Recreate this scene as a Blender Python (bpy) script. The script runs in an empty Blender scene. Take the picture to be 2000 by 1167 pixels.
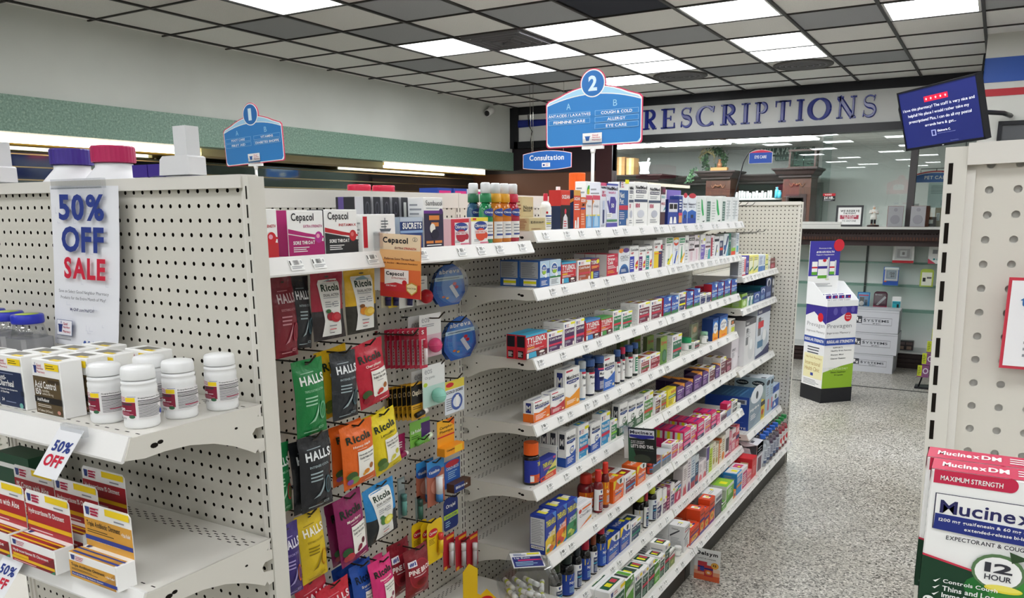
import bpy,math,random
from mathutils import Vector,Matrix
S = bpy.context.scene
COL = S.collection
H = 1.70                                   # camera height above the floor
# ---------------------------------------------------------------- camera
cam = bpy.data.cameras.new('camera')
cam.sensor_width = 36.0
cam.lens = 1583.66 / 2000 * 36.0
cam.shift_y = 157.0 / 2000
cam.clip_start = 0.05
co = bpy.data.objects.new('camera',cam)
COL.objects.link(co)
yw,pt,rl = math.radians(30.563),math.radians(-11.685),math.radians(-0.2644)
fw = Vector((-math.sin(yw) * math.cos(pt),math.cos(yw) * math.cos(pt),math.sin(pt)))
ri = Vector((math.cos(yw),math.sin(yw),0))
up = ri.cross(fw)
r2 = math.cos(rl) * ri + math.sin(rl) * up
u2 = -math.sin(rl) * ri + math.cos(rl) * up
co.matrix_world = Matrix(((r2.x,u2.x,-fw.x,0),(r2.y,u2.y,-fw.y,0),(r2.z,u2.z,-fw.z,H),(0,0,0,1)))
S.camera = co
# ---------------------------------------------------------------- world, exposure
wd = bpy.data.worlds.new('world')
S.world = wd
wd.use_nodes = True
wd.node_tree.nodes['Background'].inputs[0].default_value = (0.8,0.9,1,1)
wd.node_tree.nodes['Background'].inputs[1].default_value = 0.05
S.view_settings.view_transform = 'Standard'
S.view_settings.look = 'None'
S.view_settings.exposure = 1.0
S.view_settings.gamma = 1.0
S.view_settings.use_curve_mapping = False
S.cycles.max_bounces = 7
S.cycles.diffuse_bounces = 4
S.cycles.glossy_bounces = 3
S.cycles.transmission_bounces = 4
S.cycles.transparent_max_bounces = 12
S.cycles.caustics_reflective = False
S.cycles.caustics_refractive = False
S.cycles.sample_clamp_indirect = 4.0
S.cycles.use_denoising = True
PANEL_POWER = 7.6                            # emission strength of one lit ceiling panel
TUBE_POWER = 5.0
# ---------------------------------------------------------------- materials
def lin(h):
 h = h.lstrip('#')
 if len(h) == 3:
  h = ''.join(c * 2 for c in h)
 o = []
 for i in (0,2,4):
  c = int(h[i:i + 2],16) / 255
  o.append(c / 12.92 if c <= 0.04045 else ((c + 0.055) / 1.055) ** 2.4)
 return (o[0],o[1],o[2],1)
NAMED = dict(w='#f1f1ef',k='#15151a',navy='#1d2a63',blue='#2450a8',red='#c8202f',maroon='#7c1f33',pur='#4b2757',
             green='#1f7a4a',dkg='#1d4a36',lime='#9cc43a',yel='#f2d21f',tag='#e9e312',org='#e8641c',cyan='#2c97c8',pink='#e0357c',
             lpink='#e9a3b8',grey='#9a9ca0',lgrey='#d0d2d4',tan='#d2c39a',brn='#8a4a2a',teal='#1f8f8f',cream='#efe8cf',
             sky='#a9cfe6',mint='#9fd8c8',olive='#9a8d4a',steel='#6f7f95',fine='#8c8f96',gold='#d9a32a',amber='#b5561c')
_M = {}
def mt(c,rough=0.45,metal=0.0,spec=0.4,emit=0.0):
 key = (c,rough,metal,spec,emit)
 if key in _M:
  return _M[key]
 m = bpy.data.materials.new('finish_' + str(len(_M)))
 m.use_nodes = True
 b = m.node_tree.nodes['Principled BSDF']
 rgb = lin(NAMED.get(c,c))
 b.inputs['Base Color'].default_value = rgb
 b.inputs['Roughness'].default_value = rough
 b.inputs['Metallic'].default_value = metal
 b.inputs['Specular IOR Level'].default_value = spec
 if emit:
  b.inputs['Emission Color'].default_value = rgb
  b.inputs['Emission Strength'].default_value = emit
 m.diffuse_color = rgb
 _M[key] = m
 return m
def nodes(name):
 m = bpy.data.materials.new(name)
 m.use_nodes = True
 nt = m.node_tree
 return m,nt,nt.nodes['Principled BSDF']
def link(nt,a,b):
 nt.links.new(a,b)
def tex_coord(nt,kind='Object'):
 return nt.nodes.new('ShaderNodeTexCoord').outputs[kind]
def noise(nt,vec,scale,detail=2,rough=0.5):
 n = nt.nodes.new('ShaderNodeTexNoise')
 n.inputs['Scale'].default_value = scale
 n.inputs['Detail'].default_value = detail
 n.inputs['Roughness'].default_value = rough
 link(nt,vec,n.inputs['Vector'])
 return n.outputs['Fac']
def ramp(nt,fac,stops,constant=False):
 r = nt.nodes.new('ShaderNodeValToRGB')
 el = r.color_ramp.elements
 while len(el) < len(stops):
  el.new(0.5)
 for e,(p,c) in zip(el,stops):
  e.position = p
  e.color = lin(c)
 if constant:
  r.color_ramp.interpolation = 'CONSTANT'
 link(nt,fac,r.inputs['Fac'])
 return r.outputs['Color']
def bump(nt,fac,b,strength=0.2,dist=0.002):
 n = nt.nodes.new('ShaderNodeBump')
 n.inputs['Strength'].default_value = strength
 n.inputs['Distance'].default_value = dist
 link(nt,fac,n.inputs['Height'])
 link(nt,n.outputs['Normal'],b.inputs['Normal'])
def mth(nt,op,a,b=None):
 n = nt.nodes.new('ShaderNodeMath')
 n.operation = op
 for i,v in enumerate((a,b)):
  if v is None:
   continue
  if isinstance(v,(int,float)):
   n.inputs[i].default_value = v
  else:
   link(nt,v,n.inputs[i])
 return n.outputs[0]
# terrazzo floor
m,nt,b = nodes('terrazzo')
tc = tex_coord(nt)
v = nt.nodes.new('ShaderNodeTexVoronoi')
v.inputs['Scale'].default_value = 130
link(nt,tc,v.inputs['Vector'])
sp = nt.nodes.new('ShaderNodeSeparateColor')
link(nt,v.outputs['Color'],sp.inputs[0])
c1 = ramp(nt,sp.outputs[0],[(0,'#4e4b46'),(0.15,'#8e8b84'),(0.36,'#adaaa3'),(0.68,'#c2bfb7'),(0.9,'#dcdad4')],True)
n1 = ramp(nt,noise(nt,tc,1.1,3),[(0.3,'#dcd9d2'),(0.7,'#ffffff')])
mx = nt.nodes.new('ShaderNodeMix')
mx.data_type = 'RGBA'
mx.blend_type = 'MULTIPLY'
mx.inputs[0].default_value = 1
link(nt,c1,mx.inputs[6])
link(nt,n1,mx.inputs[7])
link(nt,mx.outputs[2],b.inputs['Base Color'])
b.inputs['Roughness'].default_value = 0.33
b.inputs['Specular IOR Level'].default_value = 0.35
TERRAZZO = m
# speckled green laminate of the soffit band
m,nt,b = nodes('green_laminate')
tc = tex_coord(nt)
f = noise(nt,tc,70,3,0.7)
link(nt,ramp(nt,f,[(0.3,'#4d6a5c'),(0.44,'#6c8b7b'),(0.58,'#7b9a88'),(0.7,'#a3b8a6')]),b.inputs['Base Color'])
b.inputs['Roughness'].default_value = 0.4
LAMINATE = m
# painted wall
m,nt,b = nodes('wall_paint')
tc = tex_coord(nt)
link(nt,ramp(nt,noise(nt,tc,1.5,3),[(0.3,'#c9ccc6'),(0.7,'#d3d6d0')]),b.inputs['Base Color'])
b.inputs['Roughness'].default_value = 0.7
bump(nt,noise(nt,tc,160,2),b,0.12)
WALL = m
# ceiling tiles: pale and stained grey
def tile_mat(name,a,c):
 m,nt,b = nodes(name)
 tc = tex_coord(nt)
 link(nt,ramp(nt,noise(nt,tc,220,2,0.6),[(0.35,a),(0.6,c)]),b.inputs['Base Color'])
 b.inputs['Roughness'].default_value = 0.85
 b.inputs['Specular IOR Level'].default_value = 0.1
 return m
TILE = tile_mat('ceiling_tile','#dddcd9','#efeeeb')
TILE_GREY = tile_mat('ceiling_tile_grey','#9fa1a4','#abadb0')
TILE_BLACK = tile_mat('ceiling_tile_black','#3a3c44','#43454d')
# dark stained wood
m,nt,b = nodes('dark_wood')
tc = tex_coord(nt)
mp = nt.nodes.new('ShaderNodeMapping')
mp.inputs['Scale'].default_value = (30,30,2.5)
link(nt,tc,mp.inputs['Vector'])
link(nt,ramp(nt,noise(nt,mp.outputs[0],3,4,0.6),[(0.3,'#2e1710'),(0.55,'#4a2619'),(0.75,'#5e3322')]),b.inputs['Base Color'])
b.inputs['Roughness'].default_value = 0.4
WOOD = m
DARKWOOD = mt('#2b1a19',0.45)
BLACK = mt('#15161c',0.35)
# pegboard: round holes are cut right through
def peg(name,colour,pitch,r,rough=0.42):
 m,nt,b = nodes(name)
 tc = tex_coord(nt)
 s = nt.nodes.new('ShaderNodeSeparateXYZ')
 link(nt,tc,s.inputs[0])
 d = []
 for k in (0,2):
  f = mth(nt,'SUBTRACT',mth(nt,'FRACT',mth(nt,'DIVIDE',s.outputs[k],pitch)),0.5)
  d.append(mth(nt,'MULTIPLY',f,f))
 hole = mth(nt,'LESS_THAN',mth(nt,'ADD',d[0],d[1]),(r / pitch) ** 2)
 b.inputs['Base Color'].default_value = lin(colour)
 b.inputs['Roughness'].default_value = rough
 bump(nt,noise(nt,tc,300,2),b,0.08,0.001)
 t = nt.nodes.new('ShaderNodeBsdfTransparent')
 x = nt.nodes.new('ShaderNodeMixShader')
 link(nt,hole,x.inputs[0])
 link(nt,b.outputs[0],x.inputs[1])
 link(nt,t.outputs[0],x.inputs[2])
 link(nt,x.outputs[0],nt.nodes['Material Output'].inputs['Surface'])
 return m
PEG = peg('pegboard','#cfccc2',0.0254,0.0037)
PEG_WIDE = peg('pegboard_wide_hole','#d3cfc5',0.0254,0.0039)
STEEL = mt('#d6d3ca',0.38)                   # cream powder-coated steel of the fixtures
STEEL2 = mt('#dad7d0',0.36)
RAIL = mt('#e9e8e6',0.25)
SLOT = mt('#1c1814',0.8,0,0.1)
WIRE = mt('#3a342c',0.4,0.6)
CHROME = mt('#c9c6bd',0.2,1.0)
def clear(name,tint,gloss=0.1,rough=0.03):
 m,nt,b = nodes(name)
 t = nt.nodes.new('ShaderNodeBsdfTransparent')
 t.inputs[0].default_value = lin(tint)
 g = nt.nodes.new('ShaderNodeBsdfGlossy')
 g.inputs['Roughness'].default_value = rough
 x = nt.nodes.new('ShaderNodeMixShader')
 x.inputs[0].default_value = gloss
 link(nt,t.outputs[0],x.inputs[1])
 link(nt,g.outputs[0],x.inputs[2])
 link(nt,x.outputs[0],nt.nodes['Material Output'].inputs['Surface'])
 return m
GLASS = clear('window_glass','#f2f7f6',0.07,0.0)
GLASS2 = clear('shelf_glass','#d5e8e2',0.12)
FROST = clear('frosted_plastic','#e6e8ee',0.4,0.5)
PLASTIC = clear('clear_plastic','#f4f5f6',0.12,0.08)
MIRROR = mt('#8d9994',0.06,1.0)
# crinkled foil pouches
_F = {}
def foil(c,rough=0.3):
 if c in _F:
  return _F[c]
 m,nt,b = nodes('pouch_film_' + str(len(_F)))
 b.inputs['Base Color'].default_value = lin(NAMED.get(c,c))
 b.inputs['Roughness'].default_value = rough
 tc = tex_coord(nt)
 bump(nt,noise(nt,tc,26,3,0.5),b,0.55,0.012)
 _F[c] = m
 return m
# ---------------------------------------------------------------- glyphs (the built-in typeface, one outline per character)
_G = {}
def glyph(ch,bold):
 k = (ch,bold)
 if k in _G:
  return _G[k]
 cu = bpy.data.curves.new('g','FONT')
 cu.body = ch
 cu.resolution_u = 3
 cu.offset = {0: 0.0,1: 0.018,2: 0.035}[bold]
 o = bpy.data.objects.new('g',cu)
 COL.objects.link(o)
 me = o.to_mesh()
 vs = [(v.co.x,v.co.y) for v in me.vertices]
 fs = [tuple(p.vertices) for p in me.polygons]
 o.to_mesh_clear()
 bpy.data.objects.remove(o)
 bpy.data.curves.remove(cu)
 x0 = min((v[0] for v in vs),default=0)
 x1 = max((v[0] for v in vs),default=0.25)
 vs = [(a - x0,c) for a,c in vs]
 _G[k] = (vs,fs,x1 - x0)
 return _G[k]
def text_geo(s,bold=1):
 """Vertices (unit box 0..1 in both directions) and faces of one line of lettering, and its natural aspect."""
 V,F,x = [],[],0.0
 for ch in s:
  if ch == ' ':
   x += 0.28
   continue
  vs,fs,w = glyph(ch,bold)
  o = len(V)
  V += [(a + x,c) for a,c in vs]
  F += [tuple(i + o for i in f) for f in fs]
  x += w + 0.075
 xs = [a for a,c in V]
 ys = [c for a,c in V]
 ax,bx,ay,by = min(xs),max(xs),min(ys),max(ys)
 if by - ay < 1e-6:
  by = ay + 0.1
 return [((a - ax) / (bx - ax),(c - ay) / (by - ay)) for a,c in V],F,(bx - ax) / (by - ay)
# ---------------------------------------------------------------- mesh builder
class MB:
 def __init__(self):
  self.v,self.f,self.m,self.s,self.mats = [],[],[],[],[]
 def mi(self,mat):
  if mat not in self.mats:
   self.mats.append(mat)
  return self.mats.index(mat)
 def add(self,vs,fs,mat,smooth=False):
  o = len(self.v)
  k = self.mi(mat)
  self.v += [tuple(p) for p in vs]
  for f in fs:
   self.f.append(tuple(i + o for i in f))
   self.m.append(k)
   self.s.append(smooth)
  return self
 def box(self,a,b,mat):
  (x0,y0,z0),(x1,y1,z1) = a,b
  return self.add([(x0,y0,z0),(x1,y0,z0),(x1,y1,z0),(x0,y1,z0),(x0,y0,z1),(x1,y0,z1),(x1,y1,z1),(x0,y1,z1)],
      [(0,3,2,1),(4,5,6,7),(0,1,5,4),(1,2,6,5),(2,3,7,6),(3,0,4,7)],mat)
 def prism(self,pts,fn,d0,d1,mat,side=None):
  """pts: 2-D outline counter-clockwise; fn(u, v, d) -> xyz; extruded from d0 (front) to d1 (back)."""
  n = len(pts)
  self.add([fn(u,v,d0) for u,v in pts],[tuple(range(n))],mat)
  self.add([fn(u,v,d1) for u,v in pts],[tuple(reversed(range(n)))],side or mat)
  q = [fn(u,v,d0) for u,v in pts] + [fn(u,v,d1) for u,v in pts]
  return self.add(q,[(i,i + n,(i + 1) % n + n,(i + 1) % n) for i in range(n)],side or mat)
 def lathe(self,prof,mat,n=20,c=(0,0),smooth=True,sx=1.0,sy=1.0):
  vs,fs = [],[]
  for r,z in prof:
   for k in range(n):
    t = 2 * math.pi * k / n
    vs.append((c[0] + sx * r * math.cos(t),c[1] + sy * r * math.sin(t),z))
  for i in range(len(prof) - 1):
   for k in range(n):
    a,b = i * n + k,i * n + (k + 1) % n
    fs.append((a,b,b + n,a + n))
  fs.append(tuple(reversed(range(n))))
  fs.append(tuple(range((len(prof) - 1) * n,len(prof) * n)))
  return self.add(vs,fs,mat,smooth)
 def tube(self,path,r,mat,n=6):
  P = [Vector(p) for p in path]
  vs,fs = [],[]
  ref = Vector((0,0,1))
  for i,p in enumerate(P):
   d = (P[min(i + 1,len(P) - 1)] - P[max(i - 1,0)]).normalized()
   if abs(d.dot(ref)) > 0.95:
    ref = Vector((1,0,0))
   a = d.cross(ref).normalized()
   b = a.cross(d)
   rr = r[i] if isinstance(r,(list,tuple)) else r
   for k in range(n):
    t = 2 * math.pi * k / n
    vs.append(p + rr * (math.cos(t) * a + math.sin(t) * b))
  for i in range(len(P) - 1):
   for k in range(n):
    q,w = i * n + k,i * n + (k + 1) % n
    fs.append((q,w,w + n,q + n))
  fs.append(tuple(reversed(range(n))))
  fs.append(tuple(range((len(P) - 1) * n,len(P) * n)))
  return self.add(vs,fs,mat,True)
 def sphere(self,c,r,mat,n=12,sz=1.0):
  prof = [(max(1e-4,r * math.sin(math.pi * i / n)),c[2] - sz * r * math.cos(math.pi * i / n)) for i in range(n + 1)]
  return self.lathe(prof,mat,n * 2,(c[0],c[1]))
 def mesh(self,name):
  me = bpy.data.meshes.new(name)
  me.from_pydata(self.v,[],self.f)
  for m in self.mats:
   me.materials.append(m)
  me.polygons.foreach_set('material_index',self.m)
  me.polygons.foreach_set('use_smooth',self.s)
  me.update()
  return me
 def obj(self,name,parent=None,loc=(0,0,0),rz=0.0):
  return put(name,self.mesh(name),parent,loc,rz)
def put(name,me,parent=None,loc=(0,0,0),rz=0.0):
 o = bpy.data.objects.new(name,me)
 COL.objects.link(o)
 o.location = loc
 o.rotation_euler = (0,0,rz)
 if parent:
  o.parent = parent
 return o
def tag(o,label,cat,group=None):
 o['label'] = label
 o['category'] = cat
 if group:
  o['group'] = group
 return o
def thing(name,label,cat,loc=(0,0,0),rz=0.0,group=None):
 o = bpy.data.objects.new(name,None)
 COL.objects.link(o)
 o.empty_display_size = 0.05
 o.location = loc
 o.rotation_euler = (0,0,rz)
 return tag(o,label,cat,group)
def struct(mb,name,loc=(0,0,0),parent=None):
 o = mb.obj(name,parent,loc)
 if not parent:
  o['kind'] = 'structure'
 return o
def dup(root,loc,rz,label,group=None):
 r = root.copy()
 COL.objects.link(r)
 r.location = loc
 r.rotation_euler = (0,0,rz)
 r['label'] = label
 if group:
  r['group'] = group
 for ch in list(root.children):
  c = ch.copy()
  COL.objects.link(c)
  c.parent = r
  for g in list(ch.children):
   d = g.copy()
   COL.objects.link(d)
   d.parent = c
 return r
# ---------------------------------------------------------------- printed artwork on a surface sf(u, v, lift)
def R(x0,y0,x1,y1,c): return ('r',x0,y0,x1,y1,c)
def T(s,x0,y0,x1,y1,c='k',b=1): return ('t',s,x0,y0,x1,y1,c,b)
def E(x,y,rx,ry,c): return ('e',x,y,rx,ry,c)
def G(pts,c): return ('g',pts,c)
def L(x0,y0,x1,y1,n,c='fine'): return ('l',x0,y0,x1,y1,n,c)
def art(mb,sf,els,nu=1,nv=1,lift=0.0003,step=0.00012,mfn=None,rough=0.45):
 mf = mfn or (lambda c: mt(c,rough))
 h = lift
 for e in els:
  h += step
  k = e[0]
  if k == 'r':
   _,x0,y0,x1,y1,c = e
   a = max(1,round(nu * (x1 - x0)))
   b = max(1,round(nv * (y1 - y0)))
   vs = [sf(x0 + (x1 - x0) * i / a,y0 + (y1 - y0) * j / b,h) for j in range(b + 1) for i in range(a + 1)]
   mb.add(vs,[(j * (a + 1) + i,j * (a + 1) + i + 1,(j + 1) * (a + 1) + i + 1,(j + 1) * (a + 1) + i) for j in range(b) for i in range(a)],mf(c),nu > 1)
  elif k == 't':
   _,s,x0,y0,x1,y1,c,b = e
   V,F,_a = text_geo(s,b)
   mb.add([sf(x0 + (x1 - x0) * u,y0 + (y1 - y0) * v,h + 0.0002) for u,v in V],F,mf(c))
  elif k == 'e':
   _,x,y,rx,ry,c = e
   n = 20
   rings = 3 if nu > 1 else 1
   vs = [sf(x,y,h)]
   fs = []
   for q in range(1,rings + 1):
    for i in range(n):
     t = 2 * math.pi * i / n
     vs.append(sf(x + rx * q / rings * math.cos(t),y + ry * q / rings * math.sin(t),h))
   for i in range(n):
    fs.append((0,1 + i,1 + (i + 1) % n))
    for q in range(rings - 1):
     a,b = 1 + q * n + i,1 + q * n + (i + 1) % n
     fs.append((a,a + n,b + n,b))
   mb.add(vs,fs,mf(c),nu > 1)
  elif k == 'g':
   _,pts,c = e
   if nv <= 1:
    mb.add([sf(u,v,h) for u,v in pts],[tuple(range(len(pts)))],mf(c))
    continue
   y0,y1 = min(p[1] for p in pts),max(p[1] for p in pts)
   b = max(2,round(nv * (y1 - y0)))
   a = max(1,round(nu * (max(p[0] for p in pts) - min(p[0] for p in pts))))
   vs = []
   for j in range(b + 1):
    v = y0 + (y1 - y0) * min(max(j / b,1e-4),1 - 1e-4)
    xs = []
    for (px,py),(qx,qy) in zip(pts,pts[1:] + pts[:1]):
     if (py - v) * (qy - v) < 0:
      xs.append(px + (qx - px) * (v - py) / (qy - py))
    vs += [sf(min(xs) + (max(xs) - min(xs)) * i / a,v,h) for i in range(a + 1)]
   mb.add(vs,[(j * (a + 1) + i,j * (a + 1) + i + 1,(j + 1) * (a + 1) + i + 1,(j + 1) * (a + 1) + i) for j in range(b) for i in range(a)],mf(c),True)
  elif k == 'l':
   _,x0,y0,x1,y1,n,c = e
   rnd = random.Random(int(x0 * 1000 + y0 * 77 + n))
   dv = (y1 - y0) / n
   for i in range(n):
    xe = x1 - (x1 - x0) * (rnd.random() * 0.35)
    ya = y0 + dv * (i + 0.25)
    a = max(1,round(nu * (xe - x0)))
    vs = [sf(x0 + (xe - x0) * p / a,ya + q * dv * 0.4,h) for q in (0,1) for p in range(a + 1)]
    mb.add(vs,[(p,p + 1,p + a + 2,p + a + 1) for p in range(a)],mf(c))
def plane_sf(o,u,v):
 """A flat rectangle: origin, full width vector, full height vector; lift goes along u x v."""
 o,u,v = Vector(o),Vector(u),Vector(v)
 n = u.cross(v).normalized()
 return lambda a,b,h: o + a * u + b * v + h * n
def cyl_sf(r,z0,z1,a0,a1):
 """A strip round a bottle, seen from -y; a0..a1 in degrees, 0 is the front."""
 def f(u,v,h):
  t = math.radians(a0 + (a1 - a0) * u)
  return Vector(((r + h) * math.sin(t),-(r + h) * math.cos(t),z0 + (z1 - z0) * v))
 return f
# ================================================================ ceiling and its lights
CZ = H + 1.345
GX,GY,PX,PY = -5.024,3.78,0.599,0.608
LIT = [(1,0),(1,3),(2,4),(1,5),(3,3),(3,5),(3,6),(2,7),(5,3),(5,5),(5,6),(7,4),
       (1,-4),(3,-1),(3,-4),(5,0),(5,-3),(7,1),(7,-2),(9,3),(9,0),(9,-4),(11,2),(11,6),(12,-2),(14,1),(14,5),(16,-2)]
GREY = {(0,1),(2,1),(1,2),(3,2),(0,4),(1,6),(0,7),(4,4),(6,4),(6,7),(8,4),(4,7),(8,7),(6,1)}
LIT += [(i + (j // 3) % 2,j) for j in (-7,-10,-13,-16,-19,-22) for i in (1,4,7,10,13,16)]
X0,X1,Y0,Y1 = -5.72,7.0,-12.0,9.70
cl = MB()
gr = MB()
for i in range(-2,20):
 for j in range(-27,10):
  a,b = max(GX + i * PX,X0),min(GX + (i + 1) * PX,X1)
  c,d = max(GY + j * PY,Y0),min(GY + (j + 1) * PY,Y1)
  if b - a < 0.02 or d - c < 0.02 or (i,j) in LIT:
   continue
  mat = TILE_GREY if (i,j) in GREY else TILE_BLACK if (i,j) == (4,2) else TILE
  cl.add([(a,c,CZ),(b,c,CZ),(b,d,CZ),(a,d,CZ)],[(3,2,1,0)],mat)
cl.add([(X0,Y0,CZ + 0.12),(X1,Y0,CZ + 0.12),(X1,Y1,CZ + 0.12),(X0,Y1,CZ + 0.12)],[(3,2,1,0)],TILE)
struct(cl,'ceiling')
GRID = mt('#33312f',0.5)
for i in range(-1,21):
 x = GX + i * PX
 if X0 < x < X1:
  gr.box((x - 0.011,Y0,CZ - 0.012),(x + 0.011,Y1,CZ + 0.004),GRID)
for j in range(-26,10):
 y = GY + j * PY
 if Y0 < y < Y1:
  gr.box((X0,y - 0.007,CZ - 0.010),(X1,y + 0.007,CZ + 0.003),GRID)
struct(gr,'trim_1')
DIFF = mt('#fbfdff',0.6,0,0.2,PANEL_POWER)
FRM = mt('#d8d8d6',0.5)
f = MB()
hx,hy = PX / 2 - 0.014,PY / 2 - 0.012
for a in ((-1,0),(1,0),(0,-1),(0,1)):
 x,y = a[0] * (hx - 0.008),a[1] * (hy - 0.008)
 f.box((x - (0.008 if a[0] else hx),y - (0.008 if a[1] else hy),0.004),(x + (0.008 if a[0] else hx),y + (0.008 if a[1] else hy),0.03),FRM)
fm = f.mesh('light_frame')
dm = MB().box((-hx + 0.016,-hy + 0.016,0.008),(hx - 0.016,hy - 0.016,0.02),DIFF).mesh('light_diffuser')
ORD = ['zeroth','first','second','third','fourth','fifth','sixth','seventh','eighth','ninth','tenth','eleventh','twelfth','thirteenth',
       'fourteenth','fifteenth','sixteenth','seventeenth','eighteenth','nineteenth','twentieth']
ORD += ['twenty-' + q for q in ORD[1:10]] + ['thirtieth'] + ['thirty-' + q for q in ORD[1:10]]
for i,j in LIT:
 t = thing('ceiling_light','lit ceiling panel, %s bay out from the white wall, %s row from the lettered board' % (ORD[i + 2],ORD[10 - j]),
              'ceiling light',(GX + (i + 0.5) * PX,GY + (j + 0.5) * PY,CZ - 0.012),0,'lit ceiling panels')
 put('frame',fm,t)
 put('diffuser',dm,t)
VENT = mt('#77767a',0.6)
for (i,j),lb in (((3,7),'round grey ceiling speaker grille beyond the double lit panel above the aisle two sign'),
                   ((5,7),'round grey ceiling speaker grille beyond the paired lit panels over the lettered board')):
 t = thing('ceiling_speaker',lb,'speaker',(GX + (i + 0.5) * PX,GY + (j + 0.5) * PY,CZ - 0.012),0,'round ceiling grilles')
 a = MB().lathe([(0.27,0.009),(0.27,-0.002),(0.255,-0.008),(0.245,-0.002)],mt('#5c5a58',0.6),40)
 a.obj('rim',t)
 g = MB()
 for q in range(9):
  r = 0.245 - q * 0.027
  g.lathe([(r,0.004),(r,-0.003 - 0.001 * q),(r - 0.018,-0.004 - 0.001 * q),(r - 0.02,0.004)],VENT if q % 2 else mt('#5f5e60',0.6),36)
 g.obj('grille',t)
t = thing('ceiling_vent','square grey air diffuser with crossed louvres between two lit ceiling panels','vent',(GX + 2.5 * PX,GY + 3.5 * PY,CZ - 0.012))
fr = MB()
lv = MB()
for q in range(4):
 s = 0.26 - q * 0.06
 for a in ((-1,0),(1,0),(0,-1),(0,1)):
  x,y = a[0] * s,a[1] * s
  (fr if q == 0 else lv).box((x - (0.006 if a[0] else s),y - (0.006 if a[1] else s),-0.012 - 0.003 * q),(x + (0.006 if a[0] else s),y + (0.006 if a[1] else s),0.012),VENT)
for k in (-1,1):
 lv.add([(-0.26,-0.26 * k - 0.008,-0.01),(0.26,0.26 * k - 0.008,-0.01),(0.26,0.26 * k + 0.008,-0.01),(-0.26,-0.26 * k + 0.008,-0.01)],[(0,1,2,3)],mt('#55545a',0.6))
fr.obj('frame',t)
lv.obj('louvre',t)
# ================================================================ floor and walls
struct(MB().box((-7.2,-12.2,-0.12),(7.2,15.0,0),TERRAZZO),'floor')
struct(MB().box((-7.0,8.46,0.0),(7.0,8.485,0.004),mt('#4a4a48',0.5)),'trim_2')
w = MB()
w.box((-5.85,-12.0,H + 0.77),(-5.72,9.72,CZ + 0.1),WALL)
w.box((-6.45,-12.0,H + 0.60),(-5.85,9.72,H + 0.86),mt('#c9c2b0',0.7))
struct(w,'wall_left')
struct(MB().box((-5.86,-12.0,H + 0.535),(-5.70,9.72,H + 0.772),LAMINATE),'trim_3')
w = MB()
w.box((-6.6,-12.0,0),(-6.35,9.72,H + 0.62),mt('#6f7874',0.5))
struct(w,'wall_left_recess')
w = MB()
for k in range(24):
 z = 0.18 + k * 0.0935
 w.box((-6.35,-12.0,z),(-6.338,9.70,z + 0.082),MIRROR)
 w.box((-6.35,-12.0,z + 0.083),(-6.33,9.70,z + 0.0925),mt('#b9a47c',0.3,0.8))
struct(w,'wall_left_slatwall')
struct(MB().box((-7.2,-12.15,0),(7.2,-12.0,CZ + 0.1),WALL),'wall_front')
w = MB()
w.box((7.0,-12.0,0),(7.15,15.0,CZ + 0.1),WALL)
w.box((6.985,-12.0,H + 0.98),(7.0,9.7,H + 1.164),mt('#2b4fa3',0.5))
w.box((6.985,-12.0,H + 0.876),(7.0,9.7,H + 0.93),mt('red',0.5))
struct(w,'wall_right')
# strip lights under the green band
for a,b,on,lb in ((1.6,3.9,1,'glowing strip light under the green band, behind the purple-capped bottle'),(3.9,4.85,1,'glowing strip light under the green band, ending behind the white plastic upright'),
                     (4.87,7.33,0,'unlit cream strip light under the green band, behind the aisle one sign'),(7.35,9.45,1,'glowing strip light under the green band by the consultation sign')):
 t = thing('strip_light',lb,'light',(-6.08,(a + b) / 2,H + 0.535),0,'strip lights under the green band')
 h = (b - a) / 2
 m = MB()
 m.box((-0.09,-h,-0.02),(0.09,h,0.065),mt('#d9cfae',0.5))
 m.box((-0.02,-h,-0.062),(0.105,h,-0.05),mt('#c9962f' if on else '#a8946c',0.4))
 m.obj('housing',t)
 MB().box((0.05,-h + 0.01,-0.05),(0.10,h - 0.01,0.06),mt('#fff6e2',0.5,0,0.2,TUBE_POWER) if on else mt('#cdbf98',0.4)).obj('diffuser',t)
# striped column
c = MB()
c.box((-0.217,7.74,0),(1.4,8.35,CZ),mt('#d6d6d0',0.6))
for z0,z1,k in ((H + 0.98,H + 1.164,'#2b56ad'),(H + 0.876,H + 0.93,'#b8202f')):
 c.box((-0.219,7.735,z0),(1.402,8.36,z1),mt(k,0.45))
struct(c,'column')
t = thing('wall_panel','dark framed grey panel on the column beneath its red stripe','panel',(0.12,7.735,H + 0.55))
m = MB()
for a in ((-0.2,-0.13,0.2,-0.1),(-0.2,0.1,0.2,0.13),(-0.2,-0.1,-0.17,0.1),(0.17,-0.1,0.2,0.1)):
 m.box((a[0],-0.03,a[1]),(a[2],-0.001,a[3]),BLACK)
m.obj('frame',t)
MB().box((-0.17,-0.012,-0.1),(0.17,-0.001,0.1),mt('#5d5f63',0.4)).obj('panel',t)
# ================================================================ back wall: header, counter front, pharmacy room
w = MB()
w.box((-6.6,9.72,H + 0.82),(7.0,9.86,CZ + 0.1),BLACK)
w.box((-6.6,9.72,H + 0.5),(-4.257,9.86,H + 0.82),mt('#221a20',0.5))
w.box((-5.72,9.74,0),(-4.48,9.86,H + 0.5),mt('#6a4636',0.5))
w.box((-6.6,9.74,0),(-5.72,9.86,H + 0.5),mt('#6a4636',0.5))
w.box((-4.48,9.70,0),(-4.257,9.86,H + 0.83),mt('#3d1f22',0.4))
struct(w,'wall_back')
w = MB()
w.box((-5.66,9.68,H + 1.245),(-0.2,9.72,H + 1.335),BLACK)
w.box((-5.66,9.66,H + 0.82),(-0.2,9.72,H + 0.905),BLACK)
w.box((-5.72,9.66,H + 0.82),(-5.6,9.72,H + 1.335),BLACK)
struct(w,'trim_4')
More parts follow.
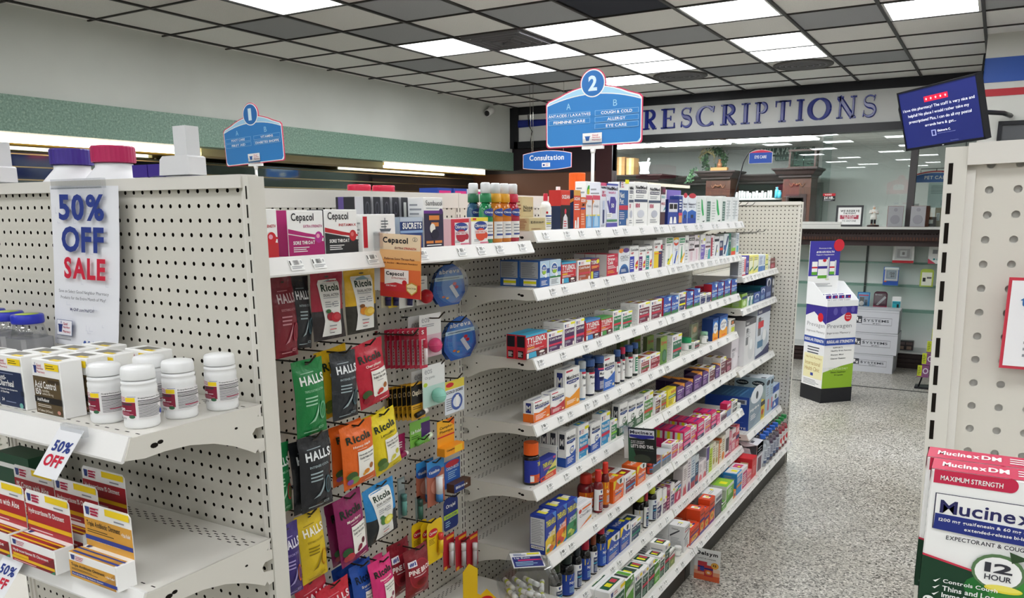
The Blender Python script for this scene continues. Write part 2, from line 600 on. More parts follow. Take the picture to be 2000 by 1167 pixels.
# lettered board: thick and thin strokes, slab feet, chamfered plastic
def ribbon(mb,pts,wid,d,mat,origin,sx,sz):
 """pts in letter units, wid: width at each point; chamfered ridge standing d out of the board (towards -y)."""
 n = len(pts)
 L_,R_ = [],[]
 for i,(x,z) in enumerate(pts):
  ax,az = pts[max(i - 1,0)]
  bx,bz = pts[min(i + 1,n - 1)]
  tx,tz = bx - ax,bz - az
  q = math.hypot(tx,tz) or 1
  nx,nz = -tz / q,tx / q
  L_.append((x + nx * wid[i] / 2,z + nz * wid[i] / 2))
  R_.append((x - nx * wid[i] / 2,z - nz * wid[i] / 2))
 P = lambda p,y: (origin[0] + p[0] * sx,origin[1] - y,origin[2] + p[1] * sz)
 mid = lambda a,b,t: (a[0] + (b[0] - a[0]) * t,a[1] + (b[1] - a[1]) * t)
 vs = []
 for a,b in zip(L_,R_):
  vs += [P(a,0),P(mid(a,b,0.24),d),P(mid(a,b,0.76),d),P(b,0)]
 fs = []
 for i in range(n - 1):
  for k in range(3):
   a = i * 4 + k
   fs.append((a,a + 1,a + 5,a + 4))
 fs.append((0,3,2,1))
 e = (n - 1) * 4
 fs.append((e,e + 1,e + 2,e + 3))
 mb.add(vs,fs,mat)
def serif_letter(ch,mb,mat,o,sx,sz,d=0.022):
 def rb(p,w):
  ribbon(mb,p,[q * 1.3 for q in (w if isinstance(w,list) else [w] * len(p))],d,mat,o,sx,sz)
 def ell(cx,cz,rx,rz,a,b,thin,thick,n=22):
  p,w = [],[]
  for i in range(n + 1):
   t = math.radians(a + (b - a) * i / n)
   p.append((cx + rx * math.cos(t),cz + rz * math.sin(t)))
   w.append(thin + (thick - thin) * abs(math.cos(t)))
  rb(p,w)
 def slab(x0,x1,z,h=0.07):
  rb([(x0,z),(x1,z)],h)
 def stem(x,w=0.2,a=0.0,b=1.0,e=0.12):
  rb([(x,a),(x,b)],w)
  slab(x - w / 2 - e,x + w / 2 + e,a + 0.035)
  slab(x - w / 2 - e,x + w / 2 + e,b - 0.035)
 if ch == 'I':
  stem(0.5,0.42,e=0.29)
 elif ch in 'PR':
  stem(0.26,0.22)
  ell(0.42,0.73,0.36,0.235,-90,90,0.06,0.2)
  slab(0.3,0.46,0.965)
  slab(0.3,0.46,0.495,0.06)
  if ch == 'R':
   rb([(0.42,0.5),(0.62,0.25),(0.84,0.04)],[0.16,0.2,0.2])
   slab(0.72,1.0,0.035)
 elif ch == 'E':
  stem(0.26,0.22)
  slab(0.2,0.9,0.965)
  slab(0.2,0.95,0.035)
  slab(0.3,0.68,0.51,0.06)
  rb([(0.87,0.99),(0.87,0.74)],[0.1,0.04])
  rb([(0.92,0.01),(0.92,0.28)],[0.1,0.04])
  rb([(0.67,0.63),(0.67,0.39)],0.06)
 elif ch == 'S':
  p,w = [],[]
  for i in range(17):
   t = math.radians(35 + 235 * i / 16)
   p.append((0.5 + 0.36 * math.cos(t),0.74 + 0.225 * math.sin(t)))
   w.append(0.07 + 0.14 * max(0,(i - 7) / 9.0))
  for i in range(17):
   t = math.radians(90 - 235 * i / 16)
   p.append((0.5 + 0.4 * math.cos(t),0.27 + 0.235 * math.sin(t)))
   w.append(0.21 - 0.14 * max(0,(i - 3) / 13.0))
  rb(p,w)
  rb([(0.86,0.98),(0.8,0.7)],[0.09,0.04])
  rb([(0.1,0.02),(0.14,0.32)],[0.09,0.04])
 elif ch == 'C':
  ell(0.54,0.5,0.42,0.465,42,318,0.07,0.2,30)
  rb([(0.9,0.97),(0.9,0.66)],[0.1,0.04])
  rb([(0.93,0.03),(0.86,0.2)],[0.04,0.06])
 elif ch == 'T':
  stem(0.5,0.22)
  slab(0.04,0.96,0.965)
  rb([(0.06,0.99),(0.06,0.7)],[0.1,0.04])
  rb([(0.94,0.99),(0.94,0.7)],[0.1,0.04])
 elif ch == 'O':
  ell(0.5,0.5,0.41,0.465,0,360,0.07,0.19,40)
 elif ch == 'N':
  stem(0.2,0.1,e=0.1)
  stem(0.82,0.1,e=0.1)
  rb([(0.12,0.98),(0.82,0.02)],0.2)
SIGNBLUE = mt('#27348f',0.18)
t = thing('prescriptions_sign','long white board with raised blue serif letters reading PRESCRIPTIONS','sign',(0,9.70,H + 0.905))
MB().box((-5.6,-0.012,0.002),(-0.2,0.018,0.338),mt('#d9dad9',0.5)).obj('board',t)
LX = [(-12.08,-3.92),(-3.851,-3.674),(-3.622,-3.437),(-3.38,-3.236),(-3.192,-2.96),(-2.9,-2.709),(-2.657,-2.558),(-2.511,-2.346),
      (-2.283,-2.111),(-2.05,-1.968),(-1.93,-1.689),(-1.637,-1.424),(-1.373,-1.232)]
for ch,(a,b) in zip('PRESCRIPTIONS',LX):
 m = MB()
 serif_letter(ch,m,SIGNBLUE,(0,0,0),b - a,0.228)
 m.obj('letter',t,(a,-0.012,0.062))
m = MB()
m.tube([(-5.50,-0.02,0.33),(-5.49,-0.022,0.2),(-5.44,-0.02,0.12),(-5.46,-0.022,0.02),(-5.47,-0.02,-0.05)],0.006,BLACK)
tag(m.obj('cable',None,(0.06,9.68,H + 0.905)),'thin black cable hanging down the end of the white lettered board','cable')
# counter with carved front, open showcase below
w = MB()
w.box((-4.257,9.50,H - 0.20),(0.6,10.1,H - 0.176),mt('#c9c9c4',0.4))
w.box((-4.257,9.54,H - 0.215),(0.6,9.75,H - 0.20),DARKWOOD)
w.box((-4.257,9.60,H - 0.32),(0.6,9.78,H - 0.215),DARKWOOD)
w.box((-4.257,9.64,H - 0.38),(0.6,9.78,H - 0.32),DARKWOOD)
for k in range(95):
 x = -2.4 + k * 0.03
 w.sphere((x,9.60,H - 0.25),0.011,DARKWOOD,4)
 w.add([(x - 0.013,9.599,H - 0.32),(x + 0.013,9.599,H - 0.32),(x + 0.007,9.592,H - 0.285),(x - 0.007,9.592,H - 0.285)],[(0,1,2,3)],WOOD)
w.box((-4.257,9.72,0),(0.6,9.76,0.165),DARKWOOD)
for z in (0.03,0.075,0.12):
 w.box((-4.257,9.70,z),(0.6,9.73,z + 0.03),DARKWOOD)
w.box((-4.257,9.70,0.165),(0.6,10.1,0.185),mt('#c2c4c2',0.5))
w.box((-4.257,10.05,0.185),(0.6,10.1,H - 0.2),mt('#dfe0de',0.6))
w.box((-1.255,10.03,0.185),(-1.235,10.05,H - 0.38),mt('#4a4a4a',0.5))
w.box((-4.257,9.78,H - 0.38),(0.6,10.05,H - 0.36),mt('#c9c9c4',0.5))
struct(w,'counter_front')
t = None
for k,z in enumerate((H - 0.567,H - 0.815,H - 1.087)):
 g = MB().box((-2.4,9.76,z - 0.008),(0.5,10.05,z),GLASS2)
 tag(g.obj('glass_shelf'),'%s glass shelf from the top in the white showcase under the counter' % ORD[k + 1],'shelf','glass shelves of the showcase')
m = MB()
vs,fs = [],[]
NT,NR = 60,16
for i in range(NT + 1):
 z = 0.62 + 0.68 * i / NT
 for k in range(NR):
  a = 2 * math.pi * k / NR
  r = 0.036 + 0.012 * math.cos(2 * (a - 7.5 * math.pi * i / NT))
  vs.append((r * math.cos(a),r * math.sin(a),z))
for i in range(NT):
 for k in range(NR):
  a,b = i * NR + k,i * NR + (k + 1) % NR
  fs.append((a,b,b + NR,a + NR))
m.add(vs,fs,DARKWOOD,True)
m.lathe([(0.06,0.0),(0.06,0.5),(0.045,0.54),(0.055,0.6),(0.04,0.625)],DARKWOOD,20)
m.lathe([(0.04,1.29),(0.06,1.31),(0.06,1.319)],DARKWOOD,20)
tag(m.obj('twisted_column',None,(-1.735,9.69,0)),'dark wooden column carved in a twist under the counter edge','column')
# window: frame, panes
w = MB()
w.box((-0.862,9.70,H - 0.176),(-0.795,9.80,H + 0.82),mt('#4d4a4c',0.4))
struct(w,'window_frame')
for k,(a,b) in enumerate(((-4.257,-3.83),(-3.826,-1.66),(-1.75,-0.862),(-0.795,0.6))):
 y = 9.765 if k != 2 else 9.735
 struct(MB().box((a,y,H - 0.174),(b,y + 0.006,H + 0.82),GLASS),'window_%d' % (k + 1))
# pharmacy room
w = MB()
PW = mt('#d3d6d2',0.7)
w.box((-5.5,13.0,0),(7.0,13.1,CZ),PW)
w.box((-5.5,9.86,0),(-5.4,13.0,CZ),PW)
struct(w,'wall_pharmacy')
struct(MB().box((-5.5,9.86,H + 0.92),(7.0,13.0,H + 0.97),TILE),'ceiling_pharmacy')
for k,(a,b) in enumerate(((-4.95,-4.25),(-4.2,-3.22),(-3.16,-2.08))):
 t = thing('ceiling_light','long lit panel over the wooden pharmacy hutch, %s from the doorway' % ORD[k + 1],'ceiling light',((a + b) / 2,11.1,H + 0.9),0,'lit panels in the pharmacy room')
 h = (b - a) / 2
 MB().box((-h,-0.3,0.0),(h,0.3,0.02),FRM).obj('frame',t)
 MB().box((-h + 0.02,-0.28,-0.012),(h - 0.02,0.28,0.0),mt('#fbfdff',0.6,0,0.2,PANEL_POWER * 2.4)).obj('diffuser',t)
# ================================================================ things in and on the pharmacy counter
t = thing('pharmacy_hutch','dark carved wooden hutch with cornice and two pilasters behind the glass','cabinet',(0,12.0,0))
m = MB()
def cornice(mb,x0,x1,y0,y1,zb,zt,ov):
 prof = [(0,zb),(0.02,zb + 0.01),(0.02,zb + 0.03),(0.05,zb + 0.05),(0.07,zb + 0.09),(0.10,zt - 0.02),(0.10,zt)]
 for (o,z),(o2,z2) in zip(prof,prof[1:]):
  a,b = o * ov,o2 * ov
  v = [(x0 - a,y0 - a,z),(x1 + a,y0 - a,z),(x1 + a,y1,z),(x0 - a,y1,z),(x0 - b,y0 - b,z2),(x1 + b,y0 - b,z2),(x1 + b,y1,z2),(x0 - b,y1,z2)]
  mb.add(v,[(0,1,5,4),(1,2,6,5),(3,0,4,7),(4,5,6,7),(0,3,2,1)],DARKWOOD)
cornice(m,-5.0,-2.6,0.42,0.95,H + 0.38,H + 0.52,1.0)
cornice(m,-3.80,-3.42,-0.02,0.5,H + 0.44,H + 0.565,1.1)
cornice(m,-2.69,-2.30,-0.02,0.5,H + 0.44,H + 0.575,1.1)
cornice(m,-5.05,-4.4,-0.3,0.5,H + 0.42,H + 0.53,1.0)
m.obj('cornice',t)
for x0,x1 in ((-3.76,-3.4),(-2.66,-2.28)):
 p = MB()
 p.box((x0,0,0),(x1,0.45,H + 0.45),WOOD)
 c = (x0 + x1) / 2
 for a,b,z0,z1 in ((x0 + 0.05,x1 - 0.05,0.5,1.92),(x0 + 0.09,x1 - 0.09,0.55,1.87)):
  p.box((a,-0.012,z0),(b,0,z1),DARKWOOD if b - a > 0.22 else WOOD)
 for s in (-1,1):
  pts = [(c + s * (0.02 + 0.085 * i / 10),-0.012,H + 0.345 + 0.022 * math.sin(i * 0.75)) for i in range(11)]
  p.tube(pts,[0.012 - 0.0007 * i for i in range(11)],mt('#6b4029',0.4))
 p.sphere((c,-0.01,H + 0.35),0.02,mt('#6b4029',0.4),6)
 p.obj('pilaster',t)
m = MB()
m.box((-5.4,0.9,0),(-2.28,0.95,H + 0.4),mt('#8f9693',0.6))
m.box((-5.4,0.10,H + 0.15),(-2.66,0.9,H + 0.175),mt('#b9bcb8',0.5))
m.box((-5.4,0.1,0),(-2.28,0.9,H - 0.25),DARKWOOD)
m.obj('shelf',t)
t = thing('mortar','white ceramic mortar with pestle standing on the dark hutch cornice','mortar',(-4.575,11.62,H + 0.5301),0)
m = MB()
m.lathe([(0.07,0),(0.074,0.02),(0.06,0.05),(0.066,0.1),(0.084,0.155),(0.09,0.172),(0.08,0.172),(0.06,0.11)],mt('w',0.25),28)
T_ = plane_sf((-0.03,-0.069,0.05),(0.06,0,0),(0,-0.002,0.08))
art(m,T_,[T('R',0.05,0.2,0.6,1,'fine'),T('x',0.55,0,1,0.45,'fine')])
m.obj('bowl',t)
MB().tube([(0.0,0,0.1),(0.05,0,0.19),(0.062,0,0.212),(0.07,0,0.225)],[0.014,0.011,0.018,0.012],mt('w',0.25),10).obj('pestle',t)
for k,(x,w_,h) in enumerate(((-5.02,0.14,0.27),(-4.86,0.12,0.25))):
 tag(MB().box((-w_ / 2,0,0),(w_ / 2,0.2,h),mt('#c99b62' if k else '#b98a55',0.6)).box((-0.02,-0.002,0),(0.02,-0.0005,h),mt('#dcbf92',0.5)).obj('cardboard_box',None,(x,11.75,H + 0.5301)),
  'brown cardboard box on the hutch, %s' % ('between the other box and the mortar' if k else 'beside the maroon door post'),'box','cardboard boxes on the hutch')
t = thing('wreath','green ivy wreath with a straw bow on the hutch','wreath',(-3.70,12.17,H + 0.545))
rnd = random.Random(4)
m = MB()
IV = [mt(c,0.5) for c in ('#2f4a33','#3f5f3f','#57784f','#24382a')]
def leaf(mb,c,s,mat):
 d = Vector((rnd.uniform(-1,1),rnd.uniform(-1,0.4),rnd.uniform(-1,1))).normalized()
 e = d.cross(Vector((rnd.uniform(-1,1),1,rnd.uniform(-1,1)))).normalized()
 c = Vector(c)
 mb.add([c,c + d * s * 0.5 + e * s * 0.32,c + d * s,c + d * s * 0.5 - e * s * 0.32],[(0,1,2,3)],mat)
for q in range(420):
 a = rnd.uniform(0,2 * math.pi)
 r = 0.145 + max(-0.05,min(0.05,rnd.gauss(0,0.025)))
 leaf(m,(r * math.cos(a),rnd.gauss(0,0.02),0.18 + r * math.sin(a)),rnd.uniform(0.03,0.06),IV[rnd.randrange(4)])
for q in range(60):
 s = rnd.random()
 leaf(m,(-0.20 - 0.05 * s + rnd.gauss(0,0.015),-0.37 + 0.3 * (1 - min(1,6 * s)) + rnd.gauss(0,0.008),0.06 - 0.2 * s),0.05,IV[rnd.randrange(4)])
m.obj('leaves',t)
b = MB()
for s in (-1,1):
 for q in range(5):
  b.tube([(-0.1,-0.03,0.3),(-0.1 + s * (0.05 + 0.02 * q),-0.05,0.35 - 0.03 * q),(-0.1 + s * 0.1,-0.04,0.30 - 0.04 * q)],0.005,mt('#a89968',0.6))
b.obj('bow',t)
MB().lathe([(0.12,0.0),(0.125,0.01),(0.12,0.02)],mt('#3a3626'),20).obj('hoop',t)
t = thing('apothecary_bottle','small amber stoppered bottle on a wooden block over the hutch pilaster','bottle',(-3.56,11.96,H + 0.5655))
MB().box((-0.12,-0.04,0),(0.12,0.05,0.045),mt('#b07a45',0.5)).obj('block',t)
MB().lathe([(0.035,0.045),(0.036,0.1),(0.018,0.118),(0.018,0.135),(0.024,0.14),(0.02,0.16)],mt('#8a5a3a',0.15),16).obj('flask',t)
rnd = random.Random(9)
xx = -3.36
k = 0
WB = mt('#e6e8e6',0.4)
while xx < -2.78:
 h = rnd.uniform(0.07,0.11)
 d = rnd.uniform(0.017,0.024)
 k += 1
 t = thing('pill_bottle','%s white pill bottle along the hutch shelf between the pilasters' % ORD[k],'bottle',(xx + d,12.13 + rnd.uniform(0,0.03),H + 0.1752),0,'white pill bottles on the hutch')
 MB().lathe([(d,0),(d,h * 0.75),(d * 0.8,h * 0.8)],WB,12).obj('body',t)
 MB().lathe([(d * 0.85,h * 0.8),(d * 0.85,h)],mt('#f2f2f0'),12).obj('cap',t)
 xx += 2 * d + 0.003
 if k >= 13:
  break
for k,(x,h) in enumerate(((-2.75,0.15),(-2.70,0.1))):
 t = thing('bottle','%s turquoise bottle at the end of the hutch shelf' % ('tall' if k == 0 else 'short'),'bottle',(x - 0.01,12.1 - 0.045 * k,H + 0.1752),0,'turquoise bottles on the hutch')
 MB().lathe([(0.028,0),(0.028,h * 0.7),(0.016,h * 0.82),(0.016,h * 0.85)],mt('#3fb3cf',0.3),14).obj('body',t)
 MB().lathe([(0.019,h * 0.85),(0.019,h)],mt('#6fc7dc',0.4),14).obj('cap',t)
t = thing('glass_case','small dark framed glass case on the hutch under the street sign','case',(-2.41,12.05,H + 0.5755))
m = MB()
for x in (-0.18,0.155):
 for y in (-0.1,0.08):
  m.box((x,y,0),(x + 0.025,y + 0.025,0.23),WOOD)
m.box((-0.19,-0.11,0.22),(0.19,0.11,0.245),WOOD)
m.box((-0.19,-0.11,0),(0.19,0.11,0.012),WOOD)
m.obj('frame',t)
MB().box((-0.155,-0.09,0.012),(0.155,-0.086,0.22),GLASS2).obj('pane',t)
m = MB().tube([(0,0,0.012),(0,0,0.19)],0.006,CHROME).tube([(-0.1,0,0.17),(0,0,0.19),(0.1,0,0.17)],0.005,CHROME)
m.lathe([(0.045,0.03),(0.05,0.04),(0.02,0.035)],CHROME,16,(-0.09,0))
m.lathe([(0.045,0.05),(0.05,0.06),(0.02,0.055)],CHROME,16,(0.09,0)).obj('balance_scale',t)
t = thing('street_sign','green street sign reading VILLA PARK ROAD on the pharmacy wall','sign',(-2.83,12.985,H + 0.86))
m = MB()
SG = mt('#1f4a3c',0.35)
m.prism([(-0.37,-0.06),(0.37,-0.06),(0.38,-0.05),(0.38,0.11),(0.36,0.12),(-0.36,0.12),(-0.38,0.1),(-0.38,-0.05)],lambda u,v,d: (u,d,v),-0.012,0.0,SG)
m.prism([(-0.17,-0.13),(0.13,-0.13),(0.15,-0.11),(0.15,-0.061),(-0.19,-0.061),(-0.19,-0.11)],lambda u,v,d: (u,d,v),-0.012,0.0,SG)
m.obj('plate',t)
m = MB()
art(m,plane_sf((-0.38,-0.0125,-0.13),(0.76,0,0),(0,0,0.25)),[T('VILLA PARK',0.04,0.38,0.68,0.86,'#cfe0d6',2),T('ROAD',0.74,0.66,0.95,0.92,'#cfe0d6'),T('VILLA PARK',0.27,0.04,0.67,0.24,'#9fbbae')])
m.obj('lettering',t)
t = thing('sticker','small red and black 24 HR sticker on the pharmacy glass','sticker',(-1.65,9.7335,H + 0.14))
m = MB().box((-0.066,-0.001,-0.042),(0.066,0,0.042),mt('k'))
art(m,plane_sf((-0.066,-0.001,-0.042),(0.132,0,0),(0,0,0.084)),[R(0,0.66,1,1,'red'),T('WARNING',0.15,0.74,0.7,0.93,'w'),T('24 HR.',0.1,0.25,0.92,0.6,'w',2),L(0.1,0.05,0.9,0.2,2,'lgrey')])
m.obj('print',t)
t = thing('framed_notice','black framed notice WE RESERVE THE RIGHT on the counter','notice',(-1.405,9.60,H - 0.1755))
t.rotation_euler = (math.radians(-6),0,math.radians(4))
m = MB()
for a in ((-0.137,0,0.137,0.02),(-0.137,0.206,0.137,0.226),(-0.137,0.02,-0.117,0.206),(0.117,0.02,0.137,0.206)):
 m.box((a[0],-0.012,a[1]),(a[2],0.008,a[3]),BLACK)
m.obj('frame',t)
m = MB().box((-0.117,-0.004,0.02),(0.117,0.004,0.206),mt('w'))
art(m,plane_sf((-0.117,-0.004,0.02),(0.234,0,0),(0,0,0.186)),[T('WE RESERVE',0.1,0.72,0.92,0.85,'k',2),T('THE RIGHT',0.22,0.6,0.78,0.69,'k',2),R(0.1,0.32,0.9,0.55,'#a8324a'),
 T('TO REFUSE',0.18,0.45,0.8,0.53,'w',2),T('SERVICE',0.28,0.34,0.7,0.42,'w',2),T('TO ANYONE',0.2,0.17,0.8,0.26,'k')])
m.obj('print',t)
# figurine of a druggist: one continuous body
t = thing('figurine','small painted figurine of a standing druggist in a white coat','figurine',(-1.16,9.60,H - 0.1755))
MB().lathe([(0.06,0),(0.062,0.012),(0.055,0.02)],DARKWOOD,24).obj('base',t)
def skin_obj(name,joints,edges,mats,parent,sub=2):
 me = bpy.data.meshes.new(name)
 me.from_pydata([j[:3] for j in joints],edges,[])
 for q in mats:
  me.materials.append(q)
 o = put(name,me,parent)
 md = o.modifiers.new('skin','SKIN')
 for v,j in zip(me.skin_vertices[0].data,joints):
  v.radius = (j[3],j[3] * (j[4] if len(j) > 4 else 1))
 me.skin_vertices[0].data[0].use_root = True
 md.use_smooth_shade = True
 ss = o.modifiers.new('sub','SUBSURF')
 ss.levels = ss.render_levels = sub
 return o
J = [(0,0,0.105,0.022,0.8),(0,0,0.135,0.02,0.8),(0,0,0.165,0.025,0.7),(0,0,0.18,0.009),(0,-0.002,0.197,0.014),(0,-0.002,0.21,0.012),
     (-0.013,0,0.098,0.012),(-0.014,-0.004,0.06,0.010),(-0.015,0,0.028,0.008),(-0.016,-0.016,0.024,0.007),
     (0.013,0,0.098,0.012),(0.014,-0.004,0.06,0.010),(0.015,0,0.028,0.008),(0.018,-0.016,0.024,0.007),
     (-0.03,0,0.168,0.009),(-0.036,-0.004,0.14,0.008),(-0.014,-0.028,0.145,0.006),(-0.004,-0.03,0.15,0.006),
     (0.03,0,0.168,0.009),(0.036,-0.004,0.14,0.008),(0.014,-0.028,0.15,0.006),(0.004,-0.03,0.155,0.006)]
ED = [(0,1),(1,2),(2,3),(3,4),(4,5),(0,6),(6,7),(7,8),(8,9),(0,10),(10,11),(11,12),(12,13),(2,14),(14,15),(15,16),(16,17),(2,18),(18,19),(19,20),(20,21)]
skin_obj('body',J,ED,[mt('#d6b093',0.5)],t)
m = MB().lathe([(0.036,0.075),(0.032,0.105),(0.027,0.135),(0.036,0.17),(0.012,0.183)],mt('#dcdcd6',0.5),18,sy=0.8)
m.tube([(-0.03,0,0.172),(-0.039,-0.004,0.14),(-0.016,-0.03,0.147)],[0.013,0.012,0.009],mt('#dcdcd6',0.5),8)
m.tube([(0.03,0,0.172),(0.039,-0.004,0.14),(0.016,-0.03,0.152)],[0.013,0.012,0.009],mt('#dcdcd6',0.5),8)
m.obj('coat',t)
m = MB()
for s in (-1,1):
 m.tube([(s * 0.013,0,0.1),(s * 0.0145,-0.003,0.06),(s * 0.0155,0.0,0.024)],[0.014,0.012,0.011],mt('#1d1c22',0.5),8)
m.obj('trousers',t)
MB().lathe([(0.0145,0.204),(0.0145,0.212),(0.009,0.222),(0.001,0.225)],mt('#c9c9c6',0.6),14,(0,0)).obj('hair',t)
for k,x in enumerate((-0.945,-0.73)):
 t = thing('bookshelf_speaker','grey and wood bookshelf speaker on the counter, %s' % ('beside the figurine' if k == 0 else 'beyond the window post, beside the green binder'),'speaker',(x,9.555,H - 0.1755),0.12 - 0.3 * k,'pair of counter speakers')
 MB().box((-0.075,0.012,0),(0.075,0.14,0.215),mt('#7a4230',0.4)).obj('cabinet',t)
 m = MB().box((-0.072,0,0.003),(0.072,0.012,0.212),mt('#9c9ca0',0.6))
 m.obj('grille',t)
 for z,r in ((0.075,0.047),(0.175,0.018)):
  MB().prism([(r * math.cos(2 * math.pi * q / 24),z + r * math.sin(2 * math.pi * q / 24)) for q in range(24)],lambda u,v,d: (u,d,v),-0.004,0.0,mt('#8a8a90',0.6)).obj('cone',t)
tag(MB().box((-0.24,-0.05,0),(0.24,0.06,0.05),mt('#cfcfca',0.5)).box((-0.235,-0.051,0.02),(0.235,-0.05,0.024),mt('#8d8d8a')).obj('paper_box',None,(-1.72,9.62,H - 0.1755)),'long low white paper box on the counter beside the framed notice','box')
t = thing('pet_care_sign','blue arched PET CARE sign with red edge on a black rail','sign',(-0.62,9.92,H + 0.33))
m = MB()
arc = lambda x0,x1,z,h,n=10: [(x0 + (x1 - x0) * i / n,z + h * (1 - (2.0 * i / n - 1) ** 2)) for i in range(n + 1)]
def arched(mb,w,zb,zt,rise,y0,y1,mat):
 pts = [(w / 2,zt)] and ([(-w / 2,zb),(w / 2,zb)] + list(reversed(arc(-w / 2,w / 2,zt,rise))))
 mb.prism(pts,lambda u,v,d: (u,d,v),y0,y1,mat)
arched(m,0.46,-0.045,0.03,0.045,0,0.006,mt('#d23a4a'))
arched(m,0.46,-0.045,0.018,0.042,-0.001,0,mt('w'))
arched(m,0.46,-0.045,0.012,0.04,-0.002,-0.001,mt('#2d66b3'))
m.obj('panel',t)
m = MB()
art(m,plane_sf((-0.23,-0.0021,-0.045),(0.46,0,0),(0,0,0.1)),[T('PET CARE',0.26,0.32,0.76,0.68,'w',2)])
m.obj('lettering',t)
m = MB().tube([(-0.15,0.003,0.06),(-0.15,0.003,0.095),(0.25,0.003,0.1),(0.25,0.003,0.4),(0.25,0.003,0.55)],0.004,BLACK)
m.tube([(0.0,0.003,0.068),(0.0,0.003,0.098)],0.004,BLACK)
m.obj('rail',t)
# paper clutter and binders behind the end pane
for k,(x,y,w_,d_,h,c,lb) in enumerate(((-0.80,9.95,0.05,0.2,0.24,'#e4e4e0','white upright folder behind the window post'),(-0.70,9.95,0.09,0.2,0.2,'#d8d8d4','stacked white forms standing behind the window post'),
  (-0.57,10.0,0.06,0.22,0.2,'#cbb79a','tan file standing behind the end window pane'),(-0.50,9.96,0.045,0.22,0.19,'#2f7a4f','green binder standing behind the end window pane'),
  (-0.435,9.96,0.05,0.22,0.2,'#3c4347','charcoal binder standing beside the green one'),(-0.64,9.86,0.12,0.1,0.1,'#2e3033','black desk organiser behind the second counter speaker'))):
 m = MB().box((-w_ / 2,0,0),(w_ / 2,d_,h),mt(c,0.5))
 art(m,plane_sf((-w_ / 2,0,0),(w_,0,0),(0,0,h)),[R(0.2,0.3,0.8,0.7,'w' if k > 1 else 'lgrey'),L(0.3,0.35,0.7,0.65,4)])
 tag(m.obj('binder',None,(x,y,H - 0.1755)),lb,'binder')
t = tag(MB().box((-0.13,0,0),(0.13,0.004,0.26),mt('#b9c9c6',0.4)).obj('paper_sheet',None,(-0.55,9.90,H + 0.02)),'pale green printed sheet taped behind the glass under the pet care sign','paper')
m = MB()
art(m,plane_sf((-0.13,-0.0005,0),(0.26,0,0),(0,0,0.26)),[L(0.1,0.55,0.9,0.9,6,'#7d8f8c'),R(0.5,0.08,0.95,0.3,'#8aa0a8')])
m.obj('print',t)
# ---------------------------------------------------------------- goods in the showcase
def blister_pack(lb,cat,loc,w_,h,back,els,dome=None,rz=0.0,round_top=0.0,group='packages in the showcase'):
 t = thing('blister_pack',lb,cat,loc,rz,group)
 m = MB()
 n = 8
 pts = [(-w_ / 2,0),(w_ / 2,0)]
 r = round_top * w_ / 2
 if r > 0:
  pts += [(w_ / 2 - r + r * math.cos(a),h - r + r * math.sin(a)) for a in [math.pi / 2 * i / n for i in range(n + 1)]]
  pts += [(-w_ / 2 + r + r * math.cos(a),h - r + r * math.sin(a)) for a in [math.pi / 2 + math.pi / 2 * i / n for i in range(n + 1)]]
 else:
  pts += [(w_ / 2,h),(-w_ / 2,h)]
 m.prism(pts,lambda u,v,d: (u,d,v),0,0.002,mt(back,0.4))
 art(m,plane_sf((-w_ / 2,0,0),(w_,0,0),(0,0,h)),els)
 m.obj('card',t)
 if dome:
  x0,z0,x1,z1,d = dome
  q = MB()
  q.box((-w_ / 2 + x0 * w_,-d,z0 * h),(-w_ / 2 + x1 * w_,-0.0015,z1 * h),PLASTIC)
  q.obj('dome',t)
 return t
Z1,Z2,Z3,Z4 = H - 0.567,H - 0.815,H - 1.087,0.185
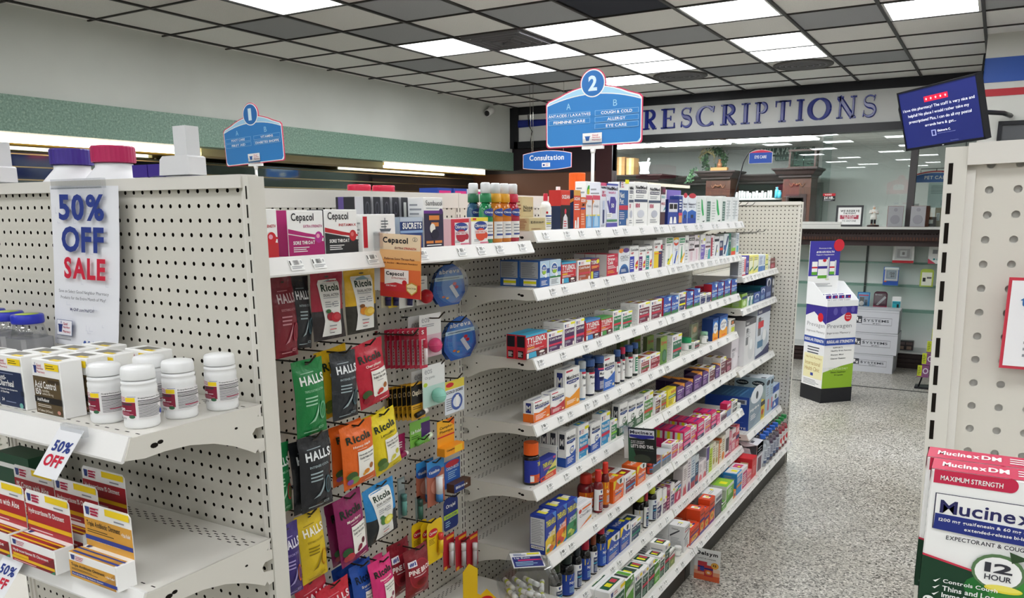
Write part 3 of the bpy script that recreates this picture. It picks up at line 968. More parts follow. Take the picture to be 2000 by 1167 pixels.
pk = [('silver and white boxed device with a red base on the top glass shelf','monitor',(-0.86,9.86,Z1),0.21,0.215,'w',[R(0,0,1,0.12,'red'),R(0.12,0.2,0.88,0.85,'lgrey'),R(0.2,0.25,0.8,0.7,'grey'),R(0.34,0.32,0.66,0.62,'#e2e6e8'),R(0.44,0.4,0.56,0.54,'k')],(0.1,0.15,0.9,0.9,0.04)),
      ('white package with red corners and a green logo on the top glass shelf','monitor',(-0.52,9.86,Z1),0.19,0.21,'w',[R(0,0.88,1,1,'#c23a55'),G([(0,0),(0.4,0),(0,0.25)],'#c23a55'),R(0.2,0.5,0.45,0.7,'grey'),R(0.5,0.5,0.6,0.62,'k'),E(0.3,0.22,0.06,0.05,'teal'),T('icare',0.4,0.17,0.72,0.28,'teal')],None),
      ('silver boxed device with red base beside the purple cardboard display','monitor',(-1.62,9.86,Z1),0.15,0.22,'lgrey',[R(0,0,1,0.12,'red'),R(0.2,0.2,0.8,0.8,'w'),E(0.7,0.6,0.15,0.1,'grey')],(0.1,0.15,0.9,0.9,0.04)),
      ('blue and white boxed blood pressure monitor on the middle glass shelf','monitor',(-0.965,9.86,Z2),0.155,0.2,'#2a57b0',[R(0.05,0.85,0.98,0.98,'w'),R(0.1,0.25,0.95,0.85,'w'),R(0.18,0.35,0.85,0.82,'#9db0c0'),R(0.28,0.42,0.75,0.76,'#b9c6ce'),T('120',0.42,0.58,0.72,0.72,'k',2),T('80',0.48,0.44,0.72,0.55,'k',2),R(0.08,0.17,0.24,0.25,'org')],(0.08,0.22,0.95,0.88,0.03)),
      ('yellow-green arched blister pack with a small black device on the middle glass shelf','meter',(-0.61,9.86,Z2),0.13,0.19,'#a9b84a',[R(0.12,0.06,0.88,0.8,'#d5d7c8'),R(0.2,0.28,0.42,0.5,'k'),R(0.5,0.45,0.85,0.55,'#555')],None),
      ('blue blister pack of a thermometer on the lowest glass shelf','thermometer',(-1.225,9.86,Z3),0.13,0.185,'#2c78b8',[R(0.08,0.05,0.92,0.95,'#6aa9d8'),R(0.1,0.78,0.9,0.84,'red'),R(0.2,0.15,0.55,0.7,'#2b3640'),E(0.36,0.32,0.2,0.14,'w'),R(0.6,0.2,0.82,0.55,'#31506b')],(0.1,0.1,0.9,0.75,0.03)),
      ('maroon arched blister pack with a white device on the lowest glass shelf','thermometer',(-1.05,9.86,Z3),0.14,0.2,'#5a2a3c',[R(0,0,1,0.2,'#c0345a'),G([(0.2,0.25),(0.35,0.22),(0.92,0.66),(0.8,0.76)],'w'),G([(0.3,0.3),(0.36,0.28),(0.7,0.52),(0.62,0.56)],'lgrey'),T('Braun',0.1,0.78,0.6,0.86,'w')],(0.08,0.05,0.92,0.9,0.035)),
      ('small white and turquoise hanging pack on the lowest glass shelf','meter',(-0.885,9.86,Z3),0.088,0.15,'w',[R(0.04,0.03,0.96,0.66,'#2fa8b5'),R(0.55,0.18,0.8,0.45,'k'),E(0.5,0.08,0.3,0.07,'#d8a08a'),R(0.04,0.52,0.96,0.56,'navy')],None)]
for lb,cat,loc,w_,h,back,els,dome in pk:
 blister_pack(lb,cat,loc,w_,h,back,els,dome,0,0.5 if 'arched' in lb else 0.08)
for k,x in enumerate((-0.79,-0.715)):
 m = MB().box((-0.04 + 0.015 * (1 - k),0,0),(0.04,0.09,0.1),mt('#3a3336',0.4))
 art(m,plane_sf((-0.04,0,0),(0.08,0,0),(0,0,0.1)),[R(0.1,0.6,0.9,0.9,'#6a5a58'),R(0.2,0.1,0.8,0.45,'#8a7468')])
 tag(m.obj('dark_carton',None,(x,9.8,Z4)),'small dark carton on the showcase floor, %s' % ('beside the stacked white boxes' if k == 0 else 'out in the open'),'box','small dark cartons')
# ---------------------------------------------------------------- stacked shipping boxes
BX = mt('#c3c5cb',0.6)
for k,(x0,x1,z0,z1,wd_) in enumerate(((-1.25,-0.815,0.0,0.195,'bottom'),(-1.255,-0.79,0.197,0.425,'middle'),(-1.26,-0.795,0.427,0.665,'topmost'))):
 t = thing('shipping_box','%s white RX SYSTEMS box of the stack on the floor' % wd_,'box',((x0 + x1) / 2,9.28,z0 + 0.0005),0.02 * (k - 1),'stacked white shipping boxes')
 w_,h = x1 - x0,z1 - z0 - 0.002
 m = MB().box((-w_ / 2,0,0),(w_ / 2,0.36,h),BX)
 art(m,plane_sf((-w_ / 2,0,0),(w_,0,0),(0,0,h)),[R(0.09,0.4,0.235,0.72,'#3a3d45'),T('R',0.11,0.5,0.165,0.68,'w',2),T('x',0.165,0.44,0.22,0.58,'w',2),R(0.235,0.34,0.86,0.67,'#4a4d55'),R(0.239,0.355,0.856,0.655,'#c3c5cb'),
  T('S',0.27,0.47,0.325,0.61,'#3a3d45',2),T('YSTEMS',0.335,0.475,0.8,0.59,'#3a3d45',1),T('INC',0.47,0.38,0.63,0.43,'#3a3d45',1)])
 art(m,plane_sf((w_ / 2,0,0),(0,0.36,0),(0,0,h)),[R(0.05,0.46,0.95,0.5,'#a9abb2')])
 m.obj('carton',t)
 q = MB().box((-w_ / 2 + 0.01,0.15,h),(w_ / 2 - 0.01,0.21,h + 0.001),mt('#d8d9db',0.3))
 q.add([(-w_ / 2,-0.002,h * 0.93),(w_ / 2,-0.002,h * 0.9),(w_ / 2,-0.002,h * 0.92),(-w_ / 2,-0.002,h * 0.95)],[(0,1,2,3)],mt('#a3a5ac',0.5))
 q.obj('tape',t)
# ---------------------------------------------------------------- floor display of purple, white and green cardboard
t = thing('cardboard_display','purple, white and green cardboard floor display for memory capsules at the aisle end','display',(-1.222,7.52,0),math.radians(47))
WD,DP,HT = 0.325,0.30,0.868
DW = mt('#e7e8ea',0.5)
m = MB().box((0,0,0),(WD,DP,0.132),mt('#1c1d22',0.5))
m.obj('base',t)
m = MB().box((0.004,0.004,0.132),(WD - 0.004,DP - 0.004,HT),DW)
fr = [R(0,0.26,1,0.5,'w'),G([(0,0),(1,0),(1,0.3),(0.6,0.27),(0,0.2)],'#8db52e'),G([(0,1),(0,0.8),(0.3,0.84),(0.6,0.91),(1,0.9),(1,1)],'#3b2f8c'),E(0.28,0.94,0.07,0.045,'#5f57a8'),E(0.55,0.95,0.1,0.05,'#5f57a8'),E(0.85,0.96,0.06,0.04,'#5f57a8'),
      E(0.7,0.87,0.12,0.055,'red'),T('Clinically',0.62,0.875,0.78,0.89,'w'),T('Tested',0.64,0.848,0.76,0.862,'w'),T('Prevagen',0.04,0.725,0.84,0.79,'#8f9096',0),T('Improves Memory',0.04,0.66,0.82,0.695,'#77787e',0),
      R(0,0.53,1,0.615,'#2d4a9e'),T('REGULAR STRENGTH',0.06,0.555,0.94,0.592,'w',2),T('SUPPORTS',0.28,0.49,0.6,0.51,'#4c4f58'),T('Healthy Brain Function',0.22,0.448,0.9,0.472,'#4c4f58'),T('Sharper Mind',0.22,0.4,0.64,0.422,'#4c4f58'),T('Clearer Thinking',0.22,0.352,0.72,0.376,'#4c4f58'),
      T('ONE CAPSULE DAILY',0.18,0.225,0.82,0.25,'#dbe9b0',0),T('Dietary Supplement',0.26,0.182,0.76,0.206,'#2f3f18'),T('30 Capsules',0.38,0.148,0.68,0.17,'#2f3f18')]
art(m,plane_sf((0.004,0.004,0.132),(WD - 0.008,0,0),(0,0,HT - 0.132)),fr)
sd = [G([(0,1),(0,0.86),(0.4,0.92),(1,0.78),(1,1)],'#3b2f8c'),E(0.72,0.86,0.13,0.055,'red'),T('Prevagen',0.1,0.725,0.95,0.79,'#8f9096',0),T('Improves Memory',0.1,0.66,0.95,0.695,'#77787e',0),R(0,0.53,1,0.615,'#2d4a9e'),T('REGULAR STRENGTH',0.04,0.555,0.94,0.592,'w',2),
      L(0.2,0.4,0.9,0.5,3,'#4c4f58'),R(0.06,0.1,0.98,0.4,'#ece6b8'),T('Villa Park Pharmacy',0.14,0.335,0.92,0.37,'#b08a3a',0),T('International',0.14,0.26,0.86,0.31,'#b08a3a',0),T('Health Clinic',0.14,0.19,0.84,0.24,'#b08a3a',0),R(0.42,0.13,0.55,0.165,'#3b4a9e'),R(0.04,0.0,0.99,0.1,'w'),L(0.1,0.015,0.95,0.085,4,'#8a8c92')]
art(m,plane_sf((0.004,DP - 0.004,0.132),(0,-(DP - 0.008),0),(0,0,HT - 0.132)),sd)
m.obj('body',t)
m = MB()
hT = 0.13
m.box((0.0,0,HT),(WD,DP,HT + 0.012),DW)
for x in (0,WD - 0.004):
 m.prism([(0,HT + 0.012),(DP,HT + 0.012),(DP,HT + 0.2),(DP * 0.72,HT + 0.2),(0.0,HT + 0.05)],lambda u,v,d: (d,u,v),x,x + 0.004,DW)
m.box((0,0,HT + 0.012),(WD,0.004,HT + 0.05),DW)
m.obj('tray',t)
m = MB().box((0.0,DP - 0.004,HT),(WD,DP,HT + 0.56),mt('w',0.5))
art(m,plane_sf((0,DP - 0.004,HT + 0.1),(WD,0,0),(0,0,0.46)),[R(0,0.32,1,1,'#3f3aa0'),T('Prevagen is the',0.3,0.84,0.7,0.87,'w'),T('#1 BRAIN HEALTH',0.22,0.765,0.8,0.805,'w',2),T('Support Supplement',0.22,0.715,0.8,0.745,'w'),
 R(0.1,0.34,0.28,0.6,'w'),R(0.1,0.34,0.28,0.4,'#5fa832'),R(0.1,0.47,0.28,0.5,'red'),R(0.3,0.27,0.6,0.64,'w'),R(0.3,0.27,0.6,0.33,'#5fa832'),R(0.3,0.46,0.6,0.51,'#3b2f8c'),R(0.6,0.28,0.66,0.68,'lgrey'),R(0.68,0.34,0.84,0.6,'w'),R(0.68,0.34,0.84,0.4,'#5fa832'),R(0.68,0.47,0.84,0.5,'red'),R(0.84,0.33,0.89,0.62,'lgrey'),
 E(0.5,0.62,0.06,0.03,'red'),L(0.25,0.1,0.85,0.18,3,'grey'),E(0.62,0.25,0.07,0.02,'#d8dcc0')])
m.obj('header',t)
MB().prism([(WD - 0.02 + 0.055 * math.cos(2 * math.pi * q / 28),HT + 0.52 + 0.055 * math.sin(2 * math.pi * q / 28)) for q in range(28)],lambda u,v,d: (u,DP + d,v),-0.008,-0.005,mt('#d5283c',0.4)).obj('round_badge',t)
for k in range(8):
 ix,iy = k % 4,k // 4
 a = math.radians(47)
 lx,ly = 0.045 + ix * 0.068,0.05 + iy * 0.1
 gx,gy = -1.222 + lx * math.cos(a) - ly * math.sin(a),7.52 + lx * math.sin(a) + ly * math.cos(a)
 h = 0.085
 m = MB().box((-0.028,0,0),(0.028,0.03,h),mt('w',0.5))
 art(m,plane_sf((-0.028,0,0),(0.056,0,0),(0,0,h)),[R(0,0.62,1,0.98,'#3b2f8c'),R(0.1,0.08,0.9,0.2,'#3b2f8c'),E(0.68,0.78,0.16,0.1,'red'),L(0.1,0.25,0.9,0.55,4)])
 tag(m.obj('capsule_box',None,(gx,gy,HT + 0.0125),a),'small white and purple capsule box in the cardboard display tray, %s row, %s along' % (('first','second')[iy],ORD[ix + 1]),'box','capsule boxes in the display tray')
# hanging strip of yellow-green packs by the far end of the aisle
t = thing('clip_strip','dark hanging strip of yellow-green and purple packs beside the showcase base','display',(-0.43,8.62,0))
m = MB().box((-0.12,0,0),(0.1,0.15,0.02),BLACK)
m.tube([(-0.085,0.012,0.02),(0.07,0.012,0.64)],0.008,BLACK).obj('stand',t)
for k in range(4):
 z = 0.12 + k * 0.12
 x = -0.055 + 0.031 * k
 blister_pack('yellow-green and purple pack on the floor strip, %s from the bottom' % ORD[k + 1],'pack',(-0.43 + x,8.60,z),0.1,0.115,'#7a4a72',[R(0,0.1,0.38,1,'#b7c22e'),L(0.05,0.2,0.33,0.9,5,'#4c5a18'),E(0.7,0.55,0.24,0.25,'#cfc8d2'),E(0.7,0.55,0.15,0.16,'#7a4a72')],None,0,0,'packs on the floor strip')
# ---------------------------------------------------------------- television on the column
t = thing('television','tilted flat television showing a pharmacy review on dark blue','television',(-0.461,7.061,H + 0.691))
yaw,tilt,roll = 0.79257614,0.27303,0.03416596
n = Vector((-math.sin(yaw) * math.cos(tilt),-math.cos(yaw) * math.cos(tilt),-math.sin(tilt)))
r = Vector((math.cos(yaw),-math.sin(yaw),0))
u = n.cross(r)
u = u if u.z > 0 else -u
rr = math.cos(roll) * r + math.sin(roll) * u
uu = -math.sin(roll) * r + math.cos(roll) * u
t.matrix_world = Matrix(((rr.x,-n.x,uu.x,-0.461),(rr.y,-n.y,uu.y,7.061),(rr.z,-n.z,uu.z,H + 0.691),(0,0,0,1)))
W2,H2 = 0.4,0.228
m = MB().box((-W2,0.0,-H2),(W2,0.045,H2),BLACK)
for a in ((-W2,-H2,W2,-H2 + 0.018),(-W2,H2 - 0.012,W2,H2),(-W2,-H2,-W2 + 0.012,H2),(W2 - 0.012,-H2,W2,H2)):
 m.box((a[0],-0.006,a[1]),(a[2],0,a[3]),BLACK)
m.box((-0.008,-0.0065,-H2 + 0.005),(0.008,-0.006,-H2 + 0.01),mt('lgrey'))
m.obj('bezel',t)
SCR = mt('#232a66',0.3,0,0.4,0.14)
m = MB().add([(-W2 + 0.012,-0.001,-H2 + 0.018),(W2 - 0.012,-0.001,-H2 + 0.018),(W2 - 0.012,-0.001,H2 - 0.012),(-W2 + 0.012,-0.001,H2 - 0.012)],[(0,1,2,3)],SCR)
st = lambda cx,cy: G([(cx + (0.016 if q % 2 == 0 else 0.0065) * math.sin(math.pi * q / 5),cy + (0.029 if q % 2 == 0 else 0.0115) * math.cos(math.pi * q / 5)) for q in range(10)],'#f4d5d8')
els = [R(0.335,0.76,0.645,0.855,'#d8203a')] + [st(0.365 + 0.0625 * q,0.807) for q in range(5)]
els += [T('I love this pharmacy! The staff is very nice and',0.03,0.635,0.955,0.7,'#e8eaf4',0),T('helpful! No place I would rather take my',0.09,0.53,0.88,0.595,'#e8eaf4',0),T('prescriptions! Plus, I can do all my postal',0.09,0.425,0.9,0.49,'#e8eaf4',0),T('errands here & get...',0.3,0.325,0.7,0.385,'#e8eaf4',0),
  R(0.37,0.155,0.43,0.26,'#8f95c4'),R(0.383,0.17,0.417,0.245,'#232a66'),T('Giulmarie C.',0.45,0.215,0.62,0.25,'#e8eaf4',1),T('pharmacy customer',0.45,0.175,0.68,0.195,'#7d84b8',0),T('Powered by',0.6,0.02,0.7,0.04,'#7d84b8',0)]
art(m,plane_sf((-W2 + 0.012,-0.001,-H2 + 0.018),(2 * W2 - 0.024,0,0),(0,0,2 * H2 - 0.03)),els,mfn=lambda c: SCR if c == '#232a66' else mt(c,0.4,0,0.2,0.3))
m.obj('screen',t)
MB().tube([(-W2,0.02,0.0),(-W2 - 0.03,0.02,0.01),(-W2 - 0.035,0.02,0.1),(-W2 - 0.02,0.02,0.14),(-W2,0.02,0.14)],0.005,BLACK).obj('cable_loop',t)
q = t.matrix_world.inverted()
MB().tube([(0,0.045,0),(0.0,0.12,0.0),q @ Vector((-0.05,7.5,H + 0.72)),q @ Vector((0.0,7.732,H + 0.72))],0.018,BLACK).obj('wall_bracket',t)
MB().tube([q @ Vector((-0.225,7.70,CZ - 0.15)),q @ Vector((-0.23,7.7,CZ - 0.45)),q @ Vector((-0.24,7.68,H + 0.75)),q @ Vector((-0.3,7.45,H + 0.68)),(0.1,0.05,0)],0.008,BLACK).obj('cable',t)
# security camera on the white wall
t = thing('security_camera','small white bullet security camera on the white wall near the corner','camera',(-5.72,9.16,H + 1.262))
MB().lathe([(0.045,0),(0.045,0.02)],mt('w',0.4),18).obj('base',t)
t.children[0].rotation_euler = (0,math.pi / 2,0)
m = MB().tube([(0.02,0,0),(0.08,-0.04,-0.01)],0.012,mt('w',0.4))
m.tube([(0.05,-0.03,-0.005),(0.06,-0.16,-0.055)],0.042,mt('w',0.4),14).obj('housing',t)
MB().tube([(0.06,-0.158,-0.054),(0.0605,-0.168,-0.057)],0.034,BLACK,14).obj('lens',t)
# consultation sign on wires
t = thing('hanging_sign','blue Consultation sign hanging on thin wires from the ceiling','sign',(-4.328,8.1,H + 0.465))
m = MB()
def cons(mb,g,y0,y1,mat):
 w_,h = 0.605 - g,0.155 - g
 pts = [(w_ / 2 * a,0.077 + b * h / 2) for a,b in [(-1,-1)]]
 bot = [(-w_ / 2 + w_ * i / 12,g / 2 - 0.022 * (1 - (i / 6.0 - 1) ** 2)) for i in range(13)]
 top = [(w_ / 2 - w_ * i / 12,0.155 - g / 2 + 0.034 * (1 - (i / 6.0 - 1) ** 2)) for i in range(13)]
 mb.prism(bot + top,lambda u,v,d: (u,d,v),y0,y1,mat)
cons(m,0,0,0.006,mt('#c23a5a',0.4))
cons(m,0.006,-0.001,0,mt('w',0.4))
cons(m,0.016,-0.002,-0.001,mt('#2c66b4',0.4))
m.obj('panel',t)
m = MB()
art(m,plane_sf((-0.3,-0.0021,0),(0.6,0,0),(0,0,0.16)),[T('Consultation',0.14,0.52,0.85,0.88,'w',1),R(0.4,0.08,0.57,0.36,'w'),R(0.42,0.14,0.46,0.28,'#2c4a94'),L(0.475,0.12,0.56,0.32,3,'#b86a80')])
m.obj('lettering',t)
for x in (-0.19,-0.175,0.2):
 MB().tube([(x,0.003,0.165),(x - (0.03 if x == -0.19 else 0),0.003,CZ - H - 0.465)],0.0025,CHROME,5).obj('wire',t)
# ================================================================ gondolas, end panels, shelves
HOLE_SHADE = mt('#2b241b',0.9,0,0.1)             # dark colour standing in for the shade inside the peg holes
def slot_column(mb,x,z0,z1,pitch,y,w_=0.0045,frac=0.72,ax=0):
 k = int((z1 - z0) / pitch)
 for i in range(k):
  z = z1 - (i + 1) * pitch
  a,b = z,z + pitch * frac
  if ax == 0:
   mb.add([(x - w_ / 2,y,a),(x + w_ / 2,y,a),(x + w_ / 2,y,b),(x - w_ / 2,y,b)],[(0,1,2,3)],SLOT)
  else:
   mb.add([(y,x - w_ / 2,a),(y,x + w_ / 2,a),(y,x + w_ / 2,b),(y,x - w_ / 2,b)],[(0,1,2,3)],SLOT)
def end_panel(lb,x0,x1,y,top,tilt=0.0,wide=False,hole_x=0.0,hole_z=0.0):
 """Free end of a gondola facing -y: two slotted uprights, pegboard front and back, top rail, kick plate."""
 t = thing('end_panel',lb,'display panel',(x0,y,0),0)
 t.rotation_euler = (0,tilt,0)
 W_ = x1 - x0
 zt = top - 0.022
 DP = 0.0345
 pm = PEG_WIDE if wide else PEG
 # board origin sits midway between holes so the hole grid lands where the photograph shows it
 bx = (hole_x - x0 - 0.0127) % 0.0254
 bz = (hole_z - 0.0127) % 0.0254
 p = MB()
 p.add([(0.012 - bx,0,0.1 - bz),(W_ - 0.012 - bx,0,0.1 - bz),(W_ - 0.012 - bx,0,zt + 0.004 - bz),(0.012 - bx,0,zt + 0.004 - bz)],[(0,1,2,3)],pm)
 p.obj('pegboard',t,(bx,0.008,bz))
 MB().add([(0.03,0,0.1),(W_ - 0.03,0,0.1),(W_ - 0.03,0,zt),(0.03,0,zt)],[(0,1,2,3)],STEEL2 if wide else HOLE_SHADE).obj('hole_backing',t,(0,0.0125,0))  # narrow-hole panels: dark sheet paints the shade behind the holes
 b = MB()
 b.add([(W_ - 0.03,DP - 0.003,0.1),(0.03,DP - 0.003,0.1),(0.03,DP - 0.003,zt),(W_ - 0.03,DP - 0.003,zt)],[(0,1,2,3)],STEEL)
 b.obj('back_panel',t)
 uw = 0.021 if wide else 0.015
 for s,x in ((0,0.0),(1,W_ - uw)):
  u = MB()
  u.box((x,0,0.0),(x + uw,DP,top - 0.003),STEEL)
  inner = x + (uw if s == 0 else -0.008)
  u.box((inner,0.004,0.1),(inner + 0.008,0.02,zt - 0.005),STEEL2)
  slot_column(u,x + (0.006 if s == 0 else uw - 0.006),0.25,top - 0.01,0.0306,-0.0004,0.0042 if wide else 0.0034,0.7)
  u.obj('upright',t)
 r = MB()
 r.box((uw,-0.003,top - 0.022),(W_ - uw,DP,top),STEEL2)
 r.obj('top_rail',t)
 MB().box((0.0,0.004,0.0),(W_,DP - 0.004,0.1),mt('#2b2a28',0.5)).obj('kick_plate',t)
 return t
def bracket_profile(d):
 return [(0,0.0),(-d,0.0),(-d - 0.012,-0.032),(-d + 0.02,-0.036),(-d * 0.78,-0.034),(-d * 0.6,-0.036),(-d * 0.42,-0.045),(-d * 0.26,-0.06),(-d * 0.14,-0.076),
   (-0.022,-0.084),(-0.016,-0.078),(-0.012,-0.086),(0,-0.084),(0,-0.062),(-0.022,-0.058),(-0.026,-0.048),(-0.018,-0.04),(0,-0.04),(0,-0.022),(-0.012,-0.02)]
TAGM = mt('#f3f3f1',0.35)
_tag = {}
def price_tag_mesh(v):
 if v in _tag:
  return _tag[v]
 m = MB().box((-0.019,-0.0006,-0.012),(0.019,0,0.012),TAGM)
 rnd = random.Random(v)
 els = [R(0.04,0.5,0.12,0.9,'k')]
 x = 0.3
 while x < 0.66:
  w_ = rnd.choice((0.012,0.02,0.03))
  els.append(R(x,0.5,x + w_,0.92,'#2a2a2e'))
  x += w_ + rnd.choice((0.015,0.025))
 els += [R(0.82,0.6,0.9,0.85,'grey'),L(0.06,0.1,0.95,0.42,2,'grey')]
 art(m,plane_sf((-0.019,-0.0006,-0.012),(0.038,0,0),(0,0,0.024)),els)
 _tag[v] = m.mesh('price_tag')
 return _tag[v]
def shelf(lb,loc,rz,w_,d,tags=0,seed=0,group=None,rail=True,closed=True):
 """Local frame: x along the shelf, back edge at y = 0, front at y = -d, deck at z = 0."""
 t = thing('shelf',lb,'shelf',loc,rz,group)
 m = MB()
 h = w_ / 2
 m.box((-h,-d,-0.012),(h,-0.002,-0.0),STEEL2)
 m.box((-h,-d,-0.032),(h,-d + 0.004,-0.012),STEEL2)
 m.box((-h,-0.008,-0.03),(h,-0.002,-0.012),STEEL2)
 # rows of short perforations along the back and front of the deck
 n = int(w_ / 0.0254)
 for row,y in enumerate((-0.03,-0.037,-0.044,-0.051,-d + 0.022)):
  for i in range(n):
   x = -h + 0.02 + i * 0.0254 + (0.0127 if row % 2 else 0)
   if x + 0.012 < h:
    m.add([(x,y - 0.0013,0.0003),(x + 0.010,y - 0.0013,0.0003),(x + 0.010,y + 0.0013,0.0003),(x,y + 0.0013,0.0003)],[(0,1,2,3)],SLOT)
 m.obj('deck',t)
 pr = bracket_profile(d)
 for s in (-1,1):
  b = MB()
  x = s * (h + 0.0005)
  b.prism(pr,lambda u,v,q: (x + q,u,v),0.0015,-0.0015,STEEL)
  for q in (-0.0018,0.0018):
   for cy,cz,r in ((-d + 0.038,-0.02,0.007),(-d + 0.049,-0.017,0.0055),(-0.06,-0.03,0.0035)):
    b.add([(x + q,cy + r * math.cos(a),cz + 0.6 * r * math.sin(a)) for a in [2 * math.pi * k / 10 for k in range(10)]],[tuple(range(10))],SLOT)
  b.obj('end_bracket',t)
 if rail:
  r = MB()
  y0,z0,y1,z1 = -d,0.002,-d - 0.017,-0.032
  pts = [(y0 + 0.004,z0),(y0 - 0.001,z0),(y0 - 0.003,z0 - 0.004),(y1,z1),(y1 + 0.001,z1 - 0.004),(y1 + 0.005,z1 - 0.003),(y0 + 0.002,z0 - 0.006)]
  r.prism(pts,lambda u,v,q: (q,u,v),h - 0.001,-h + 0.001,RAIL)
  r.obj('price_rail',t)
  rnd = random.Random(seed)
  for k in range(tags):
   x = -h + w_ * (k + 0.5 + rnd.uniform(-0.3,0.3)) / tags
   o = put('price_tag',price_tag_mesh(rnd.randrange(5)),t,(x,-d - 0.0108,-0.0155))
   o.rotation_euler = (math.atan2(0.017,0.034) * -1,0,0)
 return t
TOPZ = H + 0.063
XB = -1.524                                   # front face of the long gondola's pegboard
YS = [1.008,2.2392,3.4584,4.6776,5.555]      # its uprights along the aisle
end_panel('cream pegboard end panel at the candy end of the long gondola, carrying the sale sign',-1.9365,-1.0795,0.97,TOPZ,0,False,-1.1150,H + 0.0376)
end_panel('cream pegboard end panel beyond the purple and white cartons, at the counter end',-1.9365,-1.10,5.558,H + 0.056,0,False,-1.1085,H + 0.0)
end_panel('cream pegboard end panel behind the white and green expectorant cartons',-0.009,0.85,0.985,H + 0.067,math.radians(-1.5),True,-0.0175,H + 0.0445)
# spine of the long gondola
t = thing('gondola_spine','long cream pegboard spine of the gondola behind the medicine cartons','shelving unit',(XB,0,0))
for a,b in zip(YS,YS[1:]):
 for side,x in ((1,0.0),(-1,-0.04)):
  m = MB()
  oy,oz = (2.278 - 0.0127) % 0.0254,(H - 0.1926 - 0.0127) % 0.0254
  q = [(0,a + 0.002 - oy,0.15 - oz),(0,b - 0.002 - oy,0.15 - oz),(0,b - 0.002 - oy,H + 0.012 - oz),(0,a + 0.002 - oy,H + 0.012 - oz)]
  # built in its own x-z plane, then turned to face the aisle
  m.add([(p[1],0,p[2]) for p in q],[(0,1,2,3)],PEG)
  o = m.obj('pegboard',t,(x,oy,oz),math.pi / 2)
 MB().box((-0.022,a + 0.002,0.15),(-0.018,b - 0.002,H + 0.012),HOLE_SHADE).obj('hole_backing',t)  # dark sheet added so the spine looks unlit through its holes
 r = MB().box((-0.042,a + 0.001,H + 0.012),(0.003,b - 0.001,H + 0.058),STEEL2)
 r.obj('top_rail',t)
 MB().box((-0.40,a,0.0),(0.42,b - 0.004,0.132),mt('#26251f',0.45)).obj('kick_plate',t)
for y in YS[1:-1]:
 u = MB()
 u.box((-0.0415,y - 0.016,0.13),(0.0015,y + 0.016,H + 0.06),STEEL)
 for s in (-0.008,0.008):
  slot_column(u,y + s,0.2,H + 0.05,0.0254,0.0018,0.004,0.7,1)
 u.obj('upright',t)
ROWZ = {1: -0.06,2: -0.242,3: -0.466,4: -0.687,5: -0.909,6: -1.137,7: -1.363}
XF = {1: -1.248,2: -1.248,3: -1.248,4: -1.248,5: -1.248,6: -1.193,7: -1.182}
TG = {1: (9,9),2: (8,16),3: (8,9),4: (11,8),5: (9,9),6: (9,12),7: (11,20)}
RN = {1: 'top',2: 'second',3: 'third',4: 'fourth',5: 'fifth',6: 'sixth',7: 'seventh'}
PN = {2: 'beside the candy section',3: 'between the candy and the counter sections'}
for k,z in ROWZ.items():
 for s in (2,3):
  a,b = YS[s - 1],YS[s]
  shelf('cream steel shelf of medicines, %s level, bay %s' % (RN[k],'beside the hanging candy' if s == 2 else 'between two others'),(XB + 0.0032,(a + b) / 2,H + z),math.pi / 2,b - a - 0.008,XF[k] * -1 + XB if 0 else XF[k] - XB - 0.002,TG[k][s - 2],k * 10 + s,'shelves of the long gondola')
for k,(z,xf,n) in enumerate(((-0.371,-1.238,12),(-0.561,-1.236,12),(-0.925,-1.230,4),(-1.298,-1.160,4))):
 shelf('cream steel shelf in the short bay by the far pegboard panel, %s from the top' % ORD[k + 1],(XB + 0.0032,(YS[3] + YS[4]) / 2,H + z),math.pi / 2,YS[4] - YS[3] - 0.012,xf - XB - 0.002,n,90 + k,'shelves of the short bay')
for s,n in ((1,8),(2,12),(3,16),(4,8)):
 a,b = YS[s - 1],YS[s]
 t = thing('base_deck','cream base deck over the black kick plate, %s bay from the candy end' % ORD[s],'shelf',(XB + 0.0032,(a + b) / 2,0.165),math.pi / 2,'base decks of the long gondola')
 h,d = (b - a) / 2 - 0.004,0.445
 m = MB().box((-h,-d,-0.03),(h,-0.002,0),STEEL2)
 for row,y in enumerate((-0.03,-0.037,-0.044,-0.051)):
  for i in range(int(2 * h / 0.0254)):
   x = -h + 0.02 + i * 0.0254 + (0.0127 if row % 2 else 0)
   if x + 0.012 < h:
    m.add([(x,y - 0.0013,0.0003),(x + 0.010,y - 0.0013,0.0003),(x + 0.010,y + 0.0013,0.0003),(x,y + 0.0013,0.0003)],[(0,1,2,3)],SLOT)
 m.obj('deck',t)
 r = MB().prism([(-d + 0.003,0.002),(-d - 0.001,0.002),(-d - 0.018,-0.026),(-d - 0.015,-0.031),(-d + 0.003,-0.028)],lambda u,v,q: (q,u,v),h,-h,RAIL)
 r.obj('price_rail',t)
 rnd = random.Random(s)
 for k in range(n):
  o = put('price_tag',price_tag_mesh(rnd.randrange(5)),t,(-h + 2 * h * (k + 0.5 + rnd.uniform(-0.3,0.3)) / n,-d - 0.0104,-0.0115))
  o.rotation_euler = (-math.atan2(0.017,0.028),0,0)
# candy bay: one shelf over the hooks; the hidden aisle one side gets plain shelves
shelf('cream top shelf of throat lozenges over the hanging candy',(XB + 0.0032,(YS[0] + YS[1]) / 2 + 0.0,H - 0.09),math.pi / 2,1.205,0.274,10,5)
for k,z in enumerate((-0.07,-0.5,-0.95)):
 shelf('cream shelf on the hidden aisle one side, %s from the top' % ORD[k + 1],(XB - 0.043,1.98,H + z),-math.pi / 2,1.9,0.38,0,0,'shelves on the aisle one side')
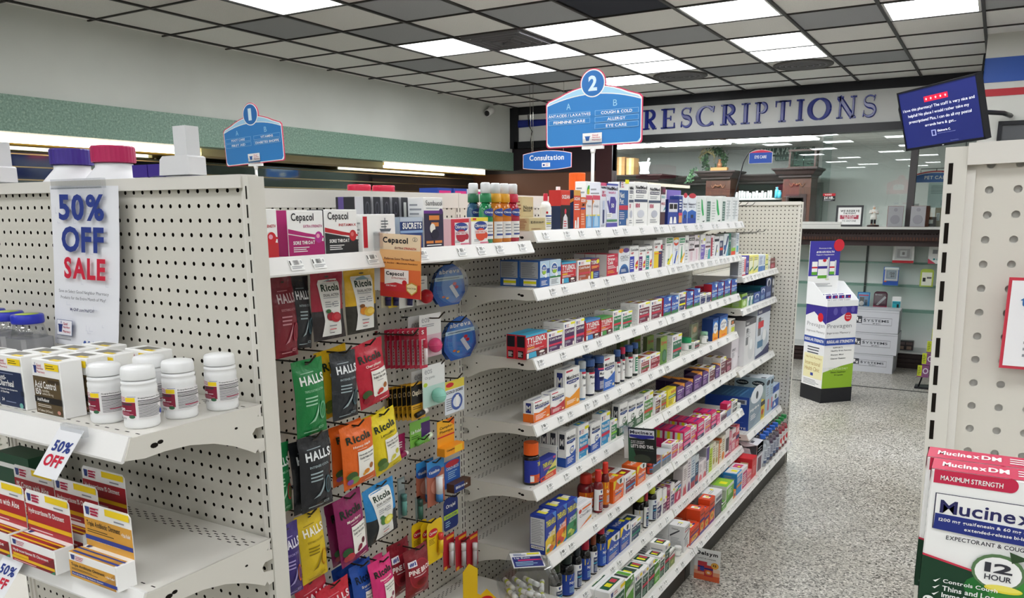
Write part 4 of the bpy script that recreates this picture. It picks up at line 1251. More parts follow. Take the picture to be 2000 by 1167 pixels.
# end shelves facing the camera
EZ = H - 0.328
for k,(z,cx,w_,lb) in enumerate(((EZ,-1.508,0.85,'cream end shelf holding white vitamin bottles and acid control cartons'),(H - 0.578,-1.508,0.85,'lower cream end shelf holding ointment cartons'),
                                     (H - 0.326,0.425,0.88,'cream end shelf under the white and green expectorant cartons'))):
 shelf(lb,(cx,0.9685 if k < 2 else 0.980,z),0,w_,0.255 if k < 2 else 0.29,0,0)
# plain spines carrying on behind the other end panels (mostly hidden from here)
for x,lb,y0,y1 in ((0.42,'cream pegboard spine of the gondola behind the expectorant end panel',1.04,5.5),(-3.55,'cream pegboard spine of the gondola under the aisle one sign',1.3,5.6)):
 t = thing('gondola_spine',lb,'shelving unit',(x,0,0))
 for s in (1,-1):
  m = MB().add([(y0,0,0.15),(y1,0,0.15),(y1,0,H + 0.01),(y0,0,H + 0.01)],[(0,1,2,3)],PEG)
  m.obj('pegboard',t,(0.02 * s,0,0),math.pi / 2)
 MB().box((-0.023,y0,H + 0.01),(0.023,y1,H + 0.055),STEEL2).obj('top_rail',t)
 MB().box((-0.4,y0,0),(0.4,y1,0.14),mt('#26251f',0.45)).obj('kick_plate',t)
 MB().box((-0.42,y0,0.14),(0.42,y1,0.165),STEEL2).obj('deck',t)
# ---------------------------------------------------------------- aisle signs
def aisle_sign(lb,num,A,B,loc,base,roll):
 t = thing('aisle_sign',lb,'sign',loc,0)
 W_,hb = 0.455,0.20
 def outline(g,dome=True):
  w_ = W_ - 2 * g
  r = 0.016
  p = []
  for cx,cz,a0 in ((-w_ / 2 + r,g + r,180),(w_ / 2 - r,g + r,270)):
   p += [(cx + r * math.cos(math.radians(a0 + 90 * i / 4)),cz + r * math.sin(math.radians(a0 + 90 * i / 4))) for i in range(5)]
  p += [(w_ / 2,hb - g - 0.012),(w_ / 2 - 0.012,hb - g)]
  for i in range(1,12):
   u = 1 - 2 * i / 12.0
   p.append((u * (w_ / 2 - 0.03),hb - g + 0.052 * (1 - u * u)))
  p += [(-w_ / 2 + 0.012,hb - g),(-w_ / 2,hb - g - 0.012)]
  return p
 circ = lambda r,n=32: [(r * math.cos(2 * math.pi * q / n),0.258 + r * math.sin(2 * math.pi * q / n)) for q in range(n)]
 P = lambda u,v,d: (u,d,v)
 m = MB()
 m.prism(outline(0.0),P,0,0.004,mt('#d23a62',0.4))
 m.prism(circ(0.061),P,0,0.004,mt('#d23a62',0.4))
 m.prism(outline(0.004),P,-0.0006,0,mt('w',0.4))
 m.prism(circ(0.057),P,-0.0018,0,mt('w',0.4))
 m.prism(outline(0.008),P,-0.0010,-0.0006,mt('#a6d3ec',0.4))
 w_ = W_ / 2 - 0.008
 pts = [(-w_,0.0235),(-w_ + 0.014,0.0085),(w_ - 0.014,0.0085),(w_,0.0235)] + [(w_ - 2 * w_ * i / 14,0.178 + 0.036 * (1 - (i / 7.0 - 1) ** 2)) for i in range(15)]
 m.prism(pts,P,-0.0014,-0.0010,mt('#3581c6',0.4))
 m.prism([(a,b + 0.003) for a,b in []] or [(w_ - 2 * w_ * i / 14,0.178 + 0.036 * (1 - (i / 7.0 - 1) ** 2)) for i in range(15)] + [(-w_ + 2 * w_ * i / 14,0.182 + 0.036 * (1 - (i / 7.0 - 1) ** 2)) for i in range(15)],P,-0.0016,-0.0010,mt('w',0.4))
 m.prism(circ(0.052),P,-0.0024,-0.0018,mt('#2f72b8',0.4))
 m.obj('panel',t)
 m = MB()
 sf = plane_sf((-W_ / 2,-0.0022,0),(W_,0,0),(0,0,0.32))
 els = [T(num,0.455 if num == '2' else 0.468,0.71,0.545 if num == '2' else 0.522,0.905,'#d6ecf8',2 if num == '2' else 1),T('A',0.225,0.495,0.27,0.575,'#9fd4ee',0),T('B',0.71,0.495,0.75,0.575,'#9fd4ee',0)]
 def rows(x0,x1,ls):
  z = 0.455
  for s in ls:
   f = min(0.45,0.026 * len(s))
   c = (x0 + x1) / 2
   els.extend([R(x0,z - 0.068,x1,z,'#8fc1e6'),R(x0 + 0.004,z - 0.063,x1 - 0.004,z - 0.005,'#3581c6'),T(s,c - f / 2,z - 0.053,c + f / 2,z - 0.016,'w',1)])
   z -= 0.085
 rows(0.035,0.475,A)
 rows(0.525,0.965,B)
 els += [R(0.4,0.045,0.6,0.17,'w'),G([(0.425,0.125),(0.475,0.125),(0.465,0.07),(0.435,0.07)],'#2d5fa8'),R(0.42,0.122,0.48,0.13,'#2d5fa8'),
   T('Good',0.5,0.128,0.56,0.152,'#c23a5a'),T('Neighbor',0.5,0.096,0.585,0.12,'#c23a5a'),T('Pharmacy',0.5,0.064,0.59,0.088,'#c23a5a')]
 art(m,sf,els)
 m.obj('lettering',t)
 for o in list(t.children):
  o.rotation_euler = (0,-roll,0)
 m = MB()
 m.box((-0.05,-0.004,-0.012),(0.05,0.012,0.002),mt('w',0.4))
 m.box((-0.045,-0.006,0.0),(0.045,-0.003,0.03),PLASTIC)
 m.tube([(0,0.004,-0.01),(0,0.004,-0.03)],[0.013,0.009],mt('w',0.4),10)
 m.tube([(0,0.004,-0.03),(0,0.004,base - loc[2] + 0.008)],0.0075,mt('w',0.4),10)
 m.lathe([(0.03,base - loc[2] + 0.001),(0.03,base - loc[2] + 0.006),(0.012,base - loc[2] + 0.012)],mt('w',0.4),16)
 m.obj('post',t)
 return t
aisle_sign('large blue aisle sign with a round 2, A and B lists, on a white post','2',['ANTACIDS / LAXATIVES','FEMININE CARE'],['COUGH & COLD','ALLERGY','EYE CARE'],(-1.547,3.315,H + 0.276),H + 0.058,math.radians(0.6))
aisle_sign('blue aisle sign with a round 1, listing foot care, first aid and vitamins','1',['FOOT CARE','FIRST AID'],['VITAMINS','DIABETES SHOPPE'],(-3.53,3.23,H + 0.262),H + 0.055,math.radians(2.6))
# eye care flag on a bent wire
t = thing('aisle_flag','small blue EYE CARE flag hanging from a bent black wire','sign',(-1.545,5.50,H + 0.0585))
pth = [(0.0,0,0.0)] + [(0.01 + 0.02 * i / 8,0,0.22 * i / 8) for i in range(1,9)] + [(0.03 + 0.085 * (1 - math.cos(a)),0,0.22 + 0.14 * math.sin(a)) for a in [math.pi * i / 14 for i in range(1,12)]]
MB().tube(pth,0.0035,BLACK).lathe([(0.02,0),(0.02,0.004)],BLACK,12).obj('wire',t)
m = MB()
fl = [(-0.075,-0.05),(0.075,-0.05),(0.075,0.018)] + [(0.075 - 0.15 * i / 8,0.018 + 0.018 * (1 - (i / 4.0 - 1) ** 2)) for i in range(1,8)] + [(-0.075,0.018)]
m.prism(fl,lambda u,v,d: (u,d,v),0,0.003,mt('w',0.4))
m.prism([(u * 0.97,v * 0.94 + 0.0) for u,v in fl],lambda u,v,d: (u,d,v),-0.0006,0,mt('#c8344e',0.4))
m.prism([(u * 0.97,min(v,0.02 - 0.00) * 0.94 - 0.001) for u,v in fl],lambda u,v,d: (u,d,v),-0.0012,-0.0006,mt('#2b4fa3',0.4))
art(m,plane_sf((-0.075,-0.0013,-0.05),(0.15,0,0),(0,0,0.086)),[T('EYE CARE',0.25,0.36,0.75,0.58,'w',1)])
m.obj('flag',t,(0.175,0,0.29))
t.children[-1].rotation_euler = (0,math.radians(8),math.radians(38))
# ---------------------------------------------------------------- on top of the candy end panel
def upright_clip(lb,x):
 t = thing('sign_base',lb,'sign holder',(x,0.985,TOPZ))
 MB().box((-0.055,-0.02,0),(0.035,0.04,0.003),PLASTIC).obj('plate',t)
 m = MB().prism([(-0.042,0.003),(0.04,0.003),(0.04,0.033),(0.034,0.036),(-0.03,0.036),(-0.038,0.03)],lambda u,v,d: (u,d,v),-0.016,0.02,mt('#dcdcde',0.35))
 m.obj('foot',t)
 MB().box((-0.001,-0.012,0.036),(0.032,0.016,0.086),mt('#d6d7d9',0.35)).obj('post',t)
upright_clip('white plastic sign base on the end panel beside the small purple lids',-1.262)
upright_clip('white plastic sign base on the end panel beyond the purple-capped bottle',-1.863)
def jug(lb,x,y,capc,r,seed):
 t = thing('supplement_bottle',lb,'bottle',(x,y,H - 0.0695),0,'capped bottles behind the end panel')
 m = MB().lathe([(0.078,0),(0.082,0.004),(0.082,0.1),(0.07,0.13),(0.05,0.153),(0.038,0.167),(0.038,0.175)],mt('#e6e7ea',0.4),28)
 m.obj('body',t)
 c = MB()
 n = 60
 prof = []
 vs,fs = [],[]
 for z in (0.176,0.178,0.208,0.211):
  for k in range(n):
   a = 2 * math.pi * k / n
   q = 0.044 + (0.0007 if k % 2 else 0) - (0.002 if z in (0.176,0.211) else 0)
   vs.append((q * math.cos(a),q * math.sin(a),z))
 for i in range(3):
  for k in range(n):
   a,b = i * n + k,i * n + (k + 1) % n
   fs.append((a,b,b + n,a + n))
 fs.append(tuple(range(3 * n,4 * n)))
 c.add(vs,fs,mt(capc,0.4))
 c.obj('cap',t)
 b = MB()
 if seed:
  b.add([(-0.05,-0.078,0.07),(-0.02,-0.082,0.075),(-0.018,-0.075,0.085),(-0.045,-0.072,0.083)],[(0,1,2,3)],mt('#c8d93a'))
  b.obj('sticker',t)
jug('white bottle with a ribbed purple cap behind the sale sign',-1.815,1.125,'#3d2a86',0.04,1)
jug('white bottle with a ribbed crimson cap behind the sale sign',-1.662,1.125,'#b01f56',0.04,0)
for k,x in enumerate((-1.489,-1.440,-1.391)):
 t = thing('lidded_jar','small jar with a square purple lid behind the end panel, %s from the crimson cap' % ORD[k + 1],'jar',(x,1.085,H + 0.0605 - 0.13 - 0.0),0,'purple-lidded jars')
 MB().box((-0.021,-0.021,0),(0.021,0.021,0.14),mt('#e6e7ea',0.4)).obj('body',t)
 MB().box((-0.023,-0.023,0.14),(0.023,0.023,0.164),mt('#3d2a86',0.35)).obj('lid',t)
# aisle one side, showing over the spine
for k,y in enumerate((2.02,2.14)):
 t = thing('tablet_jar','jar with a clear red lid showing over the candy spine, %s of two' % ORD[k + 1],'jar',(-1.75,y,H - 0.0695),0,'red-lidded jars')
 MB().lathe([(0.034,0),(0.036,0.01),(0.036,0.12),(0.034,0.128)],mt('#e9dfe0',0.4),20).obj('body',t)
 MB().lathe([(0.037,0.128),(0.037,0.152),(0.035,0.155)],mt('#d22a4a',0.25),20).obj('lid',t)
for k,(y,c,lb) in enumerate(((2.43,'#24439a','blue and white antacid carton over the spine, beside the red lids'),(2.53,'#24439a','blue and white antacid carton over the spine, beyond its twin'),(2.66,'#e6e6e6','long white carton over the spine behind the throat sprays'))):
 w_ = 0.085 if k < 2 else 0.14
 m = MB().box((-0.04,-w_ / 2,0),(0.04,w_ / 2,0.153),mt(c,0.45))
 art(m,plane_sf((0.04,-w_ / 2,0),(0,w_,0),(0,0,0.153)),[R(0.1,0.1,0.95,0.9,'w'),R(0.1,0.86,0.95,0.94,'#d0207a'),L(0.2,0.3,0.9,0.7,4)])
 art(m,plane_sf((-0.04,-w_ / 2,0),(0.08,0,0),(0,0,0.153)),[E(0.6,0.75,0.2,0.13,'w')] if k < 2 else [L(0.1,0.6,0.9,0.9,4)])
 tag(m.obj('carton',None,(-1.75,y,H - 0.0695)),lb,'box')
# ================================================================ hanging candy and lip care
def pouch_mesh(w_,h,base,els,lower=None,bulge=0.016,hole=True,header=0.13,seed=0):
 rnd = random.Random(seed)
 ph = [rnd.uniform(0,6.28) for _ in range(4)]
 def depth(u,v):
  a = max(0.0,math.sin(math.pi * min(1,max(0,u)))) ** 0.55
  vv = min(1.0,max(0.0,v / (1 - header)))
  b = max(0.0,math.sin(math.pi * vv)) ** 0.6 if vv < 1 else 0
  wr = 1 + 0.10 * math.sin(7 * u + ph[0] + 3 * v) + 0.08 * math.sin(11 * v + ph[1] + 4 * u)
  return bulge * a * b * wr
 def sf(u,v,l):
  x = (u - 0.5) * w_ * (1 - 0.03 * math.sin(math.pi * v)) + 0.002 * math.sin(5 * v + ph[2])
  y = -depth(u,v) - l - 0.004 * (1 - v) + 0.0025 * math.sin(6 * u + ph[3]) * (v > 0.86)
  return Vector((x,y,-h + v * h))
 def bk(u,v,l):
  p = sf(u,v,0)
  return Vector((p.x,0.55 * depth(u,v) + 0.0008 - 0.004 * (1 - v) + 0.0025 * math.sin(6 * u + ph[3]) * (v > 0.86),p.z))
 m = MB()
 NU,NV = 12,18
 for f,fl in ((sf,0),(bk,1)):
  vs = [f(i / NU,j / NV,0) for j in range(NV + 1) for i in range(NU + 1)]
  for j in range(NV):
   fs = []
   for i in range(NU):
    q = (j * (NU + 1) + i,j * (NU + 1) + i + 1,(j + 1) * (NU + 1) + i + 1,(j + 1) * (NU + 1) + i)
    fs.append(q if not fl else q[::-1])
   m.add(vs if j == 0 else [],fs if j == 0 else [],foil(base),True)
   if j:
    o = len(m.v) - len(vs)
    c = base
    if lower and (j + 0.5) / NV < lower[1]:
     c = lower[0]
    k = m.mi(foil(c))
    for q in fs:
     m.f.append(tuple(i + o for i in q))
     m.m.append(k)
     m.s.append(True)
   elif lower:
    k = m.mi(foil(lower[0]))
    m.m[-len(fs):] = [k] * len(fs)
 art(m,sf,els,NU * 2,NV * 2,0.0012,0.00025,rough=0.35)
 if hole:
  art(m,sf,[E(0.5,0.94,0.07,0.012,'#3a352d')],1,1,0.002)
 return m.mesh('pouch')
def halls(c,sub,leaf='#4f6f78',hi='#e8ecee',swoosh='#9fb0b5'):
 return c,[T('HALLS',0.13,0.68,0.93,0.80,hi,2),L(0.2,0.825,0.75,0.845,1,swoosh),T(sub,0.2,0.585,0.82,0.615,swoosh,1),L(0.2,0.4,0.66,0.54,3,swoosh),
               G([(0.28,0.17),(0.45,0.24),(0.62,0.42),(0.58,0.3),(0.45,0.19)],swoosh),E(0.76,0.31,0.13,0.12,leaf),E(0.76,0.31,0.10,0.095,c),G([(0.70,0.2),(0.72,0.2),(0.83,0.41),(0.81,0.41)],leaf),
               G([(0.74,0.29),(0.75,0.285),(0.69,0.36),(0.68,0.355)],leaf),L(0.15,0.055,0.7,0.08,1,swoosh),R(0.6,0.075,0.78,0.105,swoosh),R(0.62,0.082,0.76,0.098,c)],None
def ric_tall(c,low,fruit):
 return c,[G([(0.2,0.06),(0.8,0.06),(0.74,0.3),(0.84,0.84),(0.8,0.9),(0.2,0.9),(0.16,0.84),(0.26,0.3)],'#e6e6e2'),G([(0.28,0.84),(0.38,0.88),(0.46,0.855),(0.56,0.9),(0.66,0.86),(0.74,0.84)],'#8fb0bc'),
               T('Ricola',0.24,0.73,0.78,0.835,'#17301f',2),T('DUAL ACTION',0.28,0.655,0.74,0.695,'#4c4c4a'),L(0.27,0.625,0.73,0.645,1),L(0.3,0.49,0.48,0.59,3,'grey'),L(0.54,0.49,0.72,0.59,3,'grey'),
               R(0.495,0.515,0.525,0.565,'grey'),R(0.48,0.533,0.54,0.548,'grey'),E(0.42,0.36,0.11,0.065,fruit[0]),E(0.58,0.34,0.16,0.075,fruit[1]),E(0.6,0.35,0.10,0.045,fruit[2]),E(0.36,0.44,0.07,0.03,fruit[3]),
               L(0.36,0.2,0.64,0.24,1),L(0.38,0.15,0.62,0.18,1,'red'),L(0.38,0.1,0.58,0.125,1,'k')],(low,0.44)
def ric_sq(c,sub,ink,fruit,berry,subc='#f4efe2'):
 return c,[T('Ricola',0.12,0.71,0.86,0.83,ink,2),T(sub,0.26,0.615,0.78,0.665,subc,1),L(0.36,0.585,0.68,0.6,1,subc),R(0.36,0.14,0.9,0.56,'#f0eee6'),T('Naturally Soothing',0.39,0.475,0.87,0.515,'#4a4a48',1),T('Relief that Lasts',0.41,0.425,0.83,0.465,'#4a4a48',1),
               L(0.5,0.375,0.76,0.395,1),E(0.76,0.27,0.07,0.045,fruit[0]),E(0.6,0.21,0.09,0.04,fruit[1]),E(0.52,0.18,0.05,0.025,fruit[2]),E(0.17,0.22,0.14,0.07,berry[0]),E(0.24,0.14,0.13,0.06,berry[1]),E(0.12,0.13,0.08,0.045,berry[2]),L(0.55,0.055,0.85,0.08,1,subc)],None
def pouch(lb,d,Y,Z,w_,h,X,roll=0,grp='hanging pouches of cough drops',seed=0,hole=True,cat='candy pouch'):
 base,els,low = d
 me = pouch_mesh(w_,h,base,els,low,0.016 if h > 0.12 else 0.01,hole,0.13,seed)
 o = put('candy_pouch',me,None,(X,Y,Z),math.pi / 2)
 o.rotation_euler = (0,math.radians(roll),math.pi / 2)
 return tag(o,lb,cat,grp)
def hook(lb,Y,Z,x1,tip=1):
 m = MB()
 pts = [(0.002,0,0.0),(x1 - XB - 0.03,0,0.004),(x1 - XB - 0.006,0,0.006),(x1 - XB + 0.012,0,0.024)]
 m.tube(pts,0.0023,WIRE,6)
 m.box((0.0005,-0.006,-0.004),(0.003,0.006,0.007),CHROME)
 return tag(m.obj('peg_hook',None,(XB,Y,Z)),lb,'peg hook','peg hooks on the candy pegboard')
def hang_card(lb,Y,Z,w_,h,X,back,els,item=None,roll=0,grp=None,rtop=0.0,turn=0.0,cat='card pack'):
 """Thin card pack hung on a hook: card plus the moulded item on it. Origin at the top edge."""
 t = thing('card_pack',lb,cat,(X,Y,Z),0,grp)
 t.rotation_euler = (0,math.radians(roll),math.pi / 2 + math.radians(turn))
 m = MB()
 r = rtop * w_ / 2
 n = 7
 if r > 0:
  pts = [(-w_ / 2,-h + r * 0.4),(-w_ / 2 + r * 0.4,-h),(w_ / 2 - r * 0.4,-h),(w_ / 2,-h + r * 0.4)] + [(w_ / 2 - r + r * math.cos(math.pi / 2 * i / n),-r + r * math.sin(math.pi / 2 * i / n)) for i in range(n + 1)] + \
              [(-w_ / 2 + r + r * math.cos(math.pi / 2 + math.pi / 2 * i / n),-r + r * math.sin(math.pi / 2 + math.pi / 2 * i / n)) for i in range(n + 1)]
 else:
  pts = [(-w_ / 2,-h),(w_ / 2,-h),(w_ / 2,0),(-w_ / 2,0)]
 m.prism(pts,lambda u,v,d: (u,d,v),0,0.0012,mt(back,0.35))
 art(m,plane_sf((-w_ / 2,0,-h),(w_,0,0),(0,0,h)),els)
 m.obj('card',t)
 if item:
  q = MB()
  k = item[0]
  if k == 'stick':                      # lying or leaning lip balm tube
   _,x0,z0,x1,z1,rr,c,capc = item
   a,b = Vector((x0 * w_,-rr - 0.0015,z0 * h - h)),Vector((x1 * w_,-rr - 0.0015,z1 * h - h))
   q.tube([a,a + (b - a) * 0.68],rr,mt(c,0.3),12)
   q.tube([a + (b - a) * 0.68,b],rr * 1.06,mt(capc,0.3),12)
   q.obj('tube',t)
  elif k == 'egg':
   _,z0,rr,c = item
   q.sphere((0,-rr * 0.8,z0 * h - h),rr,mt(c,0.25),12,1.05)
   q.lathe([(rr * 1.02,z0 * h - h + 0.0),(rr * 1.03,z0 * h - h + 0.0012),(rr * 1.02,z0 * h - h + 0.0024)],mt(c,0.5),24,(0,-rr * 0.8))
   q.obj('balm',t)
  elif k == 'box':
   _,x0,z0,x1,z1,d,c,e2 = item
   a,b = (x0 - 0.5) * w_,(x1 - 0.5) * w_
   q.box((a,-d,z0 * h - h),(b,-0.0005,z1 * h - h),mt(c,0.4))
   art(q,plane_sf((a,-d,z0 * h - h),(b - a,0,0),(0,0,(z1 - z0) * h)),e2)
   q.obj('carton',t)
  elif k == 'dome':
   _,x0,z0,x1,z1,d = item
   cx,cz,rx,rz_ = (x0 + x1 - 1) / 2 * w_,(z0 + z1) / 2 * h - h,(x1 - x0) / 2 * w_,(z1 - z0) / 2 * h
   N_ = 20
   for ra,ya,rb_,yb in ((1.0,-0.001,0.93,-d),(0.93,-d,0.0,-d)):
    va = [(cx + rx * ra * math.cos(2 * math.pi * i / N_),ya,cz + rz_ * ra * math.sin(2 * math.pi * i / N_)) for i in range(N_)]
    vb = [(cx + rx * rb_ * math.cos(2 * math.pi * i / N_),yb,cz + rz_ * rb_ * math.sin(2 * math.pi * i / N_)) for i in range(N_)]
    q.add(va + vb,[(i,(i + 1) % N_,(i + 1) % N_ + N_,i + N_) for i in range(N_)],PLASTIC,True)
   q.obj('dome',t)
 return t
pouch('dark red pouch of cherry cough drops in the top row beside the end panel',halls('#7d1c2c','SOOTHING ACTION','#a8384a','#d9c2c6','#c98a94'),1.2956,H-0.1400,0.0671,0.1793,-1.36,-1.3695,seed=1)
pouch('black cough drop pouch in the top row between two red pouches',halls('#23262b','INTENSE COOL'),1.3649,H-0.1424,0.0571,0.167,-1.372,2.3096,seed=2)
pouch('red-topped tall pouch with cherries on a white panel',ric_tall('#a5203a','#2a2426',('#9a1c2c','#b8202f','#c93a44','#3c6a3c')),1.4337,H-0.1387,0.1085,0.1582,-1.356,0,seed=3)
pouch('yellow-topped tall pouch with lemons on a white panel',ric_tall('#e0b21e','#2a2820',('#d98a2a','#e0b23a','#f0d060','#7a4a1e')),1.5579,H-0.1387,0.1174,0.1581,-1.36,0,seed=4)
pouch('bright green cough drop pouch in the second row',halls('#137a3c','TRIPLE SOOTHING ACTION','#6fb08a','#e8f0ea','#9fd0b0'),1.3396,H-0.3303,0.097,0.1778,-1.34,-1.4723,seed=5)
pouch('yellow pouch mostly hidden behind the black one in the second row',ric_sq('#d9ae1c','Lemon','#1f2f1f',('#d98a2a','#e0b23a','#f0d060'),('#6a7a2a','#7a8a3a','#6a7a2a')),1.4713,H-0.3279,0.1132,0.1698,-1.3900000000000001,-6.164,seed=6)
pouch('black cough drop pouch in the second row, beside the green one',halls('#262a30','INTENSE COOL'),1.4684,H-0.3311,0.0909,0.1676,-1.348,0,seed=7)
pouch('red pouch with a honey dipper panel in the second row',ric_sq('#c01f38','CherryHoney','#14261a',('#a8642a','#c9402a','#b8202f'),('#3c5a30','#a02030','#8a1a2a')),1.5726,H-0.3231,0.1168,0.1675,-1.36,-7.3582,seed=8)
pouch('green pouch with a melon slice, mostly hidden by the end panel',halls('#1f7a44','WATERMELON','#c0303c','#e8f0ea','#9fd0b0'),1.2584,H-0.5163,0.0764,0.1653,-1.37,1.3147,seed=9)
pouch('black cough drop pouch in the third row, hung before another',halls('#1f2126','INTENSE COOL'),1.3374,H-0.5081,0.1029,0.1782,-1.33,0,seed=10)
pouch('black cough drop pouch in the third row, hung behind another',halls('#1c1e22','INTENSE COOL'),1.3386,H-0.5213,0.0984,0.1764,-1.36,0,seed=11)
pouch('orange herb pouch behind the foremost orange one',ric_sq('#d9601c','Honey-Herb','#14261a',('#a8642a','#d98a2a','#e0a23a'),('#3c5a30','#7a9a4a','#8a4a9a')),1.5017,H-0.5238,0.1209,0.1535,-1.3800000000000001,-1.883,seed=12)
pouch('orange herb pouch with a honey dipper panel, foremost in the third row',ric_sq('#e0661c','Honey-Herb','#14261a',('#a8642a','#d98a2a','#e0a23a'),('#3c5a30','#7a9a4a','#8a4a9a')),1.4869,H-0.5133,0.1203,0.1615,-1.3350000000000002,-3.4632,seed=13)
pouch('yellow lemon mint pouch in the third row',ric_sq('#e6cf1e','LemonMint','#14261a',('#c9c23a','#d8cf4a','#e6de6a'),('#4a6a30','#6a8a4a','#5a7a3a'),'#5a5a18'),1.6143,H-0.5178,0.1091,0.1637,-1.36,-10.1615,seed=14)
pouch('yellow lemon mint pouch hung behind its twin',ric_sq('#dcc61c','LemonMint','#14261a',('#c9c23a','#d8cf4a','#e6de6a'),('#4a6a30','#6a8a4a','#5a7a3a'),'#5a5a18'),1.6161,H-0.5251,0.1104,0.1529,-1.3880000000000001,-9.2816,seed=15)
pouch('purple fruit cough drop pouch in the fourth row beside the end panel',halls('#3a2a72','ASSORTED','#d9702a','#e6e2f0','#a89ad0'),1.2368,H-0.6950,0.0674,0.1734,-1.33,-1.1038,seed=16)
pouch('yellow honey lemon cough drop pouch in the fourth row',halls('#d9bb22','SOOTHING SYRUP CENTER','#c98a1e','#f4efe0','#8a7414'),1.3374,H-0.7033,0.0857,0.1753,-1.36,-2.772,seed=17)
pouch('magenta berry pouch hung behind its twin in the fourth row',ric_sq('#74194a','Mixed Berry','#14261a',('#5a1a2a','#8a1a3a','#7a1a2a'),('#2f5a34','#a02a3a','#8a2a3a')),1.474,H-0.7209,0.1041,0.1705,-1.3900000000000001,-5.1328,seed=18)
pouch('magenta berry pouch with an immune system panel in the fourth row',ric_sq('#8a1f5a','Mixed Berry','#14261a',('#5a1a2a','#8a1a3a','#7a1a2a'),('#2f5a34','#c0404a','#a83a44')),1.4569,H-0.6956,0.1037,0.1832,-1.348,-6.9658,seed=19)
pouch('blue-topped tall pouch with a lemon on a white panel',ric_tall('#2585c4','#23282a',('#4a7a3a','#d8cf4a','#ece67a','#3c6a3c')),1.5921,H-0.7090,0.1267,0.1559,-1.36,-5.5612,seed=20)
pouch('red pouch low on the candy pegboard, hung behind its twin',halls('#a81c30','CHERRY','#7a1420','#e8d0d4','#d08a94'),1.3266,H-0.8733,0.1038,0.1731,-1.36,-6.4236,seed=21)
pouch('red pouch low on the candy pegboard, hung before its twin',halls('#c01f34','CHERRY','#7a1420','#e8d0d4','#d08a94'),1.3846,H-0.9028,0.1139,0.1621,-1.34,-3.8012,seed=22)
pouch('blue strong mint pouch low on the candy pegboard, third from the front',ric_sq('#2450a8','Strong','#101a30',('#4a8ac9','#5a9ad9','#6aaae0'),('#2a4a8a','#3a6ab0','#2a4a8a')),1.5513,H-0.9363,0.1114,0.1814,-1.445,-3.1767,seed=23)
pouch('blue strong mint pouch low on the candy pegboard, second from the front',ric_sq('#2450a8','Strong','#101a30',('#4a8ac9','#5a9ad9','#6aaae0'),('#2a4a8a','#3a6ab0','#2a4a8a')),1.5349,H-0.9208,0.0971,0.1786,-1.405,-3.3381,seed=24)
pouch('blue strong mint pouch low on the candy pegboard, first from the front',ric_sq('#2450a8','Strong','#101a30',('#4a8ac9','#5a9ad9','#6aaae0'),('#2a4a8a','#3a6ab0','#2a4a8a')),1.521,H-0.9070,0.083,0.1762,-1.368,-3.503,seed=25)
pouch('pink pouch low on the candy pegboard, hung behind its twin',ric_sq('#c42468','Echinacea','#14261a',('#8a3a5a','#a84a6a','#c06a8a'),('#4a6a30','#a8406a','#b85a8a')),1.5893,H-0.9223,0.0707,0.1598,-1.3800000000000001,-4.0399,seed=26)
pouch('pink pouch low on the candy pegboard, hung before its twin',ric_sq('#d92e78','Honeysuckle','#14261a',('#8a3a5a','#a84a6a','#c06a8a'),('#4a6a30','#a8406a','#b85a8a')),1.5672,H-0.9069,0.0901,0.1528,-1.34,-3.9091,seed=27)
pouch('dark red throat drop pouch hung behind its twin beside the yellow lip balm cards',('#7c1a26',[E(0.5,0.47,0.42,0.3,'#a82a38'),E(0.5,0.47,0.39,0.275,'#8f1f2c'),T('PINE BROS',0.06,0.5,0.94,0.6,'#f2e6e2',2),L(0.2,0.44,0.8,0.48,1,'#e8c8c4'),E(0.5,0.32,0.2,0.07,'#6a121c'),R(0.06,0.66,0.36,0.78,'#ece8ec'),T('#1',0.1,0.68,0.32,0.76,'#2c3a8a',2),L(0.3,0.08,0.7,0.12,1,'#e8c8c4')],None),1.7295,H-0.9339,0.0965,0.1633,-1.4100000000000001,-2.4462,seed=28)
pouch('dark red throat drop pouch with a round emblem beside the yellow lip balm cards',('#7c1a26',[E(0.5,0.47,0.42,0.3,'#a82a38'),E(0.5,0.47,0.39,0.275,'#8f1f2c'),T('PINE BROS',0.06,0.5,0.94,0.6,'#f2e6e2',2),L(0.2,0.44,0.8,0.48,1,'#e8c8c4'),E(0.5,0.32,0.2,0.07,'#6a121c'),R(0.06,0.66,0.36,0.78,'#ece8ec'),T('#1',0.1,0.68,0.32,0.76,'#2c3a8a',2),L(0.3,0.08,0.7,0.12,1,'#e8c8c4')],None),1.7637,H-0.9537,0.1122,0.1488,-1.37,1.134,seed=29)
hook('dark wire peg hook, first row, over the dark red pouch',1.2947,H-0.1392,-1.32)
hook('dark wire peg hook, first row, over the yellow-topped pouch',1.5542,H-0.1430,-1.34)
hook('dark wire peg hook, first row, over the upper blue dome pack',1.9911,H-0.1570,-1.38)
hook('dark wire peg hook, second row, over the green pouch',1.3368,H-0.3413,-1.32)
hook('dark wire peg hook, second row, over the black pouch',1.4592,H-0.3373,-1.32)
hook('dark wire peg hook, second row, over the red pouch',1.5712,H-0.3350,-1.34)
hook('dark wire peg hook, third row, over the black pouches',1.3346,H-0.5163,-1.31)
hook('dark wire peg hook, third row, over the orange pouches',1.48,H-0.5231,-1.31)
hook('dark wire peg hook, third row, over the lemon mint pouch',1.6147,H-0.5279,-1.34)
hook('dark wire peg hook, fourth row, over the yellow pouch',1.3336,H-0.7113,-1.34)
hook('dark wire peg hook, fourth row, over the magenta pouch',1.449,H-0.7042,-1.32)
hook('dark wire peg hook, fourth row, over the blue-topped pouch',1.593,H-0.7190,-1.34)
hook('dark wire peg hook, bottom row, over the red pouches',1.3791,H-0.9084,-1.32)
hook('dark wire peg hook, bottom row, over the blue pouches',1.5087,H-0.9128,-1.34)
